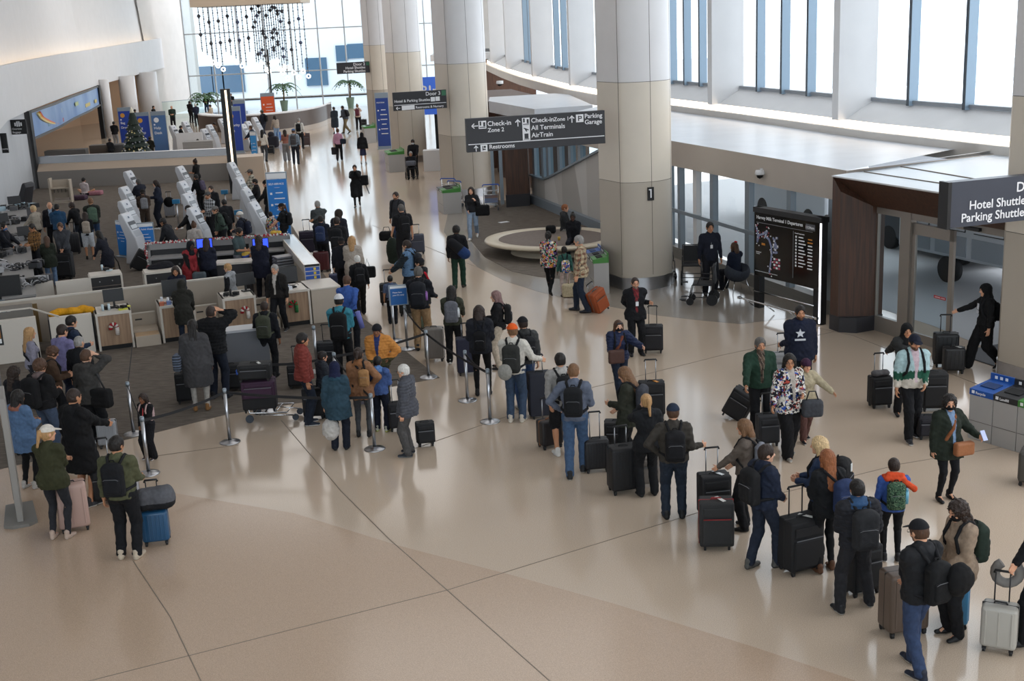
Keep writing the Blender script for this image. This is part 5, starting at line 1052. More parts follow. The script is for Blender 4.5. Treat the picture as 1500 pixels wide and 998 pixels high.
# partition behind the counters
e = empty('partition_wall', (*C2(-2.9, 1.75), 0), A2, 'long beige partition running behind the front check-in counters', 'partition'); mb = MB(); mb.box((3.3, 0, .54), (6.6, .06, 1.06)); mb.build('panel', beige, e); mb = MB(); mb.box((3.3, 0, 1.09), (6.6, .09, .04)); mb.build('top_rail', topw, e); mb = MB(); mb.box((1.0, -.035, .5), (1.3, .01, .95)); mb.build('brass_panel', mat('brass_tint', '8f7650', .35, metal=.6), e)
# white low walls and conveyor at the left
e = empty('low_wall', (*C2(-3.4, .0), 0), A2, 'white panelled low wall at the left end of the front counters', 'low wall'); mb = MB(); mb.box((.95, .10, .50), (2.3, .16, 1.0)); mb.build('panel', topw, e, bevel=.005); 
e = empty('low_wall', (*C2(-1.02, .05), 0), A2, 'white low wall with a yellow heap behind it, left of the candy cane counter', 'low wall'); mb = MB(); mb.box((.46, .08, .46), (.92, .14, .92)); mb.build('panel', topw, e, bevel=.005)
F = Field(np.array([-.5, -.3, -.1]), np.array([.6, .3, .25]), .02)
for i in range(7): F.ell((-.35+.13*i, .05*(i % 3), .05+.03*(i % 2)), (.13, .15, .09), k=.05)
V, Fc = F.mesh(); o = link('yellow_bags', npmesh('yellow_bags', V, Fc, np.tile(rgb('c98f1a'), (len(V), 1))), None, clothM, (*C2(-.55, .55), .85), A2); tag(o, 'yellow plastic bags heaped behind the white low wall', 'bags', kind='stuff')
mb = MB(); mb.box((0, 0, .42), (1.0, .8, .84)); o = mb.build('conveyor_box', mat('dark_panel', '2b2a2e', .5), None, (*C2(-.55, .65), 0), A2); tag(o, 'dark conveyor end under the yellow heap', 'conveyor')
e = empty('conveyor_ramp', (*C2(-2.9, .5), 0), A2, 'dark sloping conveyor with a white edge strip and red button', 'conveyor'); mb = MB(); mb.box((.7, .35, .55), (1.7, .7, 1.1)); mb.build('housing', mat('conveyor_grey', '6b665f', .5), e); mb = MB(); mb.bar((1.5, -.02, 1.13), (2.1, -.5, .95), .03, .03); mb.bar((-.2, -.02, 1.13), (1.5, -.02, 1.13), .03, .03); mb.build('edge_strip', topw, e); mb = MB(); mb.cyl((.25, .0, 1.1), .04, .16, 12); mb.build('post', blk, e); mb = MB(); mb.cyl((.25, 0, 1.26), .035, .04, 12); mb.build('red_button', mat('button_red', 'b01a20', .4), e)
for i, c in enumerate(('d8d8d8', 'c77c2a', 'b02a2a', 'd8d8d8', '9fb1ba', 'd8d8d8')): mb = MB(); mb.box((.55+i*.10, .02, 1.115), (.07, .05, .03)); mb.build('marking', mat('mark_'+c, c, .5), e)
# large black screens at the left edge
for (x0, y0, x1, y1, Y, lab) in ((-8, 403, 27, 458, 30.0, 'large black screen cut by the left edge above the white low wall'),):
    a = atY(x0, y1, Y); b = atY(x1, y0, Y); mb = MB(); mb.box((0, 0, (b[2]-a[2])/2), (b[0]-a[0], .08, b[2]-a[2])); e = empty('black_screen', ((a[0]+b[0])/2, Y, a[2]), .2, lab, 'screen'); mb.build('screen', blk, e); mb = MB(); mb.box((0, -.05, .32), ((b[0]-a[0])*.96, .01, .03)); mb.build('silver_line', alum, e); mb = MB(); mb.box((0, .1, -a[2]/2), (.3, .1, a[2])); mb.build('stand', blk, e)
# poster frame and red banner at the left edge
e = empty('poster_stand', at(8, 583, 0), radians(15), 'small framed poster on a stand at the left edge', 'sign'); mb = MB(); mb.box((-.05, 0, 1.32), (.36, .03, .42)); mb.build('frame', blk, e); mb = MB(); mb.box((-.05, -.02, 1.36), (.30, .01, .2)); mb.build('poster', mat('poster_red', '7a1f22', .6, col2='a9772c', nscale=14), e); mb = MB(); mb.box((-.05, -.02, 1.20), (.30, .01, .09)); mb.build('white_strip', wtx, e); mb = MB(); mb.box((-.05, 0, .55), (.04, .04, 1.1)); mb.box((-.05, 0, .02), (.4, .3, .03)); mb.build('pole', steel, e)
# monitors and clutter on counters
def monitor(x, y, z, rz, label, lit=None, sz=(.46, .30)):
    e = empty('monitor', (x, y, z), rz, label, 'monitor'); mb = MB(); mb.box((0, 0, .015), (.2, .16, .03)); mb.bar((0, .02, .02), (0, .03, .22), .05, .03); mb.build('stand', blk, e); mb = MB(); mb.box((0, 0, .30), (sz[0], .04, sz[1]), rx3(-.12)); mb.build('screen_case', blk, e, bevel=.006)
    if lit: mb = MB(); mb.box((0, -.024, .30), (sz[0]-.05, .004, sz[1]-.05), rx3(-.12)); mb.build('lit_screen', mat('screen_blue', '2b4bd8', .4, emit='2a48ff', estr=1.6), e)
    return e
monitor(*C2(.45, .5), deskH, A2, 'black monitor back on the candy cane counter'); monitor(*C2(1.85, .55), deskH, A2, 'large black monitor back in front of the seated agent', sz=(.56, .40)); monitor(*C2(3.55, .6), deskH, A2+.2, 'black monitor back right of the boy in grey'); monitor(*C2(4.55, .55), deskH, A2, 'black monitor back on the rightmost wooden counter', sz=(.54, .38))
def clutter(x, y, z, rz, n, label, cols, seed, spread=.28):
    R_ = random.Random(seed); e = empty('desk_clutter', (x, y, z), rz, label, 'desk items')
    for i in range(n):
        mb = MB(); px, py = R_.uniform(-spread, spread), R_.uniform(-.16, .16)*(1 if spread < .6 else 3); g_ = 1 if spread < .6 else 1.9; k = i % 4; c = cols[i % len(cols)]; m_ = mat('item_'+c, c, .55)
        if k == 0: mb.box((px, py, .04*g_), (.14*g_, .10*g_, .08*g_), R_.uniform(0, 3)); nm = 'card_reader'
        elif k == 1: mb.cyl((px, py, 0), .03, .15, 10); nm = 'bottle'
        elif k == 2: mb.tube([(px+.10*g_*cos(t), py+.06*g_*sin(t), .02+.03*g_*sin(2*t)+.03*g_) for t in np.linspace(0, 5.2, 10)], .008*g_, 5); nm = 'cable'
        else: mb.box((px, py, .012), (.2, .14, .02), R_.uniform(0, 3)); nm = 'paper'
        mb.build(nm, m_, e)
clutter(*C2(.45, .3), deskH, A2, 8, 'cables, cup and card reader on the candy cane counter', ['141416', 'b9c7cc', '141416', 'c9c94a'], 1); clutter(*C2(1.75, .25), deskH, A2, 13, 'heap of papers, cables and labels on the monitor counter', ['141416', 'c8ccd4', '6f7fae', 'b5664a', 'd8d8d8'], 2); clutter(*C2(3.1, .3), deskH, A2, 5, 'black card terminal left of the boy in grey', ['141416', '1d1d20'], 3, .15); clutter(*C2(4.5, .25), deskH, A2, 9, 'cables and labels on the red and green candy cane counter', ['141416', 'cfd3da', '5a7ab0'], 4, .22)
# beige end counter and glass-topped case
e = empty('end_counter', (*C2(5.02, .02), 0), A2, 'plain beige end counter right of the wooden counters', 'counter'); mb = MB(); mb.poly([(0, 0, 0), (.72, 0, 0), (.72, 1.1, 0), (0, 1.1, 0), (0, 0, .84), (.72, 0, .84), (.72, 1.1, .84), (0, 1.1, .84)], [(0, 1, 5, 4), (1, 2, 6, 5), (2, 3, 7, 6), (3, 0, 4, 7), (4, 5, 6, 7), (3, 2, 1, 0)]); mb.build('body', beige, e, bevel=.01); mb = MB(); mb.box((.36, .55, .86), (.76, 1.14, .04)); mb.build('top', topw, e, bevel=.01)
ca = at(420, 347, 1.15); cb = at(457, 391, 1.15); an = atan2(cb[1]-ca[1], cb[0]-ca[0]); L_ = hypot(cb[1]-ca[1], cb[0]-ca[0]); e = empty('glass_top_case', (ca[0], ca[1], 0), an, 'long case with a pale glass top and blue labelled end', 'display case'); mb = MB(); mb.box((L_/2, .0, .5), (L_, .36, 1.0)); mb.build('body', beige, e); mb = MB()
for yy in (-.19, .19): mb.box((L_/2, yy, 1.10), (L_, .03, .22))
mb.box((0, 0, 1.10), (.03, .4, .22)); mb.build('white_frame', topw, e); mb = MB(); mb.box((L_/2, 0, 1.20), (L_, .35, .02)); mb.build('pale_glass', mat('pale_glass', 'b9c9d6', .08), e); mb = MB(); mb.box((L_, 0, 1.02), (.03, .40, .40)); mb.build('end_panel', topw, e)
for i in range(3):
    mb = MB(); mb.box((L_+.02, 0, 1.10-i*.11), (.01, .36, .085)); mb.build('blue_label', mat('label_blue', '2a58b0', .5), e); mb = MB(); mb.box((L_+.03, .06, 1.10-i*.11), (.01, .06, .06)); mb.build('yellow_mark', mat('label_yellow', 'e0c22c', .5), e)
mb = MB(); mb.box((L_+.02, 0, 1.19), (.01, .38, .06)); mb.build('black_header', blk, e)
# second row: backs of desks, garland frame, lit screens
def rowdesk(x, y, w, label, rz=A2):
    e = empty('service_desk', (x, y, 0), rz, label, 'counter'); mb = MB(); mb.box((w/2, .3, .97), (w, .62, .05)); mb.box((0, .3, .48), (.05, .6, .96)); mb.box((w, .3, .48), (.05, .6, .96)); mb.build('white_surround', topw, e); mb = MB()
    for k in range(3): mb.box((w/2, .04, .82-k*.26), (w-.06, .04, .24))
    mb.build('drawers', mat('drawer_black', '1f1e20', .5), e); mb = MB()
    for k in range(3):
        for q_ in (.3, .7): mb.cyl((w*q_, .0, .82-k*.26), .018, .03, 8, axis='y')
    mb.build('drawer_knobs', steel, e)
a = at(131, 405, 1.0); rowdesk(a[0], a[1], .80, 'second row desk with a black card reader on top'); a = at(212, 400, 1.0); rowdesk(a[0], a[1], .92, 'second row desk with a dark folded coat on top')
clutter(*(at(150, 398, 1.0)[:2]+[.1, .25]), 1.0, A2, 4, 'card reader and cup on the second row desk', ['141416', 'b9c7cc'], 7, .2)
F = Field(np.array([-.5, -.3, -.05]), np.array([.5, .3, .25]), .02); F.ell((0, 0, .02), (.36, .2, .12), k=.05); F.ell((.1, .05, .08), (.2, .15, .09), k=.05); F.each(lambda g, P: np.maximum(g+.01*noise3(P, 2, 3), -P[..., 2])); V, Fc = F.mesh(); a = at(232, 395, 1.0); o = link('folded_coat', npmesh('folded_coat', V, Fc, np.tile(rgb('15161c'), (len(V), 1))), None, clothM, (a[0], a[1]+.25, .995), A2); tag(o, 'dark folded coat lying on a second row desk', 'coat')
ga = at(213, 357, 1.35); gb = at(424, 343, 1.35); an = atan2(gb[1]-ga[1], gb[0]-ga[0]); L_ = hypot(gb[1]-ga[1], gb[0]-ga[0]); e = empty('garland_counter', (ga[0], ga[1], 0), an, 'long back counter edged with a red and white garland', 'counter')
mb = MB(); mb.box((L_/2, 0, 1.26), (L_, .08, .20)); mb.box((.05, 0, .65), (.12, .08, 1.3)); mb.box((L_-.05, 0, .65), (.12, .08, 1.3)); mb.box((L_*.4, 0, .65), (.08, .08, 1.3)); mb.box((L_*.72, 0, .65), (.08, .08, 1.3)); mb.box((L_/2, -.30, .98), (L_-.3, .6, .04)); mb.build('grey_frame', mat('frame_grey', '8d8b8a', .5), e); mb = MB(); mb.box((L_/2, .05, .70), (L_-.2, .03, .9)); mb.build('dark_back', mat('drawer_black', '1f1e20', .5), e)
R_ = random.Random(9); g1, g2 = MB(), MB()
for k in range(240): t = R_.random(); z = 1.36+R_.uniform(-.02, .03); (g1 if k % 2 else g2).box((t*L_, -.05+R_.uniform(-.03, .03), z), (.035, .035, .035), R_.random())
for k in range(40): (g1 if k % 2 else g2).box((0+R_.uniform(-.03, .03), -.05, R_.uniform(.45, 1.36)), (.035, .035, .035), R_.random())
g1.build('garland_red', mat('garland_red', 'a0202a', .6), e)['kind'] = 'stuff'; g2.build('garland_white', mat('garland_white', 'd8d4d0', .6), e)['kind'] = 'stuff'; mb = MB()
for k in range(16): mb.cyl((.4+k*L_/17, .02, .95 if k % 2 else .7), .03, .03, 8, axis='y')
mb.build('drawer_knobs', steel, e)
for px_, lab in ((301, 'blue lit monitor left of the long haired agent in navy'), (383, 'blue lit monitor right of the man in the teal shirt')): a = at(px_, 371, 1.02); monitor(a[0], a[1], 1.0, an, lab, lit=True)
e = empty('work_table', (ga[0]+2.4, ga[1]-1.2, 0), an, 'pale work table between the two navy uniformed agents', 'table'); mb = MB(); mb.box((.3, 0, .93), (1.0, .6, .05)); mb.build('table_top', topw, e); mb = MB(); mb.box((.3, 0, .46), (.9, .5, .9)); mb.build('cabinet', darkp, e)
a = at(420, 418, .5); e = empty('tray_stack', (a[0]-.2, a[1]+1.25, 0), .5, 'stack of silver grey trays behind the rightmost wooden counter', 'trays')
for k in range(11): mb = MB(); mb.box((0, 0, .30+k*.075), (.62, .42, .05), .02*(k % 3)); mb.build('tray', mat('tray_grey', '7d7e82', .4) if k % 2 else mat('tray_grey_b', '6a6b70', .4), e, bevel=.01)
# desk ends and white panels of the second row at the left
for (xa, xb, yy, lab) in ((28, 78, 417, 'white panel of the second row counters at the left'), (80, 131, 413, 'white panel left of the second row desk')):
    a = at(xa, yy, .95); b = at(xb, yy-6, .95); mb = MB(); L_ = hypot(b[0]-a[0], b[1]-a[1]); an_ = atan2(b[1]-a[1], b[0]-a[0]); mb.box((L_/2, 0, .475), (L_-.03, .10, .95)); o = mb.build('low_panel', topw, None, (a[0], a[1], 0), an_, bevel=.005); tag(o, lab, 'panel')
# grey free-standing panel in front of counters (between the puffer man and the green backpack)
a = at(330, 512, .0); e = empty('grey_podium', (*at(337, 560)[:2], 0.008), radians(14), 'grey podium panel with a white top edge behind the black puffer jacket', 'podium'); mb = MB(); mb.box((.42, .2, .52), (.9, .4, 1.04)); mb.build('body', mat('podium_grey', '5f6166', .5), e, bevel=.008); mb = MB(); mb.box((.42, .2, 1.06), (.96, .46, .05)); mb.build('top', mat('podium_top', 'a9abb0', .4), e)
# ---- small blue poster frame above the posts
a = at(597, 512); e = empty('queue_sign', (a[0]-.12, a[1]+.02, .0), radians(10), 'small blue framed poster on top of a queue post', 'sign'); mb = MB(); mb.box((0, 0, 1.25), (.42, .03, .46)); mb.build('silver_frame', alum, e); mb = MB(); mb.box((0, -.02, 1.22), (.36, .01, .36)); mb.build('blue_poster', mat('poster_blue', '1f62a8', .5), e); mb = MB(); mb.box((0, -.02, 1.43), (.36, .01, .05)); mb.build('white_header', wtx, e); tx(e, 'Please have', .045, -.13, -.028, 1.30); tx(e, 'your ID ready', .045, -.13, -.028, 1.24)
# ---- blue self service signs
def bluesign(px_, py_, w, h, ang, label, head, lines, c='1f78c8', hz=0., foot=True, cap=True, icon=None):
    a = at(px_, py_, 0); e = empty('info_sign', (a[0], a[1], 0), ang, label, 'sign'); mb = MB(); mb.box((0, 0, h/2+.02), (w, .07, h)); mb.build('silver_frame', alum, e, bevel=.01); mb = MB(); mb.box((0, -.038, h/2-.02*h), (w*.92, .01, h*.86)); mb.build('blue_face', mat('face_'+c, c, .45), e)
    if cap: mb = MB(); mb.box((0, -.038, h*.945), (w*.92, .01, h*.09)); mb.build('white_cap', wtx, e)
    if head: tx(e, head, w*.125, -w*.40, -.046, h*.82)
    mb = MB()
    for i in range(lines): mb.box((w*.08, -.046, h*(.70-.085*i)), (w*(.5 if i % 3 else .34), .006, h*.014)); 
    for i in range(max(1, lines//2)): mb.box((-w*.30, -.046, h*(.69-.17*i)), (w*.10, .006, w*.10))
    if icon: mb.lathe((0, -.046, h*.78), [(.001, 0), (w*.14, 0)], 16)
    mb.build('printed_lines', wtx, e)
    if foot: mb = MB(); mb.box((0, 0, .015), (w*1.1, .35, .03)); mb.build('foot', alum, e)
    return e
bluesign(183, 376, .52, 1.18, radians(-38), 'slim blue poster board left of its wider twin near the kiosks', '', 4); bluesign(214, 381, .72, 1.2, radians(8), 'wide blue and white poster board beside the first kiosk row', 'Please have these ready', 6)
bluesign(413, 350, .72, 2.3, radians(4), 'tall bright blue self-service sign at the end of the kiosk row', 'SELF-SERVICE', 9, icon=True); bluesign(376, 250, .42, 2.0, radians(-30), 'slim light blue sign seen edge-on beyond the half wall', '', 10, c='3a93d6')
bluesign(564, 218, .78, 3.2, 0, 'tall navy help desk sign left of the third column', 'HELP DESK', 6, c='22418c', cap=False)
for (x, y, w_, h_, c, lab, hd) in ((188, 214, .85, 2.5, '1d3f9e', 'dark blue bag drop sign, leftmost of the far island', 'Bag Drop'), (214, 222, .85, 2.4, '1d3f9e', 'dark blue bag drop sign second from the left on the far island', 'Bag Drop'), (238, 224, .9, 2.5, '4a6f9e', 'grey blue help desk sign on the far island', 'Help Desk'), (347, 224, .9, 2.7, '22419a', 'blue priority sign right of the black light pillar', 'Priority lane'), (355, 205, .8, 2.6, '22419a', 'blue sign behind the priority sign', 'lane')):
    e = bluesign(x, y, w_, h_, radians(6), lab, '', 0, c=c, cap=False); tx(e, hd.split()[0], w_*.24, -w_*.36, -.05, h_*.58); tx(e, hd.split()[-1], w_*.24, -w_*.36, -.05, h_*.46); mb = MB(); mb.cyl((-w_*.15, -.05, h_*.80), w_*.17, .01, 16, axis='y'); mb.build('round_symbol', mat('symbol_gold', 'd99a3a', .5) if 'bag' in lab or 'blue p' in lab else wtx, e)
e = bluesign(396, 190, 1.0, 2.6, radians(5), 'orange sign by the curved desk, far island', '', 3, c='d9582a', cap=False)
# ---- self-service kiosks
KM = {}
def kiosk(px_, py_, label, rz=0., sc_=1., z=1.5, grp=None, big=False):
    a = at(px_, py_, z*sc_); e = empty('check_in_kiosk', (a[0]+.1, a[1], 0), rz, label, 'kiosk', grp); key = 'k%.2f' % sc_
    if key not in KM:
        wd = .48*sc_; prof = [(-.20, 0), (.32, 0), (.35, .16), (.22, .80), (-.12, 1.46), (-.18, 1.52), (-.27, 1.50), (-.29, 1.34), (-.10, .72)]; prof = [(x*sc_, z_*sc_) for x, z_ in prof]; mb = MB(); n = len(prof); mb.poly([(x, -wd/2, z_) for x, z_ in prof]+[(x, wd/2, z_) for x, z_ in prof], [(i, (i+1) % n, n+(i+1) % n, n+i) for i in range(n)]+[tuple(range(n-1, -1, -1)), tuple(range(n, 2*n))])
        L = [mb.build('kiosk_body', mat('kiosk_white', 'c4c5c9', .35), e, bevel=.03)]
        def face(u0, u1, v, off=.012):   # rectangle on the slanted face between (.22,.80) and (-.12,1.46)
            A = np.array([.22, .80])*sc_; B = np.array([-.12, 1.46])*sc_; P = A+(B-A)*u0; Q = A+(B-A)*u1; nn = np.array([B[1]-A[1], -(B[0]-A[0])]); nn = nn/np.linalg.norm(nn)*off; return [(P[0]+nn[0], -v*wd, P[1]+nn[1]), (P[0]+nn[0], v*wd, P[1]+nn[1]), (Q[0]+nn[0], v*wd, Q[1]+nn[1]), (Q[0]+nn[0], -v*wd, Q[1]+nn[1])]
        mb = MB(); mb.poly(face(.34, .70, .40), [(0, 1, 2, 3)]); L.append(mb.build('touch_screen', mat('kiosk_screen', '4a4d52', .15), e)); mb = MB(); mb.poly(face(.37, .54, .34, .016), [(0, 1, 2, 3)]); L.append(mb.build('screen_picture', mat('kiosk_pic', 'b9bcc0', .3), e)); mb = MB(); mb.poly(face(.02, .29, .40), [(0, 1, 2, 3)]); L.append(mb.build('reader_panel', mat('kiosk_panel', 'a2a4a9', .4), e)); mb = MB(); mb.poly(face(.84, .92, .08), [(0, 1, 2, 3)]); L.append(mb.build('logo_mark', mat('kiosk_logo', '3c4a63', .4), e)); KM[key] = L
    else:
        for o in KM[key]: c = o.copy(); COL.objects.link(c); c.parent = e
    return e
for i, (x, y) in enumerate(((190, 251), (184, 274), (184, 294), (186, 313))): kiosk(x, y, ['rearmost', 'second', 'third', 'nearest'][i]+' kiosk in the left kiosk row', rz=radians(-14), sc_=1.06)
for i, (x, y) in enumerate(((266, 244), (269, 266), (276, 284), (285, 304))): kiosk(x, y, ['rearmost', 'second', 'third', 'nearest'][i]+' kiosk in the middle kiosk row', rz=radians(-14), sc_=1.06)
for i, (x, y) in enumerate(((341, 238), (352, 260), (363, 277), (374, 296))): kiosk(x, y, ['rearmost', 'second', 'third', 'nearest'][i]+' kiosk in the right kiosk row', rz=radians(-14), sc_=1.06)
a = at(35, 262, 1.7); e = kiosk(30, 268, 'dark grey kiosk against the left wall', rz=radians(160), sc_=1.05); 
for o in list(e.children): 
    if o.name.startswith('kiosk_body'): o.data = o.data.copy(); o.data.materials.clear(); o.data.materials.append(darkp)
# far island kiosks
for i, (x, y) in enumerate(((254, 182), (272, 176), (300, 187), (308, 181), (325, 172), (357, 180), (364, 176), (374, 170))): kiosk(x, y+2, ['far kiosk behind the green sweater man', 'far kiosk between the two standing black jackets', 'far kiosk left of the brown coat woman', 'far kiosk behind the brown coat woman', 'far kiosk by the black light pillar', 'far kiosk right of the blue priority sign', 'far kiosk used by the navy jacket man', 'far kiosk in front of the curved brown desk'][i], rz=radians(-22), sc_=1.061)
# ---- half wall of the far island
ha, hb = at(58, 277), at(331, 263); hb = np.array([-13.3, 60.3, 0]); an = atan2(hb[1]-ha[1], hb[0]-ha[0]); L_ = hypot(hb[1]-ha[1], hb[0]-ha[0]); e = empty('island_half_wall', (ha[0], ha[1], 0), an, 'long stepped half wall with a metal top closing the far check-in island', 'half wall'); mb = MB(); mb.box((L_/2, .5, .42), (L_, 1.0, .84)); mb.build('grey_base', mat('halfwall_base', '8b8580', .5), e); mb = MB(); mb.poly([(0, .0, .84), (L_, .0, .84), (L_, .35, 1.18), (0, .35, 1.18), (L_, 1.0, 1.18), (0, 1., 1.18), (L_, 1., .84), (0, 1., .84)], [(0, 1, 2, 3), (3, 2, 4, 5), (5, 4, 6, 7), (1, 6, 4, 2), (0, 3, 5, 7)]); mb.build('beige_slope', mat('halfwall_beige', 'b7a593', .5), e); mb = MB(); mb.poly([(0, .33, 1.18), (L_, .33, 1.18), (L_, .38, 1.52), (0, .38, 1.52), (L_, .5, 1.54), (0, .5, 1.54)], [(0, 1, 2, 3), (3, 2, 4, 5)]); mb.build('metal_top', mat('halfwall_metal', 'b4b7bb', .22, metal=.7, noise=.05, nscale=.6), e)
# black light pillar
g = at(345, 283); e = empty('light_pillar', (g[0], g[1], 0), radians(10), 'tall black pillar with a vertical strip of warm light', 'pillar'); mb = MB(); mb.box((0, 0, 2.3), (.42, .3, 4.6)); mb.build('pillar_body', blk, e); mb = MB(); mb.box((.02, -.16, 2.45), (.09, .03, 4.2)); mb.build('light_strip', mat('strip_warm', 'fff0d8', .4, emit='ffe6c4', estr=2.2), e)
for px_, py_, lab in ((329, 282, 'small blue topped dispenser post beside the light pillar'), (258, 296, 'small blue topped dispenser post left of the middle kiosks'), (349, 312, 'small blue topped dispenser post between the kiosk rows')):
    a = at(px_, py_, 1.0); e = empty('dispenser_post', (a[0], a[1]-.0, 0), 0, lab, 'dispenser'); mb = MB(); mb.cyl((0, 0, 0), .03, .95, 10); mb.cyl((0, 0, 0), .16, .02, 16); mb.build('pole', steel, e); mb = MB(); mb.box((0, 0, 1.02), (.26, .12, .16)); mb.build('blue_box', mat('dispenser_blue', '1f6f9a', .5), e)
a = at(380, 262, 0); e = empty('beige_block', (-13.2, 59.2, 0), radians(10), 'beige block counter end right of the light pillar', 'counter'); mb = MB(); mb.box((.9, .5, .6), (1.6, 1.5, 1.2)); mb.build('body', mat('halfwall_beige', 'b7a593', .5), e)
# bag sizer near the left wall
g = at(92, 297); e = empty('bag_sizer', (g[0], g[1], 0.008), radians(8), 'beige baggage sizing stand with a black bag on it near the left wall', 'bag sizer'); mb = MB(); mb.box((0, 0, .03), (.75, .55, .06)); mb.box((-.42, 0, .55), (.08, .5, 1.1)); mb.box((.42, 0, .50), (.06, .5, 1.0)); mb.box((0, .22, .6), (.8, .05, .8)); mb.box((0, 0, .66), (.82, .5, .05)); mb.build('stand', beige, e); mb = MB()
for k in range(4): mb.box((-.24+.16*k, -.26, .55), (.02, .02, .14))
mb.build('bars', darkp, e)
# ---- curved info desk far away
pts = [(292, 198), (325, 201), (365, 201), (420, 196), (460, 189), (481, 181)]; G0 = np.array([at(x, y) for x, y in pts]); t0_ = np.arange(6); pc_ = [np.polyfit(t0_, G0[:, i], 3) for i in (0, 1)]; G_ = [np.array([np.polyval(pc_[0], t), np.polyval(pc_[1], t), 0]) for t in np.linspace(0, 5, 26)]; e = empty('curved_desk', (0, 0, 0), 0, 'long curved brown information desk before the far glass wall', 'desk'); o3 = G_[15]; e.location = (o3[0], o3[1], 0); tp = [-.1, 0]
def Gs(k): return [(g[0]-o3[0], g[1]-o3[1]+k*.0) for g in G_]
mb = MB(); P = Gs(0)+[(G_[-1][0]-o3[0]+.25, G_[-1][1]-o3[1]+.5), (G_[-1][0]-o3[0], G_[-1][1]-o3[1]+1.4)]; mb.strip([(x, y, 0) for x, y in P], [(x, y, .35) for x, y in P]); mb.sm = [True]*len(mb.f); mb.build('pale_base', mat('desk_base', 'a89c90', .4), e); mb = MB(); mb.strip([(x, y, .35) for x, y in P], [(x, y, 1.40) for x, y in P]); mb.sm = [True]*len(mb.f); mb.build('brown_front', mat('desk_brown', '4b3f38', .4, noise=.06, nscale=3), e)
mb = MB(); mb.strip([(x, y, 1.40) for x, y in P], [(x, y, 1.48) for x, y in P]); mb.strip([(x, y, 1.48) for x, y in P], [(x*.95, y+1.0, 1.48) for x, y in P]); mb.build('white_top', white, e)
e = empty('black_pole', at(391+4, 188), 0, 'slender black pole rising behind the curved desk', 'pole'); mb = MB(); mb.cyl((0, 2, 0), .07, 5.6, 12); mb.build('pole', blk, e)
# glass balustrade by the end wall
a, b = at(240, 176), at(300, 170); mb = MB(); mb.strip([(0, 0, 0), (b[0]-a[0], b[1]-a[1], 0)], [(0, 0, 1.5), (b[0]-a[0], b[1]-a[1], 1.5)]); e = empty('glass_balustrade', (a[0], a[1], 0), 0, 'low glass balustrade at the foot of the grey end wall', 'balustrade'); mb.build('glass_panel', glassmat('green_glass', (.8, .9, .87)), e); mb = MB(); mb.bar((0, 0, 1.5), (b[0]-a[0], b[1]-a[1], 1.5), .05, .04); mb.build('handrail', alum, e)
# ---- palms
leafM = mat('palm_leaf', '3f6130', .6, noise=.2, nscale=5)
def palm(x, y, Y, h, label, seed, pot=True):
    g = at(x, y); g = g if g[1] < 110 else np.array([g[0]*110/g[1], 110., 0]); e = empty('potted_palm', (g[0], g[1], 0), 0, label, 'potted palm'); z0 = 0; R_ = random.Random(seed)
    if pot: mb = MB(); mb.lathe((0, 0, 0), [(.24, 0), (.36, .86), (.36, .92), (.30, .92), (.28, .8), (.001, .8)], 20); mb.build('planter', mat('planter_green', '7d9484', .5), e); z0 = .8
    mb = MB(); mb.tube([(0, 0, z0), (.05, 0, z0+h*.5), (0, .05, z0+h)], [.08, .06, .05], 8); mb.build('stem', mat('palm_stem', '6d5b40', .8), e)
    mb = MB()
    for i in range(11):
        a = 2*pi*i/11+R_.uniform(-.2, .2); L = h*R_.uniform(.75, 1.05); up_ = R_.uniform(.5, 1.0); prev = None
        for k in range(9):
            t = k/8.; r = L*t; z = z0+h*.85+L*(up_*t-1.15*t*t); p = np.array([cos(a)*r, sin(a)*r, z])
            if prev is not None:
                d = nrm(p-prev); sd = np.array([-sin(a), cos(a), 0]); 
                for s_ in (-1, 1): ln = L*.34*sin(pi*min(t+.08, 1))+.05; tip = (prev+p)/2+sd*s_*ln+d*ln*.55+np.array([0, 0, -ln*.3]); mb.poly([prev, p, tip], [(0, 1, 2)])
                mb.bar(prev, p, .02, .02)
            prev = p
    mb.build('fronds', leafM, e)
palm(301, 162, 104, 1.9, 'leftmost palm against the far glass behind the black jacket man', 1, False); palm(417, 160, 103, 1.6, 'palm in a green planter behind the orange sign', 2); palm(514, 157, 105, 1.6, 'rightmost palm in a tall green planter near the walking group', 3)
# ---- Christmas tree
g = at(146, 228, 0); e = empty('christmas_tree', (-19.6, 66.5, 0), 0, 'dark Christmas tree covered in gold and white baubles', 'Christmas tree'); mb = MB(); H = 3.1
for i in range(9): z = .45+i*.29; r = .95*(1-i/9.5)+.08; mb.lathe((0, 0, 0), [(r, z), (r*.55, z+.30), (r*.3, z+.36)], 14, smooth=False)
mb.cyl((0, 0, 0), .3, .5, 12, r2=.12); mb.build('branches', mat('fir_green', '1d2a22', .8), e); R_ = random.Random(5); ms = [MB(), MB(), MB()]
for k in range(280): i = R_.random(); z = .4+i*2.6; r = (.95*(1-i*.98)+.04)*R_.uniform(.85, 1.02); a = R_.uniform(0, 2*pi); ms[k % 3].lathe((r*cos(a), r*sin(a), z), [(.001, -.06), (.055, 0), (.001, .06)], 6)
for m_, c, nm in zip(ms, ('d8c690', 'e6e4e0', '8a8f98'), ('gold_baubles', 'white_baubles', 'silver_baubles')): m_.build(nm, mat(nm, c, .25), e)
mb = MB(); mb.lathe((0, 0, 3.05), [(.001, -.1), (.12, .05), (.08, .2), (.001, .35)], 8); mb.build('tree_topper', mat('topper', 'e3ddc8', .4), e)
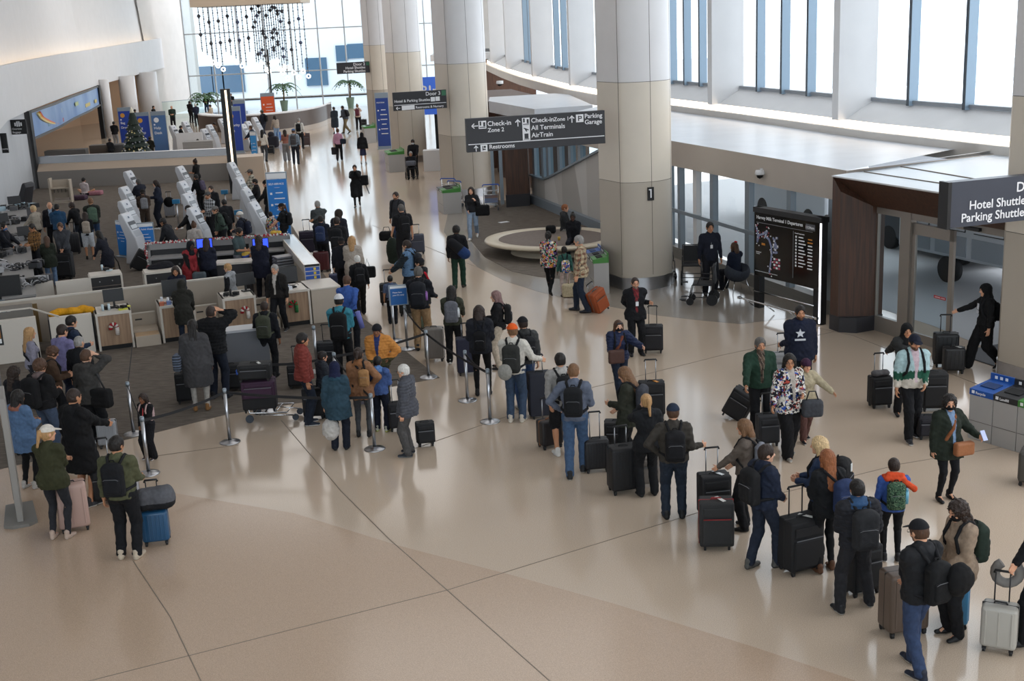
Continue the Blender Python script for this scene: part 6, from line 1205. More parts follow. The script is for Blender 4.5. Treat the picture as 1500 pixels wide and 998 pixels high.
# ---- far island desks and clutter (left)
for (x, y, w_, lab, c) in ((88, 222, 2.2, 'dark grey far desk at the left end of the island', '4d4a48'), (148, 214, 1.8, 'stack of dark slatted boxes left of the tree', '544a42'), (168, 214, 1.2, 'dark panel desk right of the slatted boxes', '3c3a3a'), (285, 216, 1.6, 'grey panel on the far island behind the blue shirted child', '8d8a87')):
    a = at(x, y, 1.1); mb = MB(); mb.box((0, 0, .55), (w_, .8, 1.1 if w_ != 1.6 else 1.6)); e = empty('far_desk', (a[0], a[1]+1, 0), .1, lab, 'counter'); mb.build('desk_body', mat('far_'+c, c, .6, noise=.1, nscale=2, stretch=(.3, .3, 12)), e)
mb = MB(); mb.box((0, 0, .75), (1.5, .1, 1.5)); o = mb.build('privacy_board', white, None, (*at(279, 215, .7)[:2], 0)); tag(o, 'white board on the far island', 'panel')
# ---- right-hand shops, seen between columns
a = atY(637, 140, 68); e = empty('shop_screen', a, 0, 'blue lit screen sign seen between the third and second columns', 'screen'); mb = MB(); mb.box((0, .2, -a[2]/2), (.2, .2, a[2])); mb.build('pole', blk, e); mb = MB(); mb.box((0, 0, 0), (1.9, .1, 2.0)); mb.build('screen', mat('shop_blue', '2b4f96', .4, emit='3a63c8', estr=.6), e); tx(e, 'B!nj', .8, -.8, -.06, .0)
mb = MB(); mb.box((0, 0, 1.5), (.4, .3, 3.0)); o = mb.build('oak_post', oak, None, (-2.25, 57.6, 0)); tag(o, 'pale oak post between the third and second columns', 'post')
e = empty('display_shelf', (-1.75, 55.2, 0), radians(-70), 'black retail shelf full of small silver goods beside the second column', 'shelf'); mb = MB(); mb.box((0, 0, 1.1), (1.6, .3, 2.2)); mb.build('shelf_case', blk, e); R_ = random.Random(8); mb = MB()
for k in range(60): mb.box((R_.uniform(-.7, .7), -.17, .5+R_.randrange(8)*.2), (.07, .04, .09))
mb.build('goods', mat('goods_silver', 'b9bac0', .3), e)
mb = MB(); mb.box((0, 0, .5), (1.4, .7, 1.0)); o = mb.build('white_kiosk_desk', white, None, (-3.2, 60.5, 0)); tag(o, 'small white desk under the shuttle sign', 'desk')
# pale upper balcony between third and second columns
a = atY(608, 85, 104); b = atY(645, 78, 104); mb = MB(); mb.box((-.5, 104.5, 7.0), (9.5, 3, 4.6)); struct(mb.build('wall_balcony', offw)); mb = MB(); mb.box((-1.2, 103, 4.2), (8.5, 5, .5)); struct(mb.build('ceiling_far_shops', white)); mb = MB(); mb.box((-.6, 103.4, 2), (7, 4.2, 4)); struct(mb.build('wall_far_shops', walnut))
# ---- transport wheelchairs and tub chair
def wheelchair(x, y, rz, label, z=0):
    e = empty('wheelchair', (x, y, z), rz, label, 'wheelchair'); dk = mat('chair_black', '1b1b1d', .5); mb = MB()
    for sd in (-1, 1):
        s_ = sd*.25; mb.tube([(s_, -.30, .98), (s_, -.25, .5), (s_, -.22, .14)], .014, 8); mb.tube([(s_, -.25, .5), (s_, .25, .5), (s_, .34, .10)], .014, 8); mb.tube([(s_, -.26, .68), (s_, .05, .70), (s_, .12, .52)], .012, 8); mb.tube([(s_, -.24, .2), (s_, .28, .2)], .012, 8); mb.tube([(s_, .34, .10), (s_, .52, .12)], .012, 6)
    mb.tube([(-.25, -.30, .98), (.25, -.30, .98)], .012, 8); mb.tube([(-.25, -.24, .2), (.25, -.24, .2)], .012, 8); mb.tube([(-.25, .28, .2), (.25, .28, .2)], .012, 8); mb.build('frame', dk, e); mb = MB(); mb.box((0, 0, .51), (.46, .48, .05)); mb.build('seat', mat('chair_vinyl', '252527', .6), e, bevel=.012); mb = MB(); mb.box((0, -.28, .75), (.46, .05, .44), rx3(-.1)); mb.build('backrest', mat('chair_vinyl', '252527', .6), e, bevel=.012)
    for (wx, wy, r) in ((-.28, -.24, .14), (.28, -.24, .14), (-.26, .30, .09), (.26, .30, .09)): mb = MB(); mb.cyl((wx-.02, wy, r), r, .04, 20, axis='x'); mb.build('wheel', mat('tyre', '18181a', .7), e)
    for sd in (-1, 1): mb = MB(); mb.box((sd*.16, .48, .13), (.14, .16, .02)); mb.build('footrest', dk, e)
    return e
g = at(1040, 445); wheelchair(g[0]-.15, g[1]+.1, radians(75), 'empty black transport wheelchair nearest the tub chair'); g = at(985, 418); wheelchair(g[0]+.55, g[1]+.2, radians(170), 'empty black wheelchair standing beside the staff man'); wheelchair(g[0]-.1, g[1]+1.0, radians(185), 'rear black wheelchair half hidden by the middle column')
g = at(1077, 432); e = empty('tub_chair', (g[0]+.1, g[1]+.25, 0), radians(200), 'dark grey tub chair on thin silver legs with a seated woman', 'chair'); F = Field(np.array([-.4, -.4, .3]), np.array([.4, .4, .9]), .018); F.ell((0, 0, .55), (.33, .31, .27), k=.02); F.ell((0, .06, .75), (.25, .27, .28), k=.02, mode='-'); F.ell((0, .3, .80), (.2, .2, .16), k=.05, mode='-'); V, Fc = F.mesh(); link('tub_shell', npmesh('tub_shell', V, Fc, np.tile(rgb('3b3f47'), (len(V), 1))), e, clothM)
for sx_, sy_ in ((-1, -1), (1, -1), (1, 1), (-1, 1)): mb = MB(); mb.tube([(sx_*.15, sy_*.13, .38), (sx_*.27, sy_*.24, 0)], .011, 6); mb.build('leg', chrome, e)
# ---- van and outside items beyond the doors
q = at(1425, 400, .6)[:2]+N_*.6-U*.6; e = empty('parked_van', (q[0], q[1], 0), atan2(U[1], U[0]), 'silver van with louvred panels outside the open door', 'van'); mb = MB(); mb.box((.6, 1.0, 1.5), (7, 1.9, 1.7)); mb.build('van_body', mat('van_silver', 'd4d8dd', .4), e, bevel=.08); mb = MB(); m2 = MB(); m3 = MB()
for c_ in (-2.2, -.9, .4, 1.7, 3.0):
    mb.box((c_, .04, 1.75), (1.0, .03, .75)); m3.box((c_, .04, 1.0), (1.1, .03, .5))
    for k in range(9): m2.box((c_, .015, 1.43+k*.08), (.98, .03, .05))
mb.build('dark_gap_panel', darkp, e); m2.build('louvres', mat('louvre_white', 'd6d9de', .4), e); m3.build('lower_panels', mat('van_grey', 'a4abb3', .4), e)  # dark panels added behind the slats so their gaps look shaded
def car(x, y, rz, col, label):
    e = empty('parked_minibus', (x, y, 0), rz, label, 'minibus'); mb = MB(); mb.box((0, 0, .85), (1.9, 4.9, 1.1)); mb.box((0, -.1, 1.65), (1.8, 4.5, .7), taper=.93); mb.build('bus_body', mat('bus_'+col, col, .3), e, bevel=.09); mb = MB(); mb.box((0, -.1, 1.60), (1.86, 4.0, .42)); mb.box((0, -.1, 1.60), (1.5, 4.58, .42)); mb.build('side_windows', blkg, e)
    for sx_ in (-1, 1):
        for sy_ in (-1, 1): mb = MB(); mb.cyl((sx_*.86-.1, sy_*1.5, .34), .34, .2, 20, axis='x'); mb.build('wheel', mat('tyre', '18181a', .7), e)
car(12.6, 34.5, .35, '3a3e45', 'dark minibus parked outside behind the wheelchairs'); car(10.2, 41.0, .3, 'c9cdd2', 'white minibus parked outside left of the middle column glass')
for wx in (-1.0, 2.0): mb = MB(); mb.cyl((wx, .04, .34), .34, .22, 20, axis='y'); mb.build('wheel', mat('tyre', '18181a', .7), e)
mb = MB()
for k in range(7): mb.box((0, 0, .25+k*.13), (.9, .5, .05))
mb.build('slatted_rack', mat('rack_blue', '55677c', .5), None, (*D(us['d']+.15, 3.0), 0), atan2(U[1], U[0])); tag(bpy.data.objects['slatted_rack'], 'blue grey slatted rack just outside the open door', 'rack')
# ================================================================== luggage
tyreM = mat('castor_black', '161618', .6); rodM = mat('rod_metal', 'a9abb0', .3, metal=.8); rodB = mat('rod_black', '1d1d20', .4)
def suitcase(px, py, w, h, d, rz, col, label, kind='soft', ext=0., tagc=None, rough=None, trim=None, lean=0., pos=None, rods=rodM, spin=True, neck=None, pocket=True, ribs=0, leanax='x'):
    """px,py: pixel of the middle of its base; rz: degrees, 0 = front face towards the viewer; ext: pulled-out handle length"""
    g = at(px, py) if pos is None else np.array([*pos, 0.]); e = empty('suitcase', (g[0], g[1], 0), 0, label, 'suitcase'); R0 = rz3(radians(rz))@(rx3(radians(-lean)) if leanax == 'x' else ry3(radians(lean)))
    e.rotation_euler = Matrix(R0.tolist()).to_euler(); wl = .065 if spin else .05; m = mat('case_'+kind+col, col, rough or (.32 if kind == 'hard' else .75), bump=0 if kind == 'hard' else .25, bscale=150, spec=.5); tm = mat('case_trim_'+(trim or '141416'), trim or '141416', .5); hb = h-wl
    if lean: e.location[2] += .0
    mb = MB(); mb.box((0, 0, wl+hb/2), (w, d, hb)); o = mb.build('case_body', m, e, bevel=min(.045, d*.2) if kind == 'hard' else .03); o.modifiers['bevel'].segments = 4
    for p in o.data.polygons: p.use_smooth = True
    if kind == 'hard':
        mb = MB(); mb.box((0, 0, wl+hb/2), (w+.004, .016, hb+.004)); mb.build('zip_line', tm, e, bevel=.004)
        nr = ribs or 5
        for sgy in (-1, 1):
            for k in range(nr): x = -w*.36+w*.72*k/(nr-1); mb = MB(); mb.box((x, sgy*(d/2+.002), wl+hb*.5), (w*.045, .010, hb*.82)); mb.build('rib', m, e, bevel=.004)
    else:
        mb = MB(); mb.box((0, 0, wl+hb/2), (w+.008, .018, hb+.008)); mb.build('piping', tm, e, bevel=.006)
        if pocket:
            mb = MB(); mb.box((0, -d/2-.012, wl+hb*.36), (w*.86, .05, hb*.56)); mb.build('front_pocket', m, e, bevel=.02); mb = MB(); mb.box((0, -d/2-.008, wl+hb*.80), (w*.80, .035, hb*.20)); mb.build('upper_pocket', m, e, bevel=.015)
            mb = MB(); mb.box((0, -d/2-.04, wl+hb*.66), (w*.80, .006, .012)); mb.build('zip', mat('zip_'+(trim or 'grey'), trim or '57585c', .4), e)
    mb = MB(); mb.tube([(-.07, 0, h-.004), (-.06, 0, h+.022), (.06, 0, h+.022), (.07, 0, h-.004)], .011, 6); mb.build('carry_handle', tm, e)
    if spin:
        for sx in (-1, 1):
            for sy in (-1, 1): mb = MB(); mb.cyl((sx*(w/2-.05)-.016, sy*(d/2-.04), .028), .028, .032, 14, axis='x'); mb.box((sx*(w/2-.05), sy*(d/2-.04), .052), (.045, .04, .03)); mb.build('wheel', tyreM, e)
    else:
        for sx in (-1, 1): mb = MB(); mb.cyl((sx*(w/2-.045)-.02, d/2-.03, .038), .038, .04, 14, axis='x'); mb.build('wheel', tyreM, e); mb = MB(); mb.box((sx*w*.35, -d/2+.03, .025), (.03, .03, .05)); mb.build('foot', tyreM, e)
    if ext:
        for sx in (-1, 1): mb = MB(); mb.tube([(sx*w*.20, d/2-.05, h-.02), (sx*w*.20, d/2-.05, h+ext-.02)], .009, 6); mb.build('handle_rod', rods, e)
        mb = MB(); mb.tube([(-w*.24, d/2-.05, h+ext-.03), (-w*.22, d/2-.05, h+ext), (w*.22, d/2-.05, h+ext), (w*.24, d/2-.05, h+ext-.03)], .015, 8); mb.build('handle_grip', tyreM, e)
    if tagc: mb = MB(); mb.box((w*.12, -.02, h+.012), (.05, .20, .006), rz3(.5)); mb.build('paper_tag', mat('tag_'+tagc, tagc, .6), e)
    return e
def blob(name, P, label, cat, col, shapes, m=clothM, v=.011, pos=None, rz=0., noise=.004, handles=None, seed=1., z0=None):
    """soft bag from ellipsoids/boxes: shapes = [(kind, centre, radii, k)]; pos world"""
    lo = np.min([np.array(s_[1])-np.array(s_[2]) for s_ in shapes], 0)-.06; hi = np.max([np.array(s_[1])+np.array(s_[2]) for s_ in shapes], 0)+.06; F = Field(lo, hi, v)
    for kd, c, r, k in shapes: F.ell(c, r, k=k, box=(kd == 'box'), rad=min(r)*.6)
    if noise: F.each(lambda g, Q: g+noise*noise3(Q, seed, 4))
    V, Fc = F.mesh(); e = empty(name, pos, rz, label, cat); link(name+'_body', npmesh(name, V, Fc, paint(V+[0, 0, 1.2], col, seed)), e, m)
    if handles:
        for pts, r, c in handles: mb = MB(); mb.tube(pts, r, 6); mb.build('handle', mat('strap_'+c, c, .7), e)
    return e
# ================================================================== people and their bags
def Z(e, **k): return e
# ---------- bottom right group
p = person(1349, 764, -25, 'man in black cap, black hoodie and blue jeans standing nearest the camera', f=(1342, 985), h=1.78, hat='cap', hair='short', hc='brown', top='1c1d20', kind='hoodie', hood='232427', bot='2b3d5e', bottom='jeans', shoe='161c2c', sole='b9b6ae', L=('px', 1322, 842, 1.0), R='low', beard='brown', glasses=True, stance='step', hem=.88, bulk=1.05, pitch=14)
backpack(p, '131416', 'soft black backpack of the man in the black cap', 1.0, side=.02, low=.08)
c = root_w(p, p['T'](.20, -.34, 1.18)*p['s']); blob('neck_pillow', p, 'fluffy black neck pillow clipped to the black cap man\'s backpack', 'pillow', '0e0e10', [('ell', (0, 0, 0), (.15, .10, .19), .02), ('ell', (.10, .02, -.03), (.11, .09, .13), .05)], pos=c, rz=p['rot'], noise=.006)
p = person(1386, 732, -105, 'curly haired woman in tan jacket and black mask looking down at her phone', f=(1400, 932), h=1.72, fem=True, hair='curly', hc='dark', hairlen=.24, top='96806a', kind='jacket', hem=.80, bot='141417', bottom='trousers', shoe='1a1b1d', mask='111113', L='low', R='front', skin='light', pitch=20)
backpack(p, '27352c', 'dark green squared backpack worn by the curly haired woman', 1.02, pocket='202c25', low=.03, tagc='d')
suitcase(1400, 912, .42, .62, .26, 70, '3e7ea6', 'blue suitcase almost hidden behind the woman in the tan jacket', 'hard', rough=.3)
suitcase(1322, 925, .50, .78, .32, 12, '57493f', 'large brown hard shell suitcase beside the man in the black cap', 'hard', rough=.4, trim='2a2420')
p = person(1277, 704, -8, 'man with black hair, blue hood and dark puffer jacket in a wide stance', f=(1252, 893), h=1.78, hair='short', hc='black', top='23242a', kind='puffer', hood='2e4a6c', quilt=True, bot='26262a', bottom='trousers', shoe='16181d', sole='b8b8b5', L='front', R='pocket', stance='wide', mask='cfd2d4', skin='tan')
backpack(p, '26272a', 'charcoal backpack of the man with the blue hood', 1.12, low=.03)
suitcase(1262, 868, .42, .66, .26, 20, '17181b', 'black suitcase between the legs of the man with the blue hood', ext=.0)
p = person(1300, 674, 5, 'boy with an orange scarf over his shoulders and a green camouflage backpack', f=(1305, 822), h=1.52, hair='short', hc='dark', top='2d57a8', kind='tee', bot='15161a', bottom='leggings', shoe='1d1d20', sole='c9c9c9', L='down', R='chest', skin='light')
backpack(p, 'camo:.05', 'green camouflage backpack on the boy with the orange scarf', .98, bottle='5fa0b8', low=.02)
F = Field(np.array([-.3, -.3, 1.1]), np.array([.4, .3, 1.6]), .011); T_ = p['T']
for a, b, r in ((T_(-.15, -.02, 1.46), T_(.0, .09, 1.45), .05), (T_(0, .09, 1.45), T_(.13, 0, 1.46), .05), (T_(-.12, -.09, 1.46), T_(.12, -.09, 1.44), .055), (T_(.12, -.08, 1.42), T_(.30, -.10, 1.28), .05), (T_(-.1, -.07, 1.52), T_(.1, -.07, 1.50), .045)): F.cone(a, b, r, k=.03)
F.each(lambda g, Q: g+.006*noise3(Q, 3, 5)); V, Fc = F.mesh(); link('orange_scarf', npmesh('orange_scarf', V*p['s'], Fc, np.tile(rgb('c94a26'), (len(V), 1))), p['body'], clothM)
p = person(1204, 640, -60, 'woman with long blonde hair standing behind the redhead', h=1.70, fem=True, hair='long', hc='lblonde', hairlen=.33, top='22324e', kind='jacket', bot='17181c', L='front', R='front')
backpack(p, '121214', 'large black backpack with a white tag behind the redhead', 1.15, tagc='w', deep=1.25)
p = person(1206, 660, -15, 'red haired woman in a black jacket with a blue backpack on one shoulder', f=(1210, 838), h=1.68, fem=True, hair='long', hc='red', hairlen=.34, top='16181b', kind='jacket', hem=.84, bot='131417', bottom='leggings', shoe='5a3a26', L='front', R='strap', skin='fair')
backpack(p, '24355c', 'royal blue backpack slung on the red haired woman\'s right side', 1.02, pocket='2a3d69', side=.12, low=.06, bottle='d8dadc')
suitcase(1172, 835, .50, .74, .34, 22, '131316', 'large black soft suitcase with a white paper tag left of the redhead', ext=.38, tagc='d8d8d4', rods=rodB)
p = person(1118, 652, 62, 'dark haired man in a navy jacket looking right with his arms held in front', f=(1118, 832), h=1.76, hair='short', hc='dark', top='1b2438', kind='jacket', bot='1e2636', bottom='jeans', shoe='4b4a47', sole='2a2a2a', L='low', R='low', skin='fair', stance='step', yaw=18)
backpack(p, '1b1b1d', 'black backpack with curved piping on the man in navy looking right', 1.05)
p = person(1099, 615, -62, 'woman in a brown grey hoodie holding out her phone', f=(1093, 775), h=1.67, fem=True, hair='bob', hc='lbrown', top='5c5148', kind='hoodie', hood='5c5148', bot='15161a', shoe='141416', L='fwd', R='low')
backpack(p, '6c6f78', 'small grey backpack on the woman in the brown hoodie', .8)
suitcase(1049, 800, .46, .68, .32, -4, '262627', 'black and red wheeled bag with a white tag, nearest in the queue centre', trim='8c1f22', spin=False, tagc='d8d8d4'); 
suitcase(1046, 757, .44, .66, .30, 8, '151518', 'black soft suitcase standing behind the black and red bag', ext=.36, tagc='cfd2d4')
p = person(972, 593, 2, 'man in a navy cap and olive fleece with one arm stretched to a suitcase', f=(988, 760), h=1.76, hat='cap', hatc='1d2738', hair='short', hc='brown', top='3a352f', kind='sweater', hem=.92, bot='202a38', bottom='jeans', shoe='161617', L='hip', R=('px', 1031, 656, 1.02), bulk=1.12, skin='light')
backpack(p, '17171a', 'black backpack with a small round logo on the man in the navy cap', .98, low=.02)
p = person(945, 578, -12, 'woman with a blonde ponytail in a black jacket with her hand at her mouth', f=(950, 728), h=1.68, fem=True, hair='pony', hc='blonde', hairlen=.28, top='1a1c20', kind='jacket', hood='1a1c20', hem=.82, bot='17181b', bottom='trousers', shoe='121214', L='face', R='pocket')
suitcase(948, 712, .36, .5, .22, 10, '7a736c', 'small grey suitcase hidden behind the ponytail woman', ext=0)
p = person(920, 537, -65, 'woman with long brown hair in a dark olive parka looking down', h=1.70, fem=True, hair='long', hc='lbrown', hairlen=.32, top='2b2d23', kind='coat', hood='4a3b2c', hem=.78, bot='17181a', L='front', R='low', pitch=24)
backpack(p, '3a3c44', 'dark grey backpack on the woman in the olive parka', 1.0)
suitcase(955, 610, .46, .66, .28, 0, '141417', 'black suitcase with an orange and white tag held by the navy puffer woman', ext=.38, tagc='c9822a')
suitcase(914, 720, .46, .74, .32, 14, '121215', 'tall black ribbed suitcase left of the ponytail woman', 'hard', ext=.28, rough=.55, ribs=8)
suitcase(905, 665, .42, .58, .28, -8, '151518', 'black rounded suitcase in front of the olive parka woman', ext=0)
suitcase(874, 690, .40, .55, .26, 6, '151519', 'small black hard suitcase beside the man in blue jeans', 'hard', ext=.42, rough=.5, ribs=7)
p = person(840, 533, 8, 'man with short ginger brown hair in a blue grey shirt and jeans, hand on hip', f=(845, 697), h=1.76, hair='buzz', hc='lbrown', top='5a6274', kind='shirt', bot='3a5678', bottom='jeans', shoe='1c1c1f', sole='b5b0a8', L='hip', R='strap', stance='step', skin='fair')
backpack(p, '17181b', 'black backpack on the man in the blue grey shirt', .95)
p = person(828, 518, -10, 'man with black hair, light grey hoodie and black shorts', f=(826, 667), h=1.74, hair='short', hc='black', top='8b8986', kind='hoodie', hood='a5a29e', bot='17171a', bottom='shorts', shoe='c9c7c3', sole='e8e8e8', L=('px', 806, 598, .95), R='front', skin='tan')
backpack(p, '1a1a1d', 'black backpack on the man in the light grey hoodie', .85)
suitcase(806, 655, .40, .50, .28, 24, '191517', 'black suitcase with brown leather bands beside the man in shorts', 'hard', ext=.36, trim='8a5a34', ribs=3, rough=.5)
# ---------- centre right queue
p = person(739, 475, 12, 'man in a bright orange cap and cream sweatshirt reaching right', f=(757, 618), h=1.76, hat='capback' if 0 else 'cap', hatc='d2571f', hair='short', hc='lbrown', top='c2bdb2', kind='sweater', bot='31445c', bottom='jeans', shoe='b5ada0', sole='e0dcd2', L='front', R=('px', 796, 529, 1.06), yaw=-30)
backpack(p, '2c2d2b', 'dark hiking backpack on the orange cap man', 1.05, low=.03)
c = root_w(p, p['T'](-.09, -.36, 1.0)*p['s']); blob('travel_hat', p, 'grey neck pillow hanging from the orange cap man\'s backpack', 'pillow', '8b8982', [('ell', (0, 0, 0), (.13, .07, .15), .02)], pos=c, rz=p['rot'])
suitcase(792, 610, .42, .84, .34, 8, '171b28', 'tall navy duffel style suitcase held by the orange cap man', ext=.30, pocket=False, spin=False)
p = person(757, 465, -20, 'man with black cap and charcoal hooded jacket behind the orange cap man', f=(772, 600), h=1.78, hat='cap', hatc='17171a', hair='short', hc='dark', top='3c3d3d', kind='jacket', hood='303131', bot='2f4c78', bottom='jeans', shoe='9a958c', L='front', R='down')
backpack(p, '1b1c1f', 'black backpack on the charcoal jacket man', .9)
p = person(704, 446, 2, 'woman in black with leggings standing before the second belt post', f=(708, 580), h=1.68, fem=True, hair='long', hc='dark', hairlen=.12, top='1d1f27', kind='puffer', hood='17181d', hem=.86, bot='121214', bottom='leggings', shoe='141416', L='front', R='front')
backpack(p, '121215', 'low black backpack on the woman in black leggings', .78, low=.10)
p = person(728, 426, -85, 'woman with ash pink hair and black top facing left', h=1.66, fem=True, hair='long', hc='pinkish', hairlen=.24, top='151518', kind='sweater', bot='b9ab97', L='front', R='front', skin='fair')
backpack(p, '151517', 'black backpack on the ash pink haired woman', .9)
p = person(658, 419, 3, 'woman in an olive jacket and black trousers with a grey backpack', f=(667, 533), h=1.68, fem=True, hair='long', hc='black', hairlen=.22, top='37392b', kind='jacket', bot='141518', shoe='d0cdc8', sole='e5e3de', L='fwd', R='fwd')
backpack(p, '5f6068', 'grey hiking backpack on the woman in the olive jacket', 1.0, bottle='c9ccd0')
suitcase(638, 528, .42, .74, .28, -6, '77706a', 'grey translucent covered suitcase beside the olive jacket woman', 'hard', rough=.2, ribs=4)
suitcase(686, 548, .44, .78, .30, 6, '1a1d33', 'tall dark navy suitcase left of the woman in black leggings', ext=.28, pocket=False)
p = person(611, 391, 4, 'man in khaki trousers and black sweater with a black backpack', f=(620, 513), h=1.80, hair='short', hc='dgrey', top='16181f', kind='sweater', bot='9a7a52', bottom='trousers', shoe='1b1c20', L='low', R=('px', 640, 436, 1.1), skin='light', bulk=1.05)
backpack(p, '1d1f25', 'black backpack with a purple bottle on the man in khaki trousers', 1.12, bottle='8a5aa0')
suitcase(598, 462, .40, .66, .28, -5, '131619', 'black suitcase left of the khaki trousers', 'hard', rough=.5)
p = person(581, 405, 0, 'small boy in a blue grey t-shirt seen from behind', f=(576, 475), h=1.28, hair='short', hc='black', top='4a5a78', kind='tee', sleeve='short', bot='15181f', shoe='15181f', skin='tan')
p = person(616, 378, -70, 'woman with black hair and a red strap over her long black coat', h=1.70, fem=True, hair='short', hc='black', hat='beanie', hatc='15151a', top='121317', kind='coat', hem=.6, bot='56604f', strapc='b01c2c', L='front', R='low')
p = person(598, 352, -72, 'man in a light blue quilted vest leaning on a suitcase handle', f=(604, 455), h=1.76, hair='short', hc='dark', top='4f7295', kind='puffer', quilt=True, sleevec='222a30', vest=True, bot='1c1e24', L='fwd', R=('px', 576, 392, 1.08), skin='light')
backpack(p, '1f222a', 'dark backpack on the man in the blue vest', .9)
suitcase(570, 446, .42, .56, .28, 0, '1b1a1b', 'black wheeled bag reached by the man in the blue vest', ext=.34, pos=None)
p = person(667, 331, 8, 'person in black hooded jacket and dark green trousers walking away', f=(673, 423), h=1.76, hair='fluffy', hc='black', top='17171b', kind='jacket', hood='17171b', hem=.86, bot='1b3a2c', bottom='trousers', shoe='3a352f', L='down', R='strap', stance='step', skin='brown')
F = Field(np.array([-.4, -.5, .8]), np.array([.4, .1, 1.6]), .014); c = p['T'](.07, -.22, 1.16); e = empty('duffel_bag', root_w(p, c*p['s']), p['rot'], 'dark blue and black bag slung across the back of the person in green trousers', 'bag'); F.cone(c+[-.16, 0, .16], c+[.18, -.02, -.14], .13, .15, k=.02); V, Fc = F.mesh(); link('bag_body', npmesh('bag', V*p['s']-c*p['s'], Fc, np.where((V[:, :1]-V[:, 2:]+1.1 > .12), rgb('1f3560'), rgb('141519'))), e, clothM)
p = person(587, 299, -20, 'man in a black t-shirt with shaved head carrying a dark green duffel', f=(594, 393), h=1.80, hair='buzz', hc='dgrey', top='1c1d21', kind='tee', sleeve='short', bot='1a1b1f', L='swing', R='down', skin='light')
backpack(p, '18191c', 'black backpack on the man in the black t-shirt', 1.0)
g = at(577, 388); blob('duffel_bag', p, 'dark green tall duffel bag carried by the man in the black t-shirt', 'bag', '232d25', [('ell', (0, 0, .42), (.20, .17, .40), .02), ('ell', (0, 0, .12), (.17, .15, .12), .05)], pos=(g[0], g[1], .03), v=.016)
g = at(568, 358, .35); blob('duffel_bag', p, 'small black duffel carried beside the green duffel', 'bag', '131316', [('box', (0, 0, 0), (.24, .15, .15), .02)], pos=(g[0]-.05, g[1]+.4, .55), v=.016, handles=[([(-.12, 0, .12), (-.08, 0, .28), (.08, 0, .28), (.12, 0, .12)], .012, '141416')])
p = person(580, 281, -150, 'man in a dark sweater and blue jeans with a blue backpack, facing left', h=1.80, hair='short', hc='dark', top='2c2e33', kind='sweater', bot='2c4468', bottom='jeans', shoe='1c1c20', L='down', R='down', skin='light', beard='dark')
backpack(p, '24406e', 'blue backpack on the man in the dark sweater', .9)
suitcase(612, 372, .44, .62, .3, 10, '3c3f4c', 'grey blue suitcase behind the man in the black t-shirt', ext=.3)
p = person(688, 273, 188, 'woman in a black top and light jeans walking toward the camera with a large bag', f=(694, 350), h=1.70, fem=True, hair='long', hc='dark', hairlen=.2, top='1f2024', kind='tee', bot='8398b0', bottom='jeans', shoe='d8d6d2', sole='eeeeee', L='strap', R='low', stance='walk', skin='fair')
g = root_w(p, np.array([-.34, .0, .95])); blob('shoulder_bag', p, 'large black shoulder bag of the woman walking in light jeans', 'bag', '121214', [('box', (0, 0, 0), (.24, .10, .18), .02)], pos=g, rz=0, v=.02, handles=[([(-.18, 0, .14), (-.10, .02, .42), (.02, .02, .14)], .012, '141416')])
p = person(519, 241, 178, 'woman in a long black coat walking down the open floor, hands at her face', f=(524, 303), h=1.66, fem=True, hair='short', hc='dark', top='141417', kind='coat', hem=.42, bot='141417', bottom='leggings', shoe='3a3a3c', L='face', R='face', stance='walk', skin='light')
g = root_w(p, np.array([-.34, .0, 1.05])); blob('shoulder_bag', p, 'black bag with dangling straps on the woman in the long black coat', 'bag', '17171b', [('box', (0, 0, 0), (.16, .1, .2), .02)], pos=g, v=.025, handles=[([(.04, 0, -.15), (.16, 0, -.55)], .02, '141416')])
p = person(494, 188, 2, 'woman in a pink blouse and black trousers walking away down the hall', f=(498, 236), h=1.68, fem=True, hair='short', hc='brown', top='b9849f', kind='shirt', bot='17171b', shoe='17171b', L='down', R='down', stance='walk')
g = root_w(p, np.array([-.30, .02, .55])); blob('handbag', p, 'small black and white handbag held by the woman in the pink blouse', 'bag', '2a2a2e', [('box', (0, 0, 0), (.12, .06, .2), .02)], pos=g, v=.03); g = root_w(p, np.array([.26, -.05, 1.05])); blob('handbag', p, 'dark shoulder bag on the right side of the pink blouse woman', 'bag', '222a38', [('box', (0, 0, 0), (.16, .1, .14), .02)], pos=g, v=.03)
p = person(530, 194, 4, 'person in a dark hooded coat and navy skirt walking away', f=(533, 241), h=1.66, fem=True, hair=None, hat='hijab', hatc='121218', top='14151a', kind='coat', hem=.86, bot='232744', bottom='dress', shoe='aaa9a8', stance='walk')
p = person(502, 152, -60, 'man in khaki trousers striding with one leg far back near the palm', f=(508, 196), h=1.78, hair='short', hc='dark', top='3c4048', kind='jacket', bot='6d5f42', shoe='121214', stance='walk', lean=14, L='front', R='front'); backpack(p, '1a1b1f', 'black backpack on the striding man in khaki', .9)
p = person(494, 154, -20, 'person holding a long dark coat beside the striding man', f=(492, 196), h=1.68, fem=True, hair='short', hc='dark', top='2a3540', kind='jacket', hem=.4, bot='16161a', bottom='dress', L='front', R='front')
p = person(520, 149, 3, 'woman with hands raised and a maroon backpack near the green planter', f=(526, 192), h=1.7, fem=True, hair='bun', hc='lbrown', top='b99d8c', kind='sweater', bot='17171b', shoe='c9c7c3', L='face', R='face'); backpack(p, '5e2433', 'maroon backpack on the woman near the green planter', .95)
suitcase(533, 188, .45, .62, .3, 0, '131316', 'small black suitcase beside the maroon backpack woman')
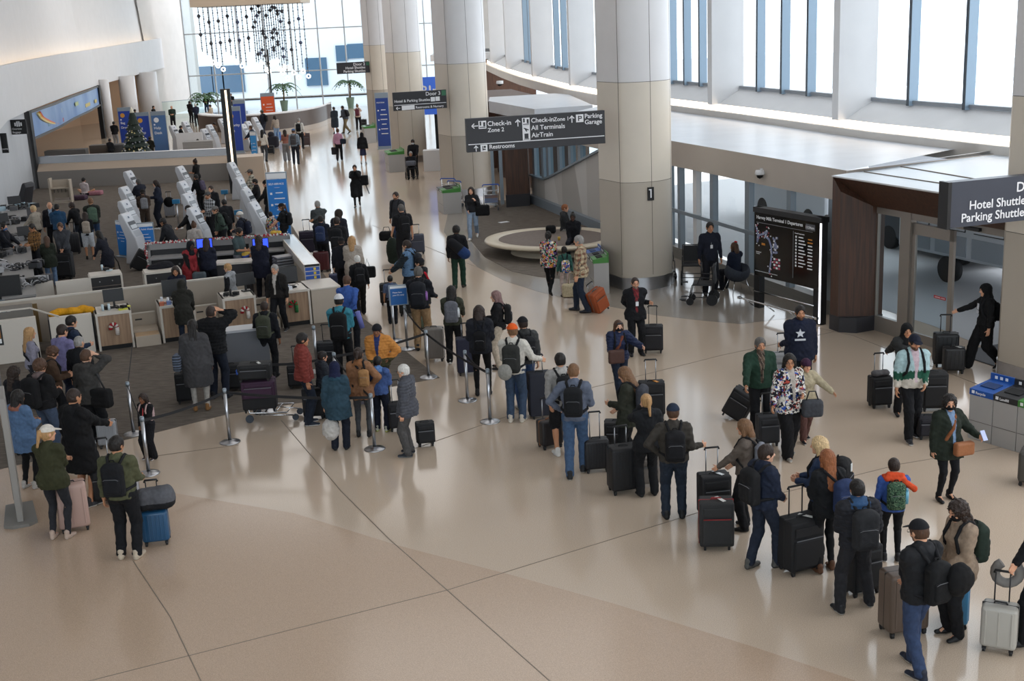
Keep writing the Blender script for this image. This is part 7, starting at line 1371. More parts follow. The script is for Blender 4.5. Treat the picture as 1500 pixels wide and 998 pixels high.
# ---------- wheelchair pair
g = at(600, 262); wheelchair(g[0]+.1, g[1]+.1, radians(185), 'wheelchair carrying the seated woman before the third column')
p = person(597, 219, 183, 'seated woman with grey hair riding in the wheelchair', zt=1.26, h=1.62, fem=True, hair='short', hc='grey', top='1a1b20', kind='jacket', bot='17181c', shoe='121214', stance='sit', L='lap', R='lap', skin='tan', pos=(g[0]+.12, g[1]+.15))
c = root_w(p, np.array([0, .22, .72])); blob('travel_bag', p, 'grey travel bag on the lap of the wheelchair passenger', 'bag', '5f626c', [('box', (0, 0, 0), (.24, .13, .12), .02)], pos=c, v=.03)
p = person(603, 203, 185, 'attendant in black with a white mask pushing the wheelchair', h=1.74, hair='short', hc='black', top='131318', kind='jacket', bot='131318', mask='d8dadc', L='fwd', R='fwd', skin='dark', pos=(g[0]+.2, g[1]+.85))
# ---------- far queue at the orange sign
p = person(428, 173, 6, 'grey haired man in a white shirt with a black backpack pulling a big case', f=(441, 218), h=1.76, hair='short', hc='grey', top='c9c6c0', kind='shirt', bot='1a1b20', L='down', R='down'); backpack(p, '141519', 'black backpack on the white shirted man at the far queue', .95)
suitcase(449, 214, .5, .78, .32, 5, '4b3c3c', 'dark patterned large suitcase right of the far white shirted man')
p = person(425, 188, 2, 'man in a blue cap and grey blue shirt in the far queue', f=(434, 241), h=1.76, hat='cap', hatc='4a6a94', hair='short', hc='brown', top='7a8a9a', kind='shirt', bot='232833', bottom='jeans', shoe='1b1b1e'); backpack(p, '4a484c', 'charcoal backpack on the far man in the blue cap', 1.0)
p = person(415, 190, -15, 'woman in a brick top and grey trousers beside the blue cap man', f=(421, 236), h=1.66, fem=True, hair='long', hc='dark', hairlen=.2, top='8f5648', kind='tee', sleeve='short', bot='77777a', bottom='wide', shoe='c9c7c3', L='front', R='front', skin='tan')
p = person(385, 190, 10, 'woman with long black hair, white top and grey jeans at the far island corner', f=(388, 237), h=1.68, fem=True, hair='long', hc='black', hairlen=.26, top='cfc8bc', kind='sweater', bot='42474f', bottom='jeans', shoe='1b1b1e', L='front', R='down')
g = root_w(p, np.array([-.25, -.08, 1.0])); blob('handbag', p, 'tan leather bag on the far woman in the white top', 'bag', '7a5c43', [('box', (0, 0, 0), (.2, .1, .15), .02)], pos=g, v=.03)
p = person(370, 184, -80, 'person in a navy jacket touching a far kiosk', f=(372, 228), h=1.7, hair='short', hc='brown', top='1c2436', kind='jacket', bot='17181c', L='fwd', R='fwd')
p = person(383, 160, -70, 'man in a grey cap and dark jacket in front of the orange sign', f=(388, 203), h=1.76, hat='cap', hatc='5d6058', hair='short', hc='dark', top='1d222e', kind='jacket', bot='2a3040', L='front', R='front'); backpack(p, '121216', 'black backpack on the man before the orange sign', .85)
p = person(400, 169, -35, 'woman in a beige top and light jeans leaning by the orange sign', f=(407, 208), h=1.66, fem=True, hair='bob', hc='dark', top='a59788', kind='sweater', bot='7a9ac0', bottom='jeans', shoe='d0d0d0', lean=12, L='fwd', R='front')
suitcase(396, 226, .5, .5, .3, 0, '141418', 'black suitcase lying low behind the white top woman'); suitcase(408, 207, .35, .6, .25, 0, '2b5fa8', 'bright blue suitcase beside the light jeans woman')
g = at(399, 218); blob('folded_pushchair', None, 'dark folded pushchair with a purple bag at the far queue', 'pushchair', '2a2a34', [('box', (0, 0, .35), (.33, .25, .34), .02), ('ell', (-.1, 0, .8), (.2, .2, .18), .05)], pos=(g[0], g[1]+.5, .02), v=.03)
# ---------- people of the far island
far = [(338, 137, 170, 1.72, '17181c', '1a1a1e', 'black', 'standing man in black behind the black light pillar'), (301, 139, 178, 1.74, '151518', '2c4468', 'dark', 'man in a black jacket and blue jeans beneath the leftmost palm'), (277, 148, 20, 1.74, '141417', '141417', 'black', 'person in black standing just left of the navy jacket'), (286, 152, -30, 1.72, '1a2136', '15161c', 'white', 'white haired person in navy beside the person in black'),
       (251, 155, 170, 1.78, '24352c', '1a1a1e', 'grey', 'bald man in a dark green sweater on the far island'), (308, 153, -80, 1.72, 'b5a48c', '3d6078', 'dark', 'person in a beige jacket leaning at the far brown desk'), (314, 179, -85, 1.68, '5a4635', '33302e', 'dark', 'woman in a brown coat at a far kiosk'), (212, 149, 185, 1.72, '1b1c24', '17181c', 'black', 'staff man in dark blue between the white columns'), (224, 155, 100, 1.7, '131316', '131316', 'black', 'person in black edge-on right of the second white column'),
       (197, 160, 10, 1.7, '1a1a1f', '1a1a1f', 'black', 'dark figure behind the left bag drop signs'), (166, 178, 5, 1.72, '17171a', '8c8c8e', 'black', 'person in black with grey trousers right of the Christmas tree'), (264, 184, 60, 1.64, '16161a', '16161a', 'black', 'hunched person in black by the white screen')]
for x, y, a, h, t_, b_, hc_, lab in far: person(x, y, a, lab, h=h, top=t_, bot=b_, hc=hc_, hair='short' if 'bald' not in lab else 'bald', kind='jacket', L='front', R='front')
for x, y, t_, hc_, lab, hh in ((190, 205, '15161a', 'black', 'leftmost seated dark figure just above the half wall', 1.5), (205, 204, '17181d', 'black', 'second dark figure above the half wall, left of the yellow one', 1.45), (219, 200, '1d1c14', 'black', 'young man in black with a yellow print above the half wall', 1.55), (289, 204, '1f49b0', 'black', 'child in a bright blue shirt above the half wall', 1.3), (340, 181, '16161a', 'black', 'dark figure between the light pillar and the priority sign', 1.6), (160, 203, '1a1a1f', 'black', 'dark figure among the equipment left of the bag drop signs', 1.5)):
    person(x, y, 20, lab, h=hh, top=t_, bot='17181c', hc=hc_, kind='jacket', L='front', R='front', skin='tan')
# ---------- mid-left check-in hall
p = person(203, 262, -60, 'man in a dark navy puffer using the rearmost left kiosk', h=1.74, hair='short', hc='dgrey', top='1d212e', kind='puffer', quilt=True, bot='17181c', L='fwd', R='fwd')
p = person(226, 264, -95, 'woman in a navy coat and pale blouse with flared navy trousers', f=(237, 332), h=1.68, fem=True, hair='bob', hc='dark', top='1b2233', kind='coat', inner='c9cdd8', bot='151a28', bottom='wide', L='front', R='down', skin='light')
g = root_w(p, np.array([.12, -.35, .9])); blob('round_bag', p, 'round black bag beside the woman in the navy coat', 'bag', '101013', [('ell', (0, 0, 0), (.2, .14, .2), .02)], pos=g, v=.022)
suitcase(250, 318, .42, .60, .28, 10, '8f9095', 'light grey suitcase with raised handles behind the navy coat woman', 'hard', ext=.4)
p = person(205, 281, -20, 'man in a brown jacket with a light grey backpack at the left kiosks', f=(216, 342), h=1.74, hat='beanie', hatc='1b1817', hair='short', hc='dark', top='43342a', kind='jacket', bot='4a3d33', L='fwd', R='front'); backpack(p, '7d7d82', 'light grey backpack on the man in the brown jacket', .95)
p = person(121, 257, 15, 'woman in a white top kneeling on the carpet with her luggage open', zt=.95, h=1.62, fem=True, hair='short', hc='black', top='c2b3b4', kind='sweater', bot='1a1a24', stance='floor', L='lap', R='lap')
g = at(116, 293); blob('open_suitcase', p, 'open purple bag on the carpet beside the kneeling woman', 'suitcase', '4b3548', [('box', (0, 0, .1), (.35, .25, .1), .02)], pos=(g[0], g[1], .01), v=.025); g = at(141, 286); blob('pink_bag', p, 'pink bag lying on the carpet right of the kneeling woman', 'bag', 'b0707c', [('box', (0, 0, .1), (.3, .2, .1), .02)], pos=(g[0], g[1], .01), v=.025)
p = person(132, 290, -20, 'man in a dark jacket and jeans with a sage green backpack', f=(142, 367), h=1.74, hair='short', hc='lbrown', top='262a24', kind='jacket', bot='2c4466', bottom='jeans', L='front', R='front'); backpack(p, '4c6452', 'sage green backpack in the mid left crowd', 1.05)
p = person(110, 296, -60, 'woman with curly dark hair bending left in black', h=1.60, fem=True, hair='fluffy', hc='dark', top='151518', kind='jacket', bot='232a36', lean=18, L='fwd', R='fwd')
p = person(117, 311, -15, 'woman in white shorts and black cardigan with a beige backpack', f=(133, 380), h=1.62, fem=True, hair='long', hc='dark', hairlen=.2, top='17171a', kind='sweater', bot='c9ced4', bottom='shorts', shoe='17171a', L='front', R='front', skin='tan'); backpack(p, 'a39585', 'beige backpack on the woman in white shorts', .95)
suitcase(110, 372, .4, .72, .28, 10, '222226', 'tall charcoal suitcase left of the woman in white shorts', 'hard', ext=.34)
p = person(49, 301, -75, 'person with blond hair in a cream top at the left counter', h=1.70, hair='short', hc='lblonde', top='a59a8a', kind='sweater', bot='33353b', L='fwd', R='fwd')
p = person(72, 296, 170, 'bald man in a dark jacket and light shirt behind the blue sweater', h=1.74, hair='bald', top='1f1e26', kind='jacket', inner='8aa0b8', bot='1a1a1e', skin='light')
p = person(82, 299, -10, 'person in a teal blue hooded sweater seen from behind', h=1.74, hair='short', hc='black', top='1d4566', kind='hoodie', hood='1d4566', bot='1e2733', L='front', R='front')
p = person(88, 325, 175, 'man in a grey hoodie holding the handle of a large black suitcase', h=1.74, hair='short', hc='brown', top='3c3e44', kind='hoodie', hood='32343a', bot='2a2c31', L='clasp', R='clasp', pitch=26, skin='light')
suitcase(97, 408, .52, .80, .34, 4, '141417', 'large black suitcase in front of the man in the grey hoodie', ext=.14)
p = person(48, 327, -150, 'man in glasses and an orange brown checked shirt at the left counter', h=1.72, hair='short', hc='black', top='plaid:8a5f2c:2c2824:c28a3c', kind='shirt', bot='22242a', glasses=True, L='front', R='front', skin='tan', pitch=20)
p = person(62, 355, -20, 'woman with brown hair and a dark green coat at the left counter', f=(78, 421), h=1.64, fem=True, hair='long', hc='brown', hairlen=.2, top='23291f', kind='coat', hem=.7, bot='5a7698', bottom='jeans', L='fwd', R='front')
p = person(3, 327, 100, 'agent in a dark suit and blue mask at the left edge', h=1.7, hair='short', hc='black', top='14161e', kind='jacket', bot='14161e', mask='4a74a8', L='fwd', R='fwd')
p = person(153, 336, -70, 'woman in a dark floral dress leaning left with black hair', h=1.60, fem=True, hair='long', hc='black', hairlen=.18, top='1c1d28', kind='shirt', hem=.6, bot='191a22', bottom='dress', lean=22, L='fwd', R='fwd')
g = at(162, 398); blob('tan_bag', None, 'black and tan bag with long straps standing on the carpet', 'bag', '6a5638', [('box', (0, 0, .32), (.15, .12, .3), .02)], pos=(g[0], g[1], .01), v=.02, handles=[([(-.12, 0, .55), (-.3, .1, .3), (-.2, .1, .05)], .02, '141416'), ([(.12, 0, .55), (.3, -.1, .3), (.3, 0, .05)], .02, '141416')])
g = at(198, 398); suitcase(198, 397, .45, .68, .30, 20, '121315', 'black suitcase tipped over beside the poster boards', lean=35, leanax='y', ext=.3)
p = person(286, 233, -70, 'woman in a black t-shirt standing behind the middle kiosks', h=1.68, fem=True, hair='bun', hc='dark', top='111114', kind='tee', sleeve='short', bot='17171b', L='front', R='front', skin='tan')
p = person(291, 255, -60, 'person in black with a purple bag bending at the middle kiosks', h=1.62, hair='short', hc='black', top='141417', kind='jacket', bot='17171b', lean=14, L='fwd', R='fwd'); backpack(p, '544a60', 'dull purple backpack at the middle kiosks', .9)
p = person(309, 272, -160, 'person with swept back dark hair in a dark top facing the camera', h=1.68, hair='short', hc='dark', top='1b1c22', kind='jacket', bot='1b1c22', skin='fair')
p = person(305, 281, -140, 'bearded man in a grey cap and black and white checked shirt', h=1.76, hat='cap', hatc='4a4b4c', hair='short', hc='brown', beard='red', top='plaid:b9bcc0:2a2a2e:55565a', kind='shirt', bot='17171b', L='front', R='down')
p = person(328, 292, -30, 'dark haired person behind the grey cap man near the right kiosks', h=1.68, hair='short', hc='black', top='1b1c20', kind='jacket', bot='1b1c20')
p = person(323, 300, -120, 'man in a faded grey cap and green sweater bending over his suitcase', h=1.70, hat='cap', hatc='6a6866', hair='short', hc='brown', top='3a4a40', kind='sweater', bot='1d1e22', lean=16, L='clasp', R='clasp'); backpack(p, '16171a', 'black backpack on the green sweater man near the right kiosks', .9)
suitcase(317, 352, .42, .60, .28, 0, '1c1c1f', 'black suitcase held by the man in the green sweater', ext=.3)
p = person(352, 310, -80, 'woman in a white knit beanie and mask with a dark navy jacket', h=1.66, fem=True, hair='short', hc='grey', hat='beanie', hatc='c9c4bc', top='1b1f2e', kind='jacket', bot='1b1c20', mask='c9ccd2', L='front', R='front'); backpack(p, '1b2033', 'navy backpack on the woman in the white beanie', .9)
p = person(276, 301, -85, 'woman with long black hair in a black hooded jacket by the nearest middle kiosk', h=1.66, fem=True, hair='long', hc='black', hairlen=.16, top='151518', kind='jacket', hood='151518', bot='17171b', L='fwd', R='fwd')
p = person(249, 317, -80, 'man in a dark grey jacket bending forward in the middle of the hall', h=1.68, hair='short', hc='black', top='202126', kind='jacket', bot='1d1e22', lean=22, L='fwd', R='fwd', skin='tan')
p = person(283, 325, 5, 'person with a bun and a pale top just behind the garland', h=1.58, fem=True, hair='bun', hc='brown', top='a89f98', kind='sweater', bot='2a2b2f')
p = person(367, 248, -100, 'man in a cap and black and cream checked jacket at the right kiosks', h=1.76, hat='cap', hatc='5d5a58', hair='short', hc='dark', top='plaid:c9c2b0:1c1c1f:8a7a50', kind='jacket', bot='1b1c20', L='fwd', R='fwd')
p = person(374, 262, -100, 'masked man in black next to the checked jacket', h=1.70, hair='short', hc='black', top='17171c', kind='jacket', bot='1a1b1f', mask='8a9098', L='fwd', R='fwd')
p = person(385, 264, -95, 'man in a black jacket with a black backpack before the blue sign', f=(397, 336), h=1.76, hair='short', hc='black', hat='beanie', hatc='141416', top='16181a', kind='jacket', bot='1b1d22', L='fwd', R='fwd'); backpack(p, '131316', 'black backpack right beside the tall blue sign', .9)
p = person(413, 298, -88, 'woman in a black cap and t-shirt with a brown ponytail', h=1.68, fem=True, hat='cap', hatc='1b1715', hair='pony', hc='brown', hairlen=.3, top='141416', kind='tee', sleeve='short', bot='17171b', L='fwd', R='fwd', skin='light'); backpack(p, '1d1d20', 'dark backpack with loose straps on the black cap woman', .9)
p = person(396, 311, -30, 'small child in a dark floral top at the kiosk row end', h=1.25, fem=True, hair='short', hc='black', top='floral:.05', kind='shirt', bot='b9b4ae')
g = at(361, 343, 1.36); blob('yellow_toy', None, 'small yellow and black toy on the garland counter', 'toy', 'c9a21a', [('ell', (0, 0, .08), (.1, .07, .07), .02), ('ell', (.15, 0, .08), (.08, .06, .06), .03)], pos=(gb[0]-.45, gb[1], 1.33), v=.02)
# agents and customers at the counters
p = person(274, 352, 135, 'agent in a red apron over a black top bending over a bag', h=1.66, fem=True, hat='hijab', hair=None, hatc='14181d', top='8c1720', kind='coat', sleevec='141416', vest=True, hem=.6, bot='141418', L='clasp', R='clasp', lean=12, skin='dark')
g = root_w(p, np.array([.0, .42, .55])); blob('sports_bag', None, 'grey and red bag held by the agent in the red apron', 'bag', '4a555c', [('box', (0, 0, 0), (.18, .1, .28), .03)], pos=g, v=.018)
p = person(301, 349, 4, 'agent in a navy uniform with long dark hair seen from behind', h=1.68, fem=True, hair='long', hc='dark', hairlen=.2, top='161a2c', kind='sweater', hem=.86, bot='14161f', L='front', R='front', bulk=1.2)
p = person(347, 333, 110, 'man in a grey green shirt with a colourful waist pouch using his phone', h=1.76, hair='short', hc='black', beard='black', top='3a4a4c', kind='tee', sleeve='short', bot='6a6a6e', bottom='joggers', L='low', R='front', skin='tan', pitch=22)
g = root_w(p, np.array([.0, .20, .98])); blob('waist_pouch', None, 'red yellow and blue waist pouch on the man using his phone', 'bag', 'twotone:c9a21a:2342a0:1.2', [('box', (0, 0, 0), (.15, .06, .08), .03)], pos=g, v=.014, rz=p['rot'])
p = person(378, 346, 2, 'agent in a navy dress with wavy dark hair right of the waist pouch man', h=1.70, fem=True, hair='curly', hc='dark', hairlen=.22, top='141729', kind='sweater', hem=.6, bot='14161f', L='front', R='front', bulk=1.15)
p = person(259, 391, 172, 'agent with brown hair seated behind the large monitor', h=1.60, fem=True, hair='bob', hc='dark', top='15182a', kind='sweater', bot='14161f', L='front', R='front', skin='tan', pitch=18, pos=C2(2.0, 1.25))
p = person(275, 424, -8, 'customer in a dark olive hooded coat leaning on the monitor counter', h=1.55, hair=None, hat='hood', hatc='25241f', top='25241f', kind='coat', hem=.62, bot='1a2436', bottom='jeans', lean=20, L='fwd', R='fwd', pos=C2(1.9, -.55))
p = person(335, 386, -75, 'boy with a blond quiff in a grey sweatshirt with black sleeves', f=(344, 476), h=1.66, hair='short', hc='blonde', top='8d8f92', kind='hoodie', hood='8d8f92', sleevec='15161a', bot='22262d', bottom='joggers', shoe='1b1b1e', L='pocket', R='pocket', skin='fair')
p = person(393, 391, 195, 'grey haired man in a brown black jacket looking back over the counters', f=(412, 486), h=1.78, hair='short', hc='grey', top='1e1b19', kind='jacket', inner='b5ada4', bot='15161a', shoe='2a2a2c', sole='d0d0d0', L='down', R='pocket', skin='light', stance='step'); backpack(p, '141417', 'black backpack on the grey haired man looking back', .9)
p = person(393, 448, 3, 'man in a black jacket with an olive hiking backpack', f=(397, 553), h=1.76, hair='buzz', hc='dark', top='15171d', kind='jacket', bot='15161a', L='down', R='down', skin='brown'); backpack(p, '3d4132', 'olive hiking backpack with red straps', 1.1, pocket='34372b', trim='4a4f3c')
p = person(316, 447, 12, 'man in a black quilted puffer jacket with a hand raised to his ear', f=(322, 585), h=1.78, hair='buzz', hc='dark', top='131417', kind='puffer', quilt=True, bot='1a2130', bottom='jeans', shoe='15151a', L='front', R='head', skin='light', bulk=1.1)
p = person(289, 469, -8, 'woman with long braids in a long charcoal coat and tan boots', f=(296, 603), h=1.70, fem=True, hair='braids', hc='black', hairlen=.34, top='3e3d3f', kind='coat', hem=.52, bot='a8a29a', bottom='leggings', shoe='8a6238', sole='4a3a28', L='down', R='down', bulk=1.2, skin='dark')
g = root_w(p, np.array([-.34, -.02, 1.02])); blob('handbag', None, 'blue grey patterned handbag on the left shoulder of the braided woman', 'bag', 'stripe:5f6b80:2b3038:.05', [('box', (0, 0, 0), (.08, .14, .16), .02)], pos=g, v=.014)
suitcase(274, 590, .36, .62, .26, 10, '101013', 'black suitcase left of the woman in the charcoal coat', ext=.2)
suitcase(342, 572, .40, .56, .28, 5, '151518', 'dark suitcase right of the black puffer jacket', ext=0.)
p = person(446, 488, 75, 'man in a rust red quilted jacket looking right', f=(452, 622), h=1.76, hair='short', hc='black', top='7a2c22', kind='puffer', quilt=True, bot='1b2433', bottom='jeans', shoe='1c2533', sole='e0e0e0', L='down', R='down', glasses=True, skin='tan')
p = person(470, 516, 60, 'person in a dark grey puffer crouched behind the rust red jacket', h=1.30, hair='short', hc='black', top='2a2f38', kind='puffer', quilt=True, bot='15171c', L='front', R='front')
p = person(498, 416, 4, 'person in a white mesh cap and teal shirt with a black backpack', f=(506, 560), h=1.72, hat='cap', hatc='c9c9cb', hair='short', hc='black', top='1f7a8c', kind='shirt', bot='131316', bottom='trousers', L='front', R='front', skin='tan'); backpack(p, '111113', 'black backpack with white marks on the teal shirt person', 1.15, low=.05)
p = person(507, 404, 10, 'person in a royal blue jacket holding a rolled mat', h=1.74, hair='short', hc='brown', top='24509c', kind='shirt', hem=.84, bot='14161c', L='front', R='behind')
g = at(521, 478, .8); mb = MB(); mb.tube([(0, 0, .25), (.08, .0, -.12)], .055, 12); o = mb.build('rolled_mat', mat('mat_lilac', '6a70b0', .7), None, (g[0]+.05, g[1]+.1, .85)); tag(o, 'lilac rolled mat hanging behind the royal blue jacket', 'mat')
p = person(517, 377, -15, 'grey haired woman in a black coat with a black backpack behind the blue jacket', f=(530, 463), h=1.66, fem=True, hair='short', hc='white', top='131316', kind='jacket', bot='1a1816', shoe='2a2420', stance='step'); backpack(p, '151518', 'black backpack on the grey haired woman in black', .95)
p = person(513, 346, 2, 'woman with straight blonde hair in a long beige coat', f=(522, 440), h=1.70, fem=True, hair='long', hc='blonde', hairlen=.22, top='a89c8f', kind='coat', hem=.45, bot='8d857b', L='front', R='down')
g = root_w(p, np.array([.40, .0, .75])); blob('tote_bag', None, 'black square tote hanging right of the beige coat', 'bag', '131417', [('box', (0, 0, 0), (.17, .08, .15), .02)], pos=g, v=.018, handles=[([(-.1, 0, .13), (-.04, 0, .36), (.02, 0, .13)], .01, '6a6a6a')])
p = person(493, 318, 2, 'man in a black sweater with a large black backpack in the upper queue', f=(500, 412), h=1.76, hair='short', hc='dark', top='1c1d22', kind='sweater', bot='15161a', shoe='c9c9cc', L='front', R='front'); backpack(p, '17181c', 'large black backpack on the black sweater man in the upper queue', 1.1)
p = person(495, 308, 30, 'person with a brown fur hood behind the black sweater man', h=1.72, hair=None, hat='hood', hatc='2e2621', top='232630', kind='puffer', quilt=True, bot='17181c')
p = person(469, 316, 4, 'person in navy with a navy backpack beside the maroon suitcase', h=1.68, hair='short', hc='black', top='171b2a', kind='jacket', bot='15161c', L='front', R='low'); backpack(p, '26365c', 'navy backpack above the maroon suitcase', 1.0)
p = person(465, 294, -30, 'grey haired man in a dark grey sweater resting a hand on suitcase handles', h=1.80, hair='buzz', hc='grey', top='3a3f40', kind='sweater', bot='1c1d21', L='front', R=('px', 447, 331, 1.12), skin='tan')
suitcase(452, 372, .50, .74, .32, 8, '241d30', 'large dark purple suitcase in the upper queue', ext=.36); suitcase(472, 398, .46, .62, .30, 6, '4d1a20', 'maroon suitcase in the upper queue', 'hard', rough=.35); suitcase(494, 428, .38, .52, .24, 5, '3e4666', 'slate blue ribbed suitcase in the upper queue', 'hard', ext=.3, ribs=6)
p = person(499, 348, 0, 'black cap and dark coat just left of the blonde woman', h=1.66, hair='short', hc='dark', hat='cap', hatc='131318', top='15171f', kind='jacket', bot='15161a')
# boy in orange group
p = person(552, 475, 188, 'boy in a black beanie and orange quilted jacket', h=1.62, hat='beanie', hatc='15151a', hair='short', hc='black', top='twotone:c07a18:3b3a22:1.06', kind='puffer', quilt=True, inner='1d2f66', bot='2a2c24', L='hip', R='low', skin='brown')
p = person(525, 510, 5, 'woman in a tan jacket with a tan backpack and grey leggings', f=(534, 640), h=1.64, fem=True, hair='pony', hc='dark', hairlen=.1, top='8c5f3c', kind='jacket', hood='7c5334', hem=.78, bot='46484c', bottom='leggings', shoe='141416', L='front', R='hip', skin='tan')
backpack(p, 'a3743f', 'mustard tan small backpack on the woman in the tan jacket', .68, side=.12)
p = person(493, 531, 2, 'woman in a navy headscarf and long teal blue hooded coat', f=(500, 660), h=1.62, fem=True, hair=None, hat='hijab', hatc='171c38', top='24404f', kind='coat', hood='24404f', hem=.66, bot='151a28', bottom='trousers', shoe='15171c', L='down', R='front')
g = at(479, 636, .35); blob('plastic_bag', None, 'white plastic carrier bag held by the woman in the headscarf', 'bag', 'b9b4ae', [('ell', (0, 0, 0), (.15, .12, .2), .02), ('ell', (.03, 0, .17), (.05, .04, .12), .06)], pos=(g[0]+.05, g[1]+.15, .38), v=.012, noise=.012)
p = person(548, 526, 12, 'boy in a blue hooded jacket leaning on a suitcase handle', f=(560, 632), h=1.50, hair='short', hc='black', top='33518a', kind='jacket', hood='5a7fb5', bot='151a2a', shoe='a8a89a', sole='b9c93a', L='front', R=('px', 571, 548, 1.0), skin='brown')
suitcase(583, 630, .32, .52, .24, 10, '131318', 'small black cabin case beside the boy in the blue jacket', ext=.40)
p = person(593, 534, -78, 'elderly man with white hair in a grey quilted jacket facing left', f=(602, 667), h=1.68, hair='short', hc='white', top='4a4c54', kind='puffer', quilt=True, hem=.80, bot='4b4948', bottom='trousers', shoe='1b2028', sole='8a8a8a', L='down', R='down', glasses=True, skin='light')
suitcase(624, 652, .32, .42, .24, 10, '121215', 'small black soft bag on the floor behind the elderly man', ext=0.)
suitcase(535, 590, .4, .56, .26, 0, '1b2033', 'navy suitcase between the tan jacket woman and the blue jacket boy')
# loaded luggage cart
g = at(392, 618); ce = cart(g[0], g[1]+.2, radians(85), 'silver luggage cart stacked with purple and black bags'); 
suitcase(0, 0, .62, .40, .36, 5, '3a2038', 'purple suitcase lying on the luggage cart', pos=(g[0]-.12, g[1]+.1)).location[2] = .40; suitcase(0, 0, .62, .30, .36, 5, '17171a', 'black suitcase at the bottom of the luggage cart', pos=(g[0]-.12, g[1]+.1), pocket=False).location[2] = .20; suitcase(0, 0, .60, .34, .36, 2, '151517', 'black suitcase on top of the purple one on the cart', pos=(g[0]-.16, g[1]+.1), tagc='d8d8d4').location[2] = .78
for i, (x, y, w_, h_, c, lab) in enumerate(((437, 568, .36, .5, '16171b', 'black suitcase behind the red jacket, left of the tall one'), (482, 540, .46, .6, '15171c', 'black suitcase with a blue ribbon in front of the teal shirt'), (462, 640-28, .4, .6, '19191c', 'dark suitcase at the heels of the crouched person'))): suitcase(x, y, w_, h_, .28, 0, c, lab, ext=.35 if i < 2 else 0, rods=rodB)
# ---------- left queue
p = person(40, 480, 55, 'woman with long strawberry blonde hair and a lilac grey shirt', h=1.66, fem=True, hair='long', hc='blonde', hairlen=.33, top='8b8798', kind='shirt', bot='2a2c34', strapc='1b1b20')
p = person(88, 476, 28, 'man in a lavender shirt standing in the left queue', h=1.78, hair='short', hc='dark', top='6f6a96', kind='shirt', hem=.84, bot='1b2133', bottom='jeans', skin='light', bulk=1.12)
p = person(101, 463, 48, 'man in a navy sweater in front of the low white wall', h=1.76, hair='short', hc='black', top='1d2a42', kind='sweater', bot='1a1c22', skin='light', R='front'); backpack(p, '26282e', 'dark backpack on the man in the navy sweater', .9)
p = person(113, 493, 20, 'man with cropped grey hair and a black leather jacket', h=1.72, hair='buzz', hc='grey', top='16181c', kind='jacket', bot='15161a', skin='light')
p = person(123, 513, 22, 'man in a charcoal hooded jacket with a hand at his ear', h=1.76, hair='short', hc='brown', top='3a3836', kind='hoodie', hood='3a3836', hem=.80, bot='15161a', R='head', L='down', skin='fair', bulk=1.08)
g = root_w(p, np.array([.30, -.06, .92])); blob('messenger_bag', None, 'black messenger bag at the right hip of the charcoal hoodie man', 'bag', '141416', [('box', (0, 0, 0), (.20, .10, .17), .02)], pos=g, v=.013, rz=p['rot'], handles=[([(.1, 0, .15), (-.1, .02, .5), (-.3, .0, .62)], .016, '141416')])
p = person(71, 508, 60, 'person in a brown fur collared parka bending in the left queue', h=1.62, hair='fluffy', hc='brown', top='4a3525', kind='jacket', hood='4a3525', bot='15161a', L='front', R='front', pitch=24); backpack(p, '111216', 'black backpack with a round badge in the left queue', 1.1, tagc='w')
p = person(55, 527, 25, 'young man in a black jacket over a mauve grey hood', h=1.76, hair='fluffy', hc='brown', top='151517', kind='jacket', hood='6b5c5a', bot='3a4a62', bottom='jeans', glasses=True, L='front', R='front', bulk=1.1); backpack(p, '131315', 'black backpack on the young man with the mauve hood', 1.15)
p = person(17, 538, 30, 'woman with long dark wavy hair at the left edge', h=1.62, fem=True, hair='curly', hc='dark', hairlen=.26, top='17171c', kind='jacket', bot='15161a')
p = person(28, 572, 25, 'woman in an oversized blue denim jacket and black leggings', f=(45, 716), h=1.64, fem=True, hair='long', hc='black', hairlen=.16, top='4a6a90', kind='coat', hem=.70, bot='111113', bottom='leggings', shoe='a5a09a', sole='d0cdc8', L='front', R='front', skin='tan', bulk=1.1, hood='8a5a4a')
p = person(105, 570, 32, 'balding man in a long black tunic hoodie and black shorts', f=(128, 740), h=1.80, hair='buzz', hc='dark', top='0f0f11', kind='hoodie', hood='131315', hem=.55, bot='121214', bottom='shorts', shoe='2a2a2e', sole='d0cdc8', L='down', R=('px', 176, 627, 1.05), skin='tan', bulk=1.15)
p = person(84, 624, 8, 'woman in a white cap with a blonde ponytail and olive shirt', f=(90, 789), h=1.68, fem=True, hat='cap', hatc='c9c2b8', hair='pony', hc='blonde', hairlen=.24, top='35361f', kind='shirt', hem=.82, bot='26272c', bottom='leggings', shoe='b09a8c', sole='d0c4ba', L='cross', R='cross', yaw=35, bulk=1.1)
suitcase(111, 775, .44, .74, .32, 20, 'b5978c', 'rose pink hard shell suitcase beside the white cap woman', 'hard', rough=.35, trim='2a2426', ribs=3)
p = person(172, 640, 3, 'man in a sage green sweatshirt and black joggers with a black backpack', f=(191, 818), h=1.74, hair='short', hc='black', top='4c4e34', kind='sweater', bot='121317', bottom='joggers', shoe='b0a28f', sole='cabfae', L='down', R=('px', 210, 702, 1.03), skin='tan', yaw=20, bulk=1.05); backpack(p, '15161a', 'black backpack on the man in the sage green sweatshirt', 1.0)
suitcase(231, 796, .38, .52, .26, 10, '1f4a6c', 'metallic blue cabin suitcase with a grey bag on top', 'hard', ext=.42, rough=.3, ribs=6, rods=rodB)
g = at(234, 736, .62); blob('duffel_bag', None, 'grey and black gym bag resting on the blue cabin suitcase', 'bag', 'twotone:55565c:1d1e22:1.17', [('box', (0, 0, 0), (.26, .15, .15), .03), ('ell', (.1, -.06, .0), (.17, .14, .15), .06)], pos=(*at(231, 796)[:2]+np.array([.04, .02]), .69), rz=.35, v=.011)
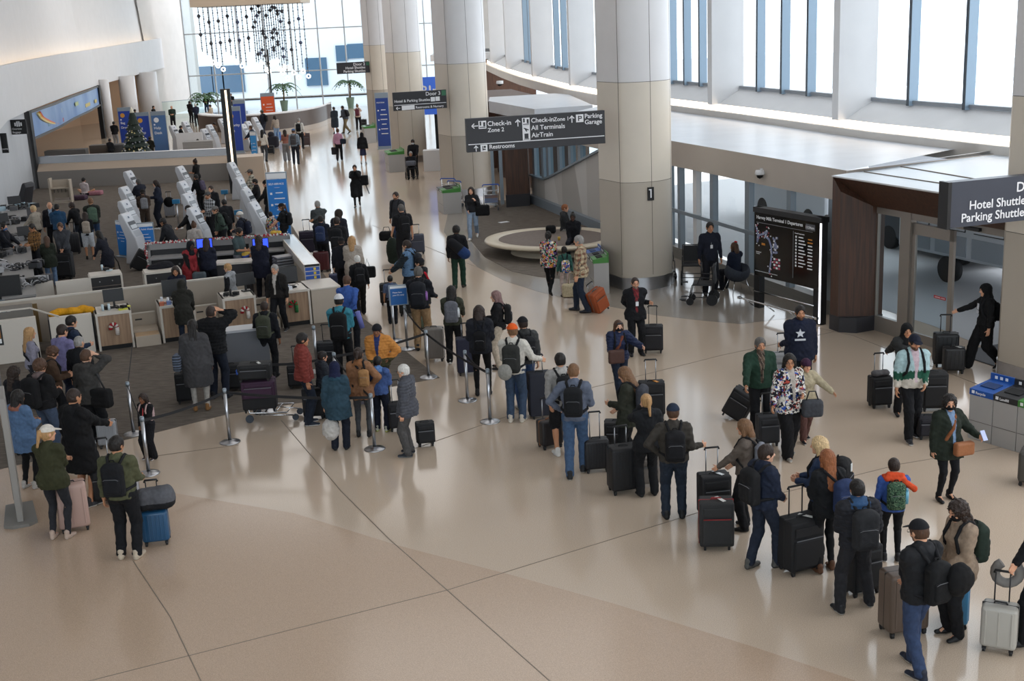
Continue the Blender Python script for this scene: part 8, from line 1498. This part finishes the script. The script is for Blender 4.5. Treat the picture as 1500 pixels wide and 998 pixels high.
p = person(217, 577, -155, 'small girl in black with flowery backpack straps, smiling left', f=(222, 672), h=1.22, fem=True, hair='long', hc='dark', hairlen=.14, top='16161a', kind='sweater', bot='15151a', bottom='wide', shoe='3a3034', sole='e5e0de', L='clasp', R='clasp', skin='brown'); backpack(p, 'b99a9c', 'pale flowered backpack on the small girl', .62, trim='b99a94')
suitcase(160, 655, .34, .5, .24, 10, '8e9196', 'silver suitcase behind the messenger bag', 'hard', rough=.3); suitcase(192, 735, .30, .48, .24, 15, '9a9ca2', 'small silver suitcase in front of the nearest left post', 'hard', rough=.25)
suitcase(158, 735, .40, .60, .30, 12, '131316', 'black soft suitcase under the tunic man\'s hand', ext=.42)
# ---------- right side
p = person(1172, 447, 182, 'bearded man in a navy hoodie with a white star on the chest', h=1.84, hair='short', hc='black', beard='black', top='161c30', kind='hoodie', hood='161c30', hem=.80, bot='12141c', bottom='trousers', L='down', R=('px', 1143, 508, 1.02), skin='tan', bulk=1.18, pos=None)
c = (p['T'](.03, .0, 1.27))*p['s']; c[1] = .172*p['s']*1.18; mb = MB(); P5 = []
for k in range(10): r = .085 if k % 2 == 0 else .036; a = pi/2+k*pi/5; P5.append((c[0]+r*cos(a), c[1]+.012, c[2]+.03+r*sin(a)))
n5 = len(P5); mb.poly(P5+[(x, y-.03, z) for x, y, z in P5], [tuple(range(n5-1, -1, -1))]+[(i, (i+1) % n5, n5+(i+1) % n5, n5+i) for i in range(n5)]); mb.box((c[0], c[1], c[2]-.085), (.19, .02, .03)); mb.build('star_print', mat('print_white', 'c9ccd2', .7), p['body'])
suitcase(1146, 560, .40, .60, .28, 0, '8f9092', 'pale suitcase pulled by the star hoodie man', ext=.36)
p = person(1121, 494, 175, 'bearded man in a dark green jacket over a brown checked shirt', h=1.76, f=(1112, 640), hair='short', hc='dgrey', beard='dgrey', top='1e3a2c', kind='jacket', inner='plaid:5a4638:2c221c:8a7a6a', bot='15161a', L='down', R=('px', 1092, 575, .95), skin='tan')
suitcase(1072, 612, .42, .58, .28, -30, '1b1b1e', 'black wheeled bag tilted behind the green jacket man', lean=28, leanax='y', ext=.34, spin=False)
p = person(1150, 518, 165, 'woman in a loud black and white lettered jacket with glasses', h=1.66, fem=True, hair='bob', hc='black', top='zig:.036', kind='jacket', inner='a39a90', hem=.80, bot='121215', bottom='wide', shoe='8a8680', sole='c9c4bc', L='front', R=('px', 1131, 600, .92), f=(1154, 668), glasses=True, skin='tan', stance='step', yaw=20, bulk=1.15)
g = root_w(p, np.array([-.30, .22, .84])); blob('handbag', None, 'grey handbag on the arm of the woman in the lettered jacket', 'bag', '3c3e44', [('box', (0, 0, 0), (.17, .09, .14), .02)], pos=g, v=.013, handles=[([(-.1, 0, .12), (-.05, 0, .28), (.05, 0, .28), (.1, 0, .12)], .012, '25262a')])
suitcase(1124, 652, .36, .54, .26, 5, '2b2c30', 'charcoal suitcase beside the lettered jacket woman', ext=.34)
p = person(1183, 527, 170, 'child in a purple beanie and cream puffer jacket with an arm out', h=1.42, f=(1178, 645), fem=True, hat='beanie', hatc='3a2036', hair='short', hc='brown', top='a89b7c', kind='puffer', hem=.66, bot='5a3a34', bottom='trousers', shoe='15151a', sole='d0d0d0', L=(-.50, .28, 1.06), R='down', skin='light', stance='step')
p = person(1437, 415, -88, 'woman in a black headscarf and black tracksuit pushing two suitcases', f=(1440, 540), h=1.70, fem=True, hair=None, hat='hijab', hatc='0f0f11', top='131315', kind='hoodie', bot='121214', bottom='wide', shoe='1b1b1e', sole='e5e5e5', stance='walk', L='down', R=('px', 1392, 459, 1.08), skin='light')
backpack(p, '101012', 'small black backpack on the woman in the black headscarf', .75, low=.04)
c = p['T'](0, 0, 1.27)*p['s']; mb = MB()
for dx, dz_, w_, h_ in ((-.02, .06, .07, .07), (.0, 0, .09, .05), (.01, -.07, .11, .06)): mb.box((c[0]+dx, .168*p['s'], c[2]+dz_), (w_, .012, h_))
mb.build('chest_print', mat('print_white', 'c9ccd2', .7), p['body'])
suitcase(1384, 536, .46, .68, .30, -8, '17181a', 'tall black hard suitcase pushed by the woman in black, left one', 'hard', ext=.34, rods=rodB, rough=.5); suitcase(1396, 546, .40, .52, .26, -8, '151517', 'shorter black hard suitcase with papers on top', 'hard', rough=.5, tagc='b9b9b6')
p = person(1336, 490, 176, 'man in a dark cap and a mint and green fleece jacket holding a cup', f=(1333, 643), h=1.74, hat='cap', hatc='161a28', hair='short', hc='black', beard='dark', top='fleece:9dbcc0:16503c:bfb6a8', kind='jacket', inner='b9a0a8', bot='131418', bottom='trousers', shoe='1b1b20', sole='c9c9c9', L='low', R='down', stance='step', skin='tan', strapc=None)
backpack(p, '141416', 'black backpack whose straps show on the mint fleece man', .8)
p = person(1328, 474, 182, 'woman in a black headscarf and grey jacket behind the mint fleece man', h=1.66, fem=True, hair=None, hat='hijab', hatc='121214', top='2f3030', kind='jacket', bot='17171a', R=('px', 1297, 517, 1.0), L='front', skin='tan')
suitcase(1288, 596, .38, .58, .28, 5, '131315', 'black suitcase with a neck pillow on it, left of the mint fleece man', ext=.40); g = at(1288, 596); blob('neck_pillow', None, 'grey neck pillow resting on the black suitcase', 'pillow', '5a585a', [('ell', (-.07, 0, .05), (.10, .10, .06), .02), ('ell', (.08, .03, .05), (.09, .09, .06), .05)], pos=(g[0], g[1]-.02, .585), v=.012)
suitcase(1366, 600, .44, .70, .32, -5, '141416', 'large black suitcase behind the mint fleece man', ext=0); suitcase(1358, 642, .34, .40, .24, -5, '17151d', 'dark backpack style case on the floor by the curly haired phone woman')
p = person(1385, 578, 165, 'woman with black curls, blue blouse, green cardigan and orange shoulder bag', f=(1383, 732), h=1.70, fem=True, hair='curly', hc='black', hairlen=.26, top='20281f', kind='coat', inner='6a86a8', hem=.74, bot='15171c', bottom='leggings', shoe='131315', mask='121214', L=(-.34, .32, 1.12), R='down', skin='light', strapc='7a4a2c', yaw=20, bulk=1.15)
g = root_w(p, np.array([-.10, .26, .86])); blob('crossbody_bag', None, 'orange brown leather crossbody bag on the woman with black curls', 'bag', '9a5c2c', [('box', (0, 0, 0), (.15, .06, .10), .02)], pos=g, v=.011, rz=p['rot'], noise=.001, m=shoeM)
hw = p['hw'][-1]; mb = MB(); mb.box((0, 0, 0), (.075, .012, .15), rx3(-.6)); o = mb.build('smartphone', mat('phone_screen', 'aab4d8', .2), None, (hw[0]+.02, hw[1]-.05, hw[2]+.05), radians(20)); tag(o, 'lit smartphone in the hand of the woman with black curls', 'phone')
p = person(1478, 760, -100, 'person in a black jacket partly cut by the right edge, hand on a suitcase', h=1.72, hair='short', hc='dark', top='131316', kind='jacket', bot='131316', pos=tuple(at(1524, 950)[:2]), L='down', R=('px', 1481, 838, 1.0), stance='step')
suitcase(1462, 952, .38, .56, .26, -28, 'a8a49c', 'silver cabin suitcase with a black stripe at the right edge', 'hard', ext=.36, rods=rodB, rough=.35, ribs=3); g = at(1462, 952)
mb = MB(); mb.tube([(.13*cos(t), 0, .13*sin(t)) for t in np.linspace(-4.2, 1.05, 14)], .055, 10); o = mb.build('neck_pillow', mat('pillow_grey', '7d7975', .85, bump=.3), None, (g[0]+.12, g[1]+.16, .86), radians(-15)); tag(o, 'grey horseshoe neck pillow hung on the silver suitcase handle', 'pillow')
suitcase(1506, 708, .40, .54, .26, 60, '46443f', 'grey suitcase with an orange band cut by the right edge', 'hard', trim='d25a1c', rough=.4)
p = person(923, 406, 172, 'man with cropped hair, black jacket and red checked shirt beside a black suitcase', f=(932, 520), h=1.76, hair='buzz', hc='dark', beard='dgrey', top='141519', kind='jacket', inner='plaid:8a1f26:5a1218:2a2a2a', hem=.82, bot='131418', bottom='trousers', shoe='15151a', R='behind', L=('px', 953, 447, 1.08), glasses=True, skin='light', badge=True)
suitcase(957, 516, .42, .60, .28, -6, '17161a', 'black soft suitcase held by the man with the red checked shirt', ext=.40, rods=rodB)
p = person(914, 472, 170, 'woman in a navy quilted jacket and black mask with a brown shoulder bag', f=(908, 585), h=1.68, fem=True, hair='long', hc='brown', hairlen=.14, hat='headband', top='202a48', kind='puffer', quilt=True, bot='1b2536', bottom='jeans', shoe='24386a', sole='d0d0d0', mask='14151a', L=('px', 958, 520, 1.02), R='low', stance='walk', strapc='6a3a2a', skin='fair'); backpack(p, '16181e', 'dark backpack on the navy quilted jacket woman', .8)
g = root_w(p, np.array([.12, .27, .92])); blob('crossbody_bag', None, 'dark brown leather bag of the navy quilted jacket woman', 'bag', '4a2c22', [('box', (0, 0, 0), (.15, .05, .13), .02)], pos=g, v=.012, rz=p['rot'], noise=.001, m=shoeM)
p = person(847, 343, -70, 'grey haired man in a tan and brown checked shirt with a tote bag', f=(853, 457), h=1.78, hair='short', hc='grey', top='plaid:c2b08a:7a4a34:4a4a44', kind='shirt', hem=.82, bot='1f2a3c', bottom='jeans', shoe='2a2a30', L='down', R='down', skin='light', stance='step')
g = at(846, 446); blob('tote_bag', None, 'cream canvas tote with a brown base held by the checked shirt man', 'bag', 'twotone:b5a684:5a4a3c:1.25', [('box', (0, 0, .19), (.25, .10, .18), .02)], pos=(g[0]-.12, g[1]+.15, .14), v=.014, noise=.003, handles=[([(-.09, 0, .35), (-.05, 0, .62), (.0, 0, .66), (.05, 0, .62), (.09, 0, .35)], .014, '8f8468')])
suitcase(881, 456, .42, .60, .28, 40, '9a4a24', 'rust orange soft suitcase tilted behind the checked shirt man', lean=-22, leanax='y', trim='5a5f5a', ext=.2, spin=False)
p = person(809, 339, 15, 'woman in a floral black top, leggings and black headscarf walking', f=(806, 432), h=1.66, fem=True, hair='pony', hc='black', hairlen=.2, top='floral:.05', kind='shirt', hem=.78, bot='121214', bottom='leggings', shoe='17171a', stance='walk2', L='front', R='low', bulk=1.15, skin='dark')
p = person(831, 362, -5, 'child with a blue flowery backpack between the two walking adults', f=(829, 435), h=1.34, fem=True, hair='short', hc='black', top='2a5a50', kind='shirt', bot='b9a49c', bottom='leggings', shoe='17171a', skin='dark'); backpack(p, 'bluefloral:.04', 'blue flowery backpack on the child', .95, low=.12)
p = person(826, 299, 100, 'man with ginger hair and a grey hoodie seated on the round bench', zt=1.30, h=1.76, hair='short', hc='red', top='2f3032', kind='hoodie', hood='2f3032', bot='8a8780', stance='sit', L='lap', R='lap', skin='fair')
p = person(839, 312, 190, 'woman with an afro puff and dark uniform seated on the round bench', zt=1.34, h=1.66, fem=True, hair='bun', hc='black', top='15161c', kind='jacket', bot='1a1c24', stance='sit', L='lap', R='lap', skin='dark')
g = at(807, 340, .5); blob('black_bag', None, 'black bag leaning behind the seated ginger man on the bench', 'bag', '121214', [('box', (0, 0, .12), (.16, .12, .12), .02)], pos=(g[0], g[1], .47), v=.018)
mb = MB(); mb.cyl((0, 0, 0), .035, .10, 14, r2=.045); o = mb.build('paper_cup', mat('cup_yellow', 'c9a23a', .5), None, (*at(819, 352, .46)[:2], .465)); tag(o, 'small yellow paper cup on the round bench', 'cup')
p = person(1036, 322, 175, 'staff man in a navy uniform shirt with a lanyard badge', h=1.76, f=(1040, 432), hair='short', hc='black', top='161a28', kind='shirt', hem=.84, bot='11131a', L='down', R='down', badge=True, skin='tan')
p = person(1078, 370, -30, 'seated woman with a red hair bow in the tub chair', zt=1.30, h=1.62, fem=True, hair='long', hc='brown', hairlen=.12, hat='bow', top='161d30', kind='jacket', bot='14161e', stance='sit', L='lap', R='face', skin='light', pos=(float(at(1077, 432)[0])+.05, float(at(1077, 432)[1])+.30))
p = person(1182, 279, 190, 'passer-by in pale clothes outside the glass wall', h=1.72, hair='short', hc='dark', top='b9b9b6', kind='coat', bot='8a8a8c', pos=(8.9, 30.8)); p = person(1165, 279, 10, 'passer-by in a grey coat walking outside behind the departures board', h=1.7, hair='short', hc='grey', top='4a5468', kind='coat', bot='3a3f4a', pos=(8.4, 31.9))
# left counter clutter and screens
for i, (x, y, lab, cols) in enumerate(((24, 352, 'tangle of cables and scanners behind the left agent', ['141416', '8a8a8c', '26262a']), (30, 392, 'cables, papers and card readers on the nearer left counter', ['9a9a9c', '141416', '33343a']), (24, 306, 'printers and bottles on the left counter', ['141416', 'a9c0cc', '5a5a5c']), (16, 326, 'dark scanners beside the water bottle on the left counter', ['141416', '26262a', '8a8a8c']), (38, 418, 'papers and sockets at the near end of the left counter', ['141416', '9a9a9c', '3a3a40']), (10, 372, 'dark cable heap at the left edge counter', ['141416', '1d1d20', '5a5a5c']))):
    a = at(x, y, .96); clutter(a[0], a[1], .96, .4*i, 26, lab, cols, 20+i, .62)
ca, cb = at(52, 432, .93), at(38, 308, .93); L_ = hypot(cb[0]-ca[0], cb[1]-ca[1]); e = empty('left_counter', (ca[0], ca[1], 0), atan2(cb[1]-ca[1], cb[0]-ca[0]), 'long cluttered counter at the left edge of the view', 'counter'); mb = MB(); mb.box((L_/2, .36, .45), (L_, .72, .90)); mb.build('cabinet', mat('counter_grey', '6f6d6c', .5), e); mb = MB(); mb.box((L_/2, .38, .93), (L_+.1, .8, .05)); mb.build('top', mat('top_grey', '8b8987', .5), e)
for x, y, lab in ((22, 303, 'small dark monitor on the left counter near the grey kiosk'), (3, 330, 'monitor behind the masked agent'), (38, 350, 'tilted tablet screen on the left counter')): a = at(x, y, 1.0); monitor(a[0], a[1], .955, .5, lab, lit=False)
for x, y, lab in ((5, 350, 'white framed chair back at the left edge'), (3, 392, 'second white framed chair at the left edge')):
    a = at(x, y, .8); e = empty('office_chair', (a[0]-.1, a[1], .008), .3, lab, 'chair'); mb = MB(); mb.tube([(-.22, 0, .5), (-.24, .05, .95), (0, .08, 1.05), (.24, .05, .95), (.22, 0, .5)], .02, 8); mb.tube([(0, .3, .45), (0, .3, .05)], .03, 8); mb.build('frame', white, e); mb = MB(); mb.box((0, .25, .48), (.46, .44, .06)); mb.build('seat', blk, e); mb = MB(); mb.box((0, .05, .78), (.4, .04, .4)); mb.build('backrest', darkp, e); mb = MB()
    for k in range(5): mb.bar((0, .3, .06), (.26*cos(k*1.257), .3+.26*sin(k*1.257), .04), .04, .04)
    mb.build('star_base', blk, e)
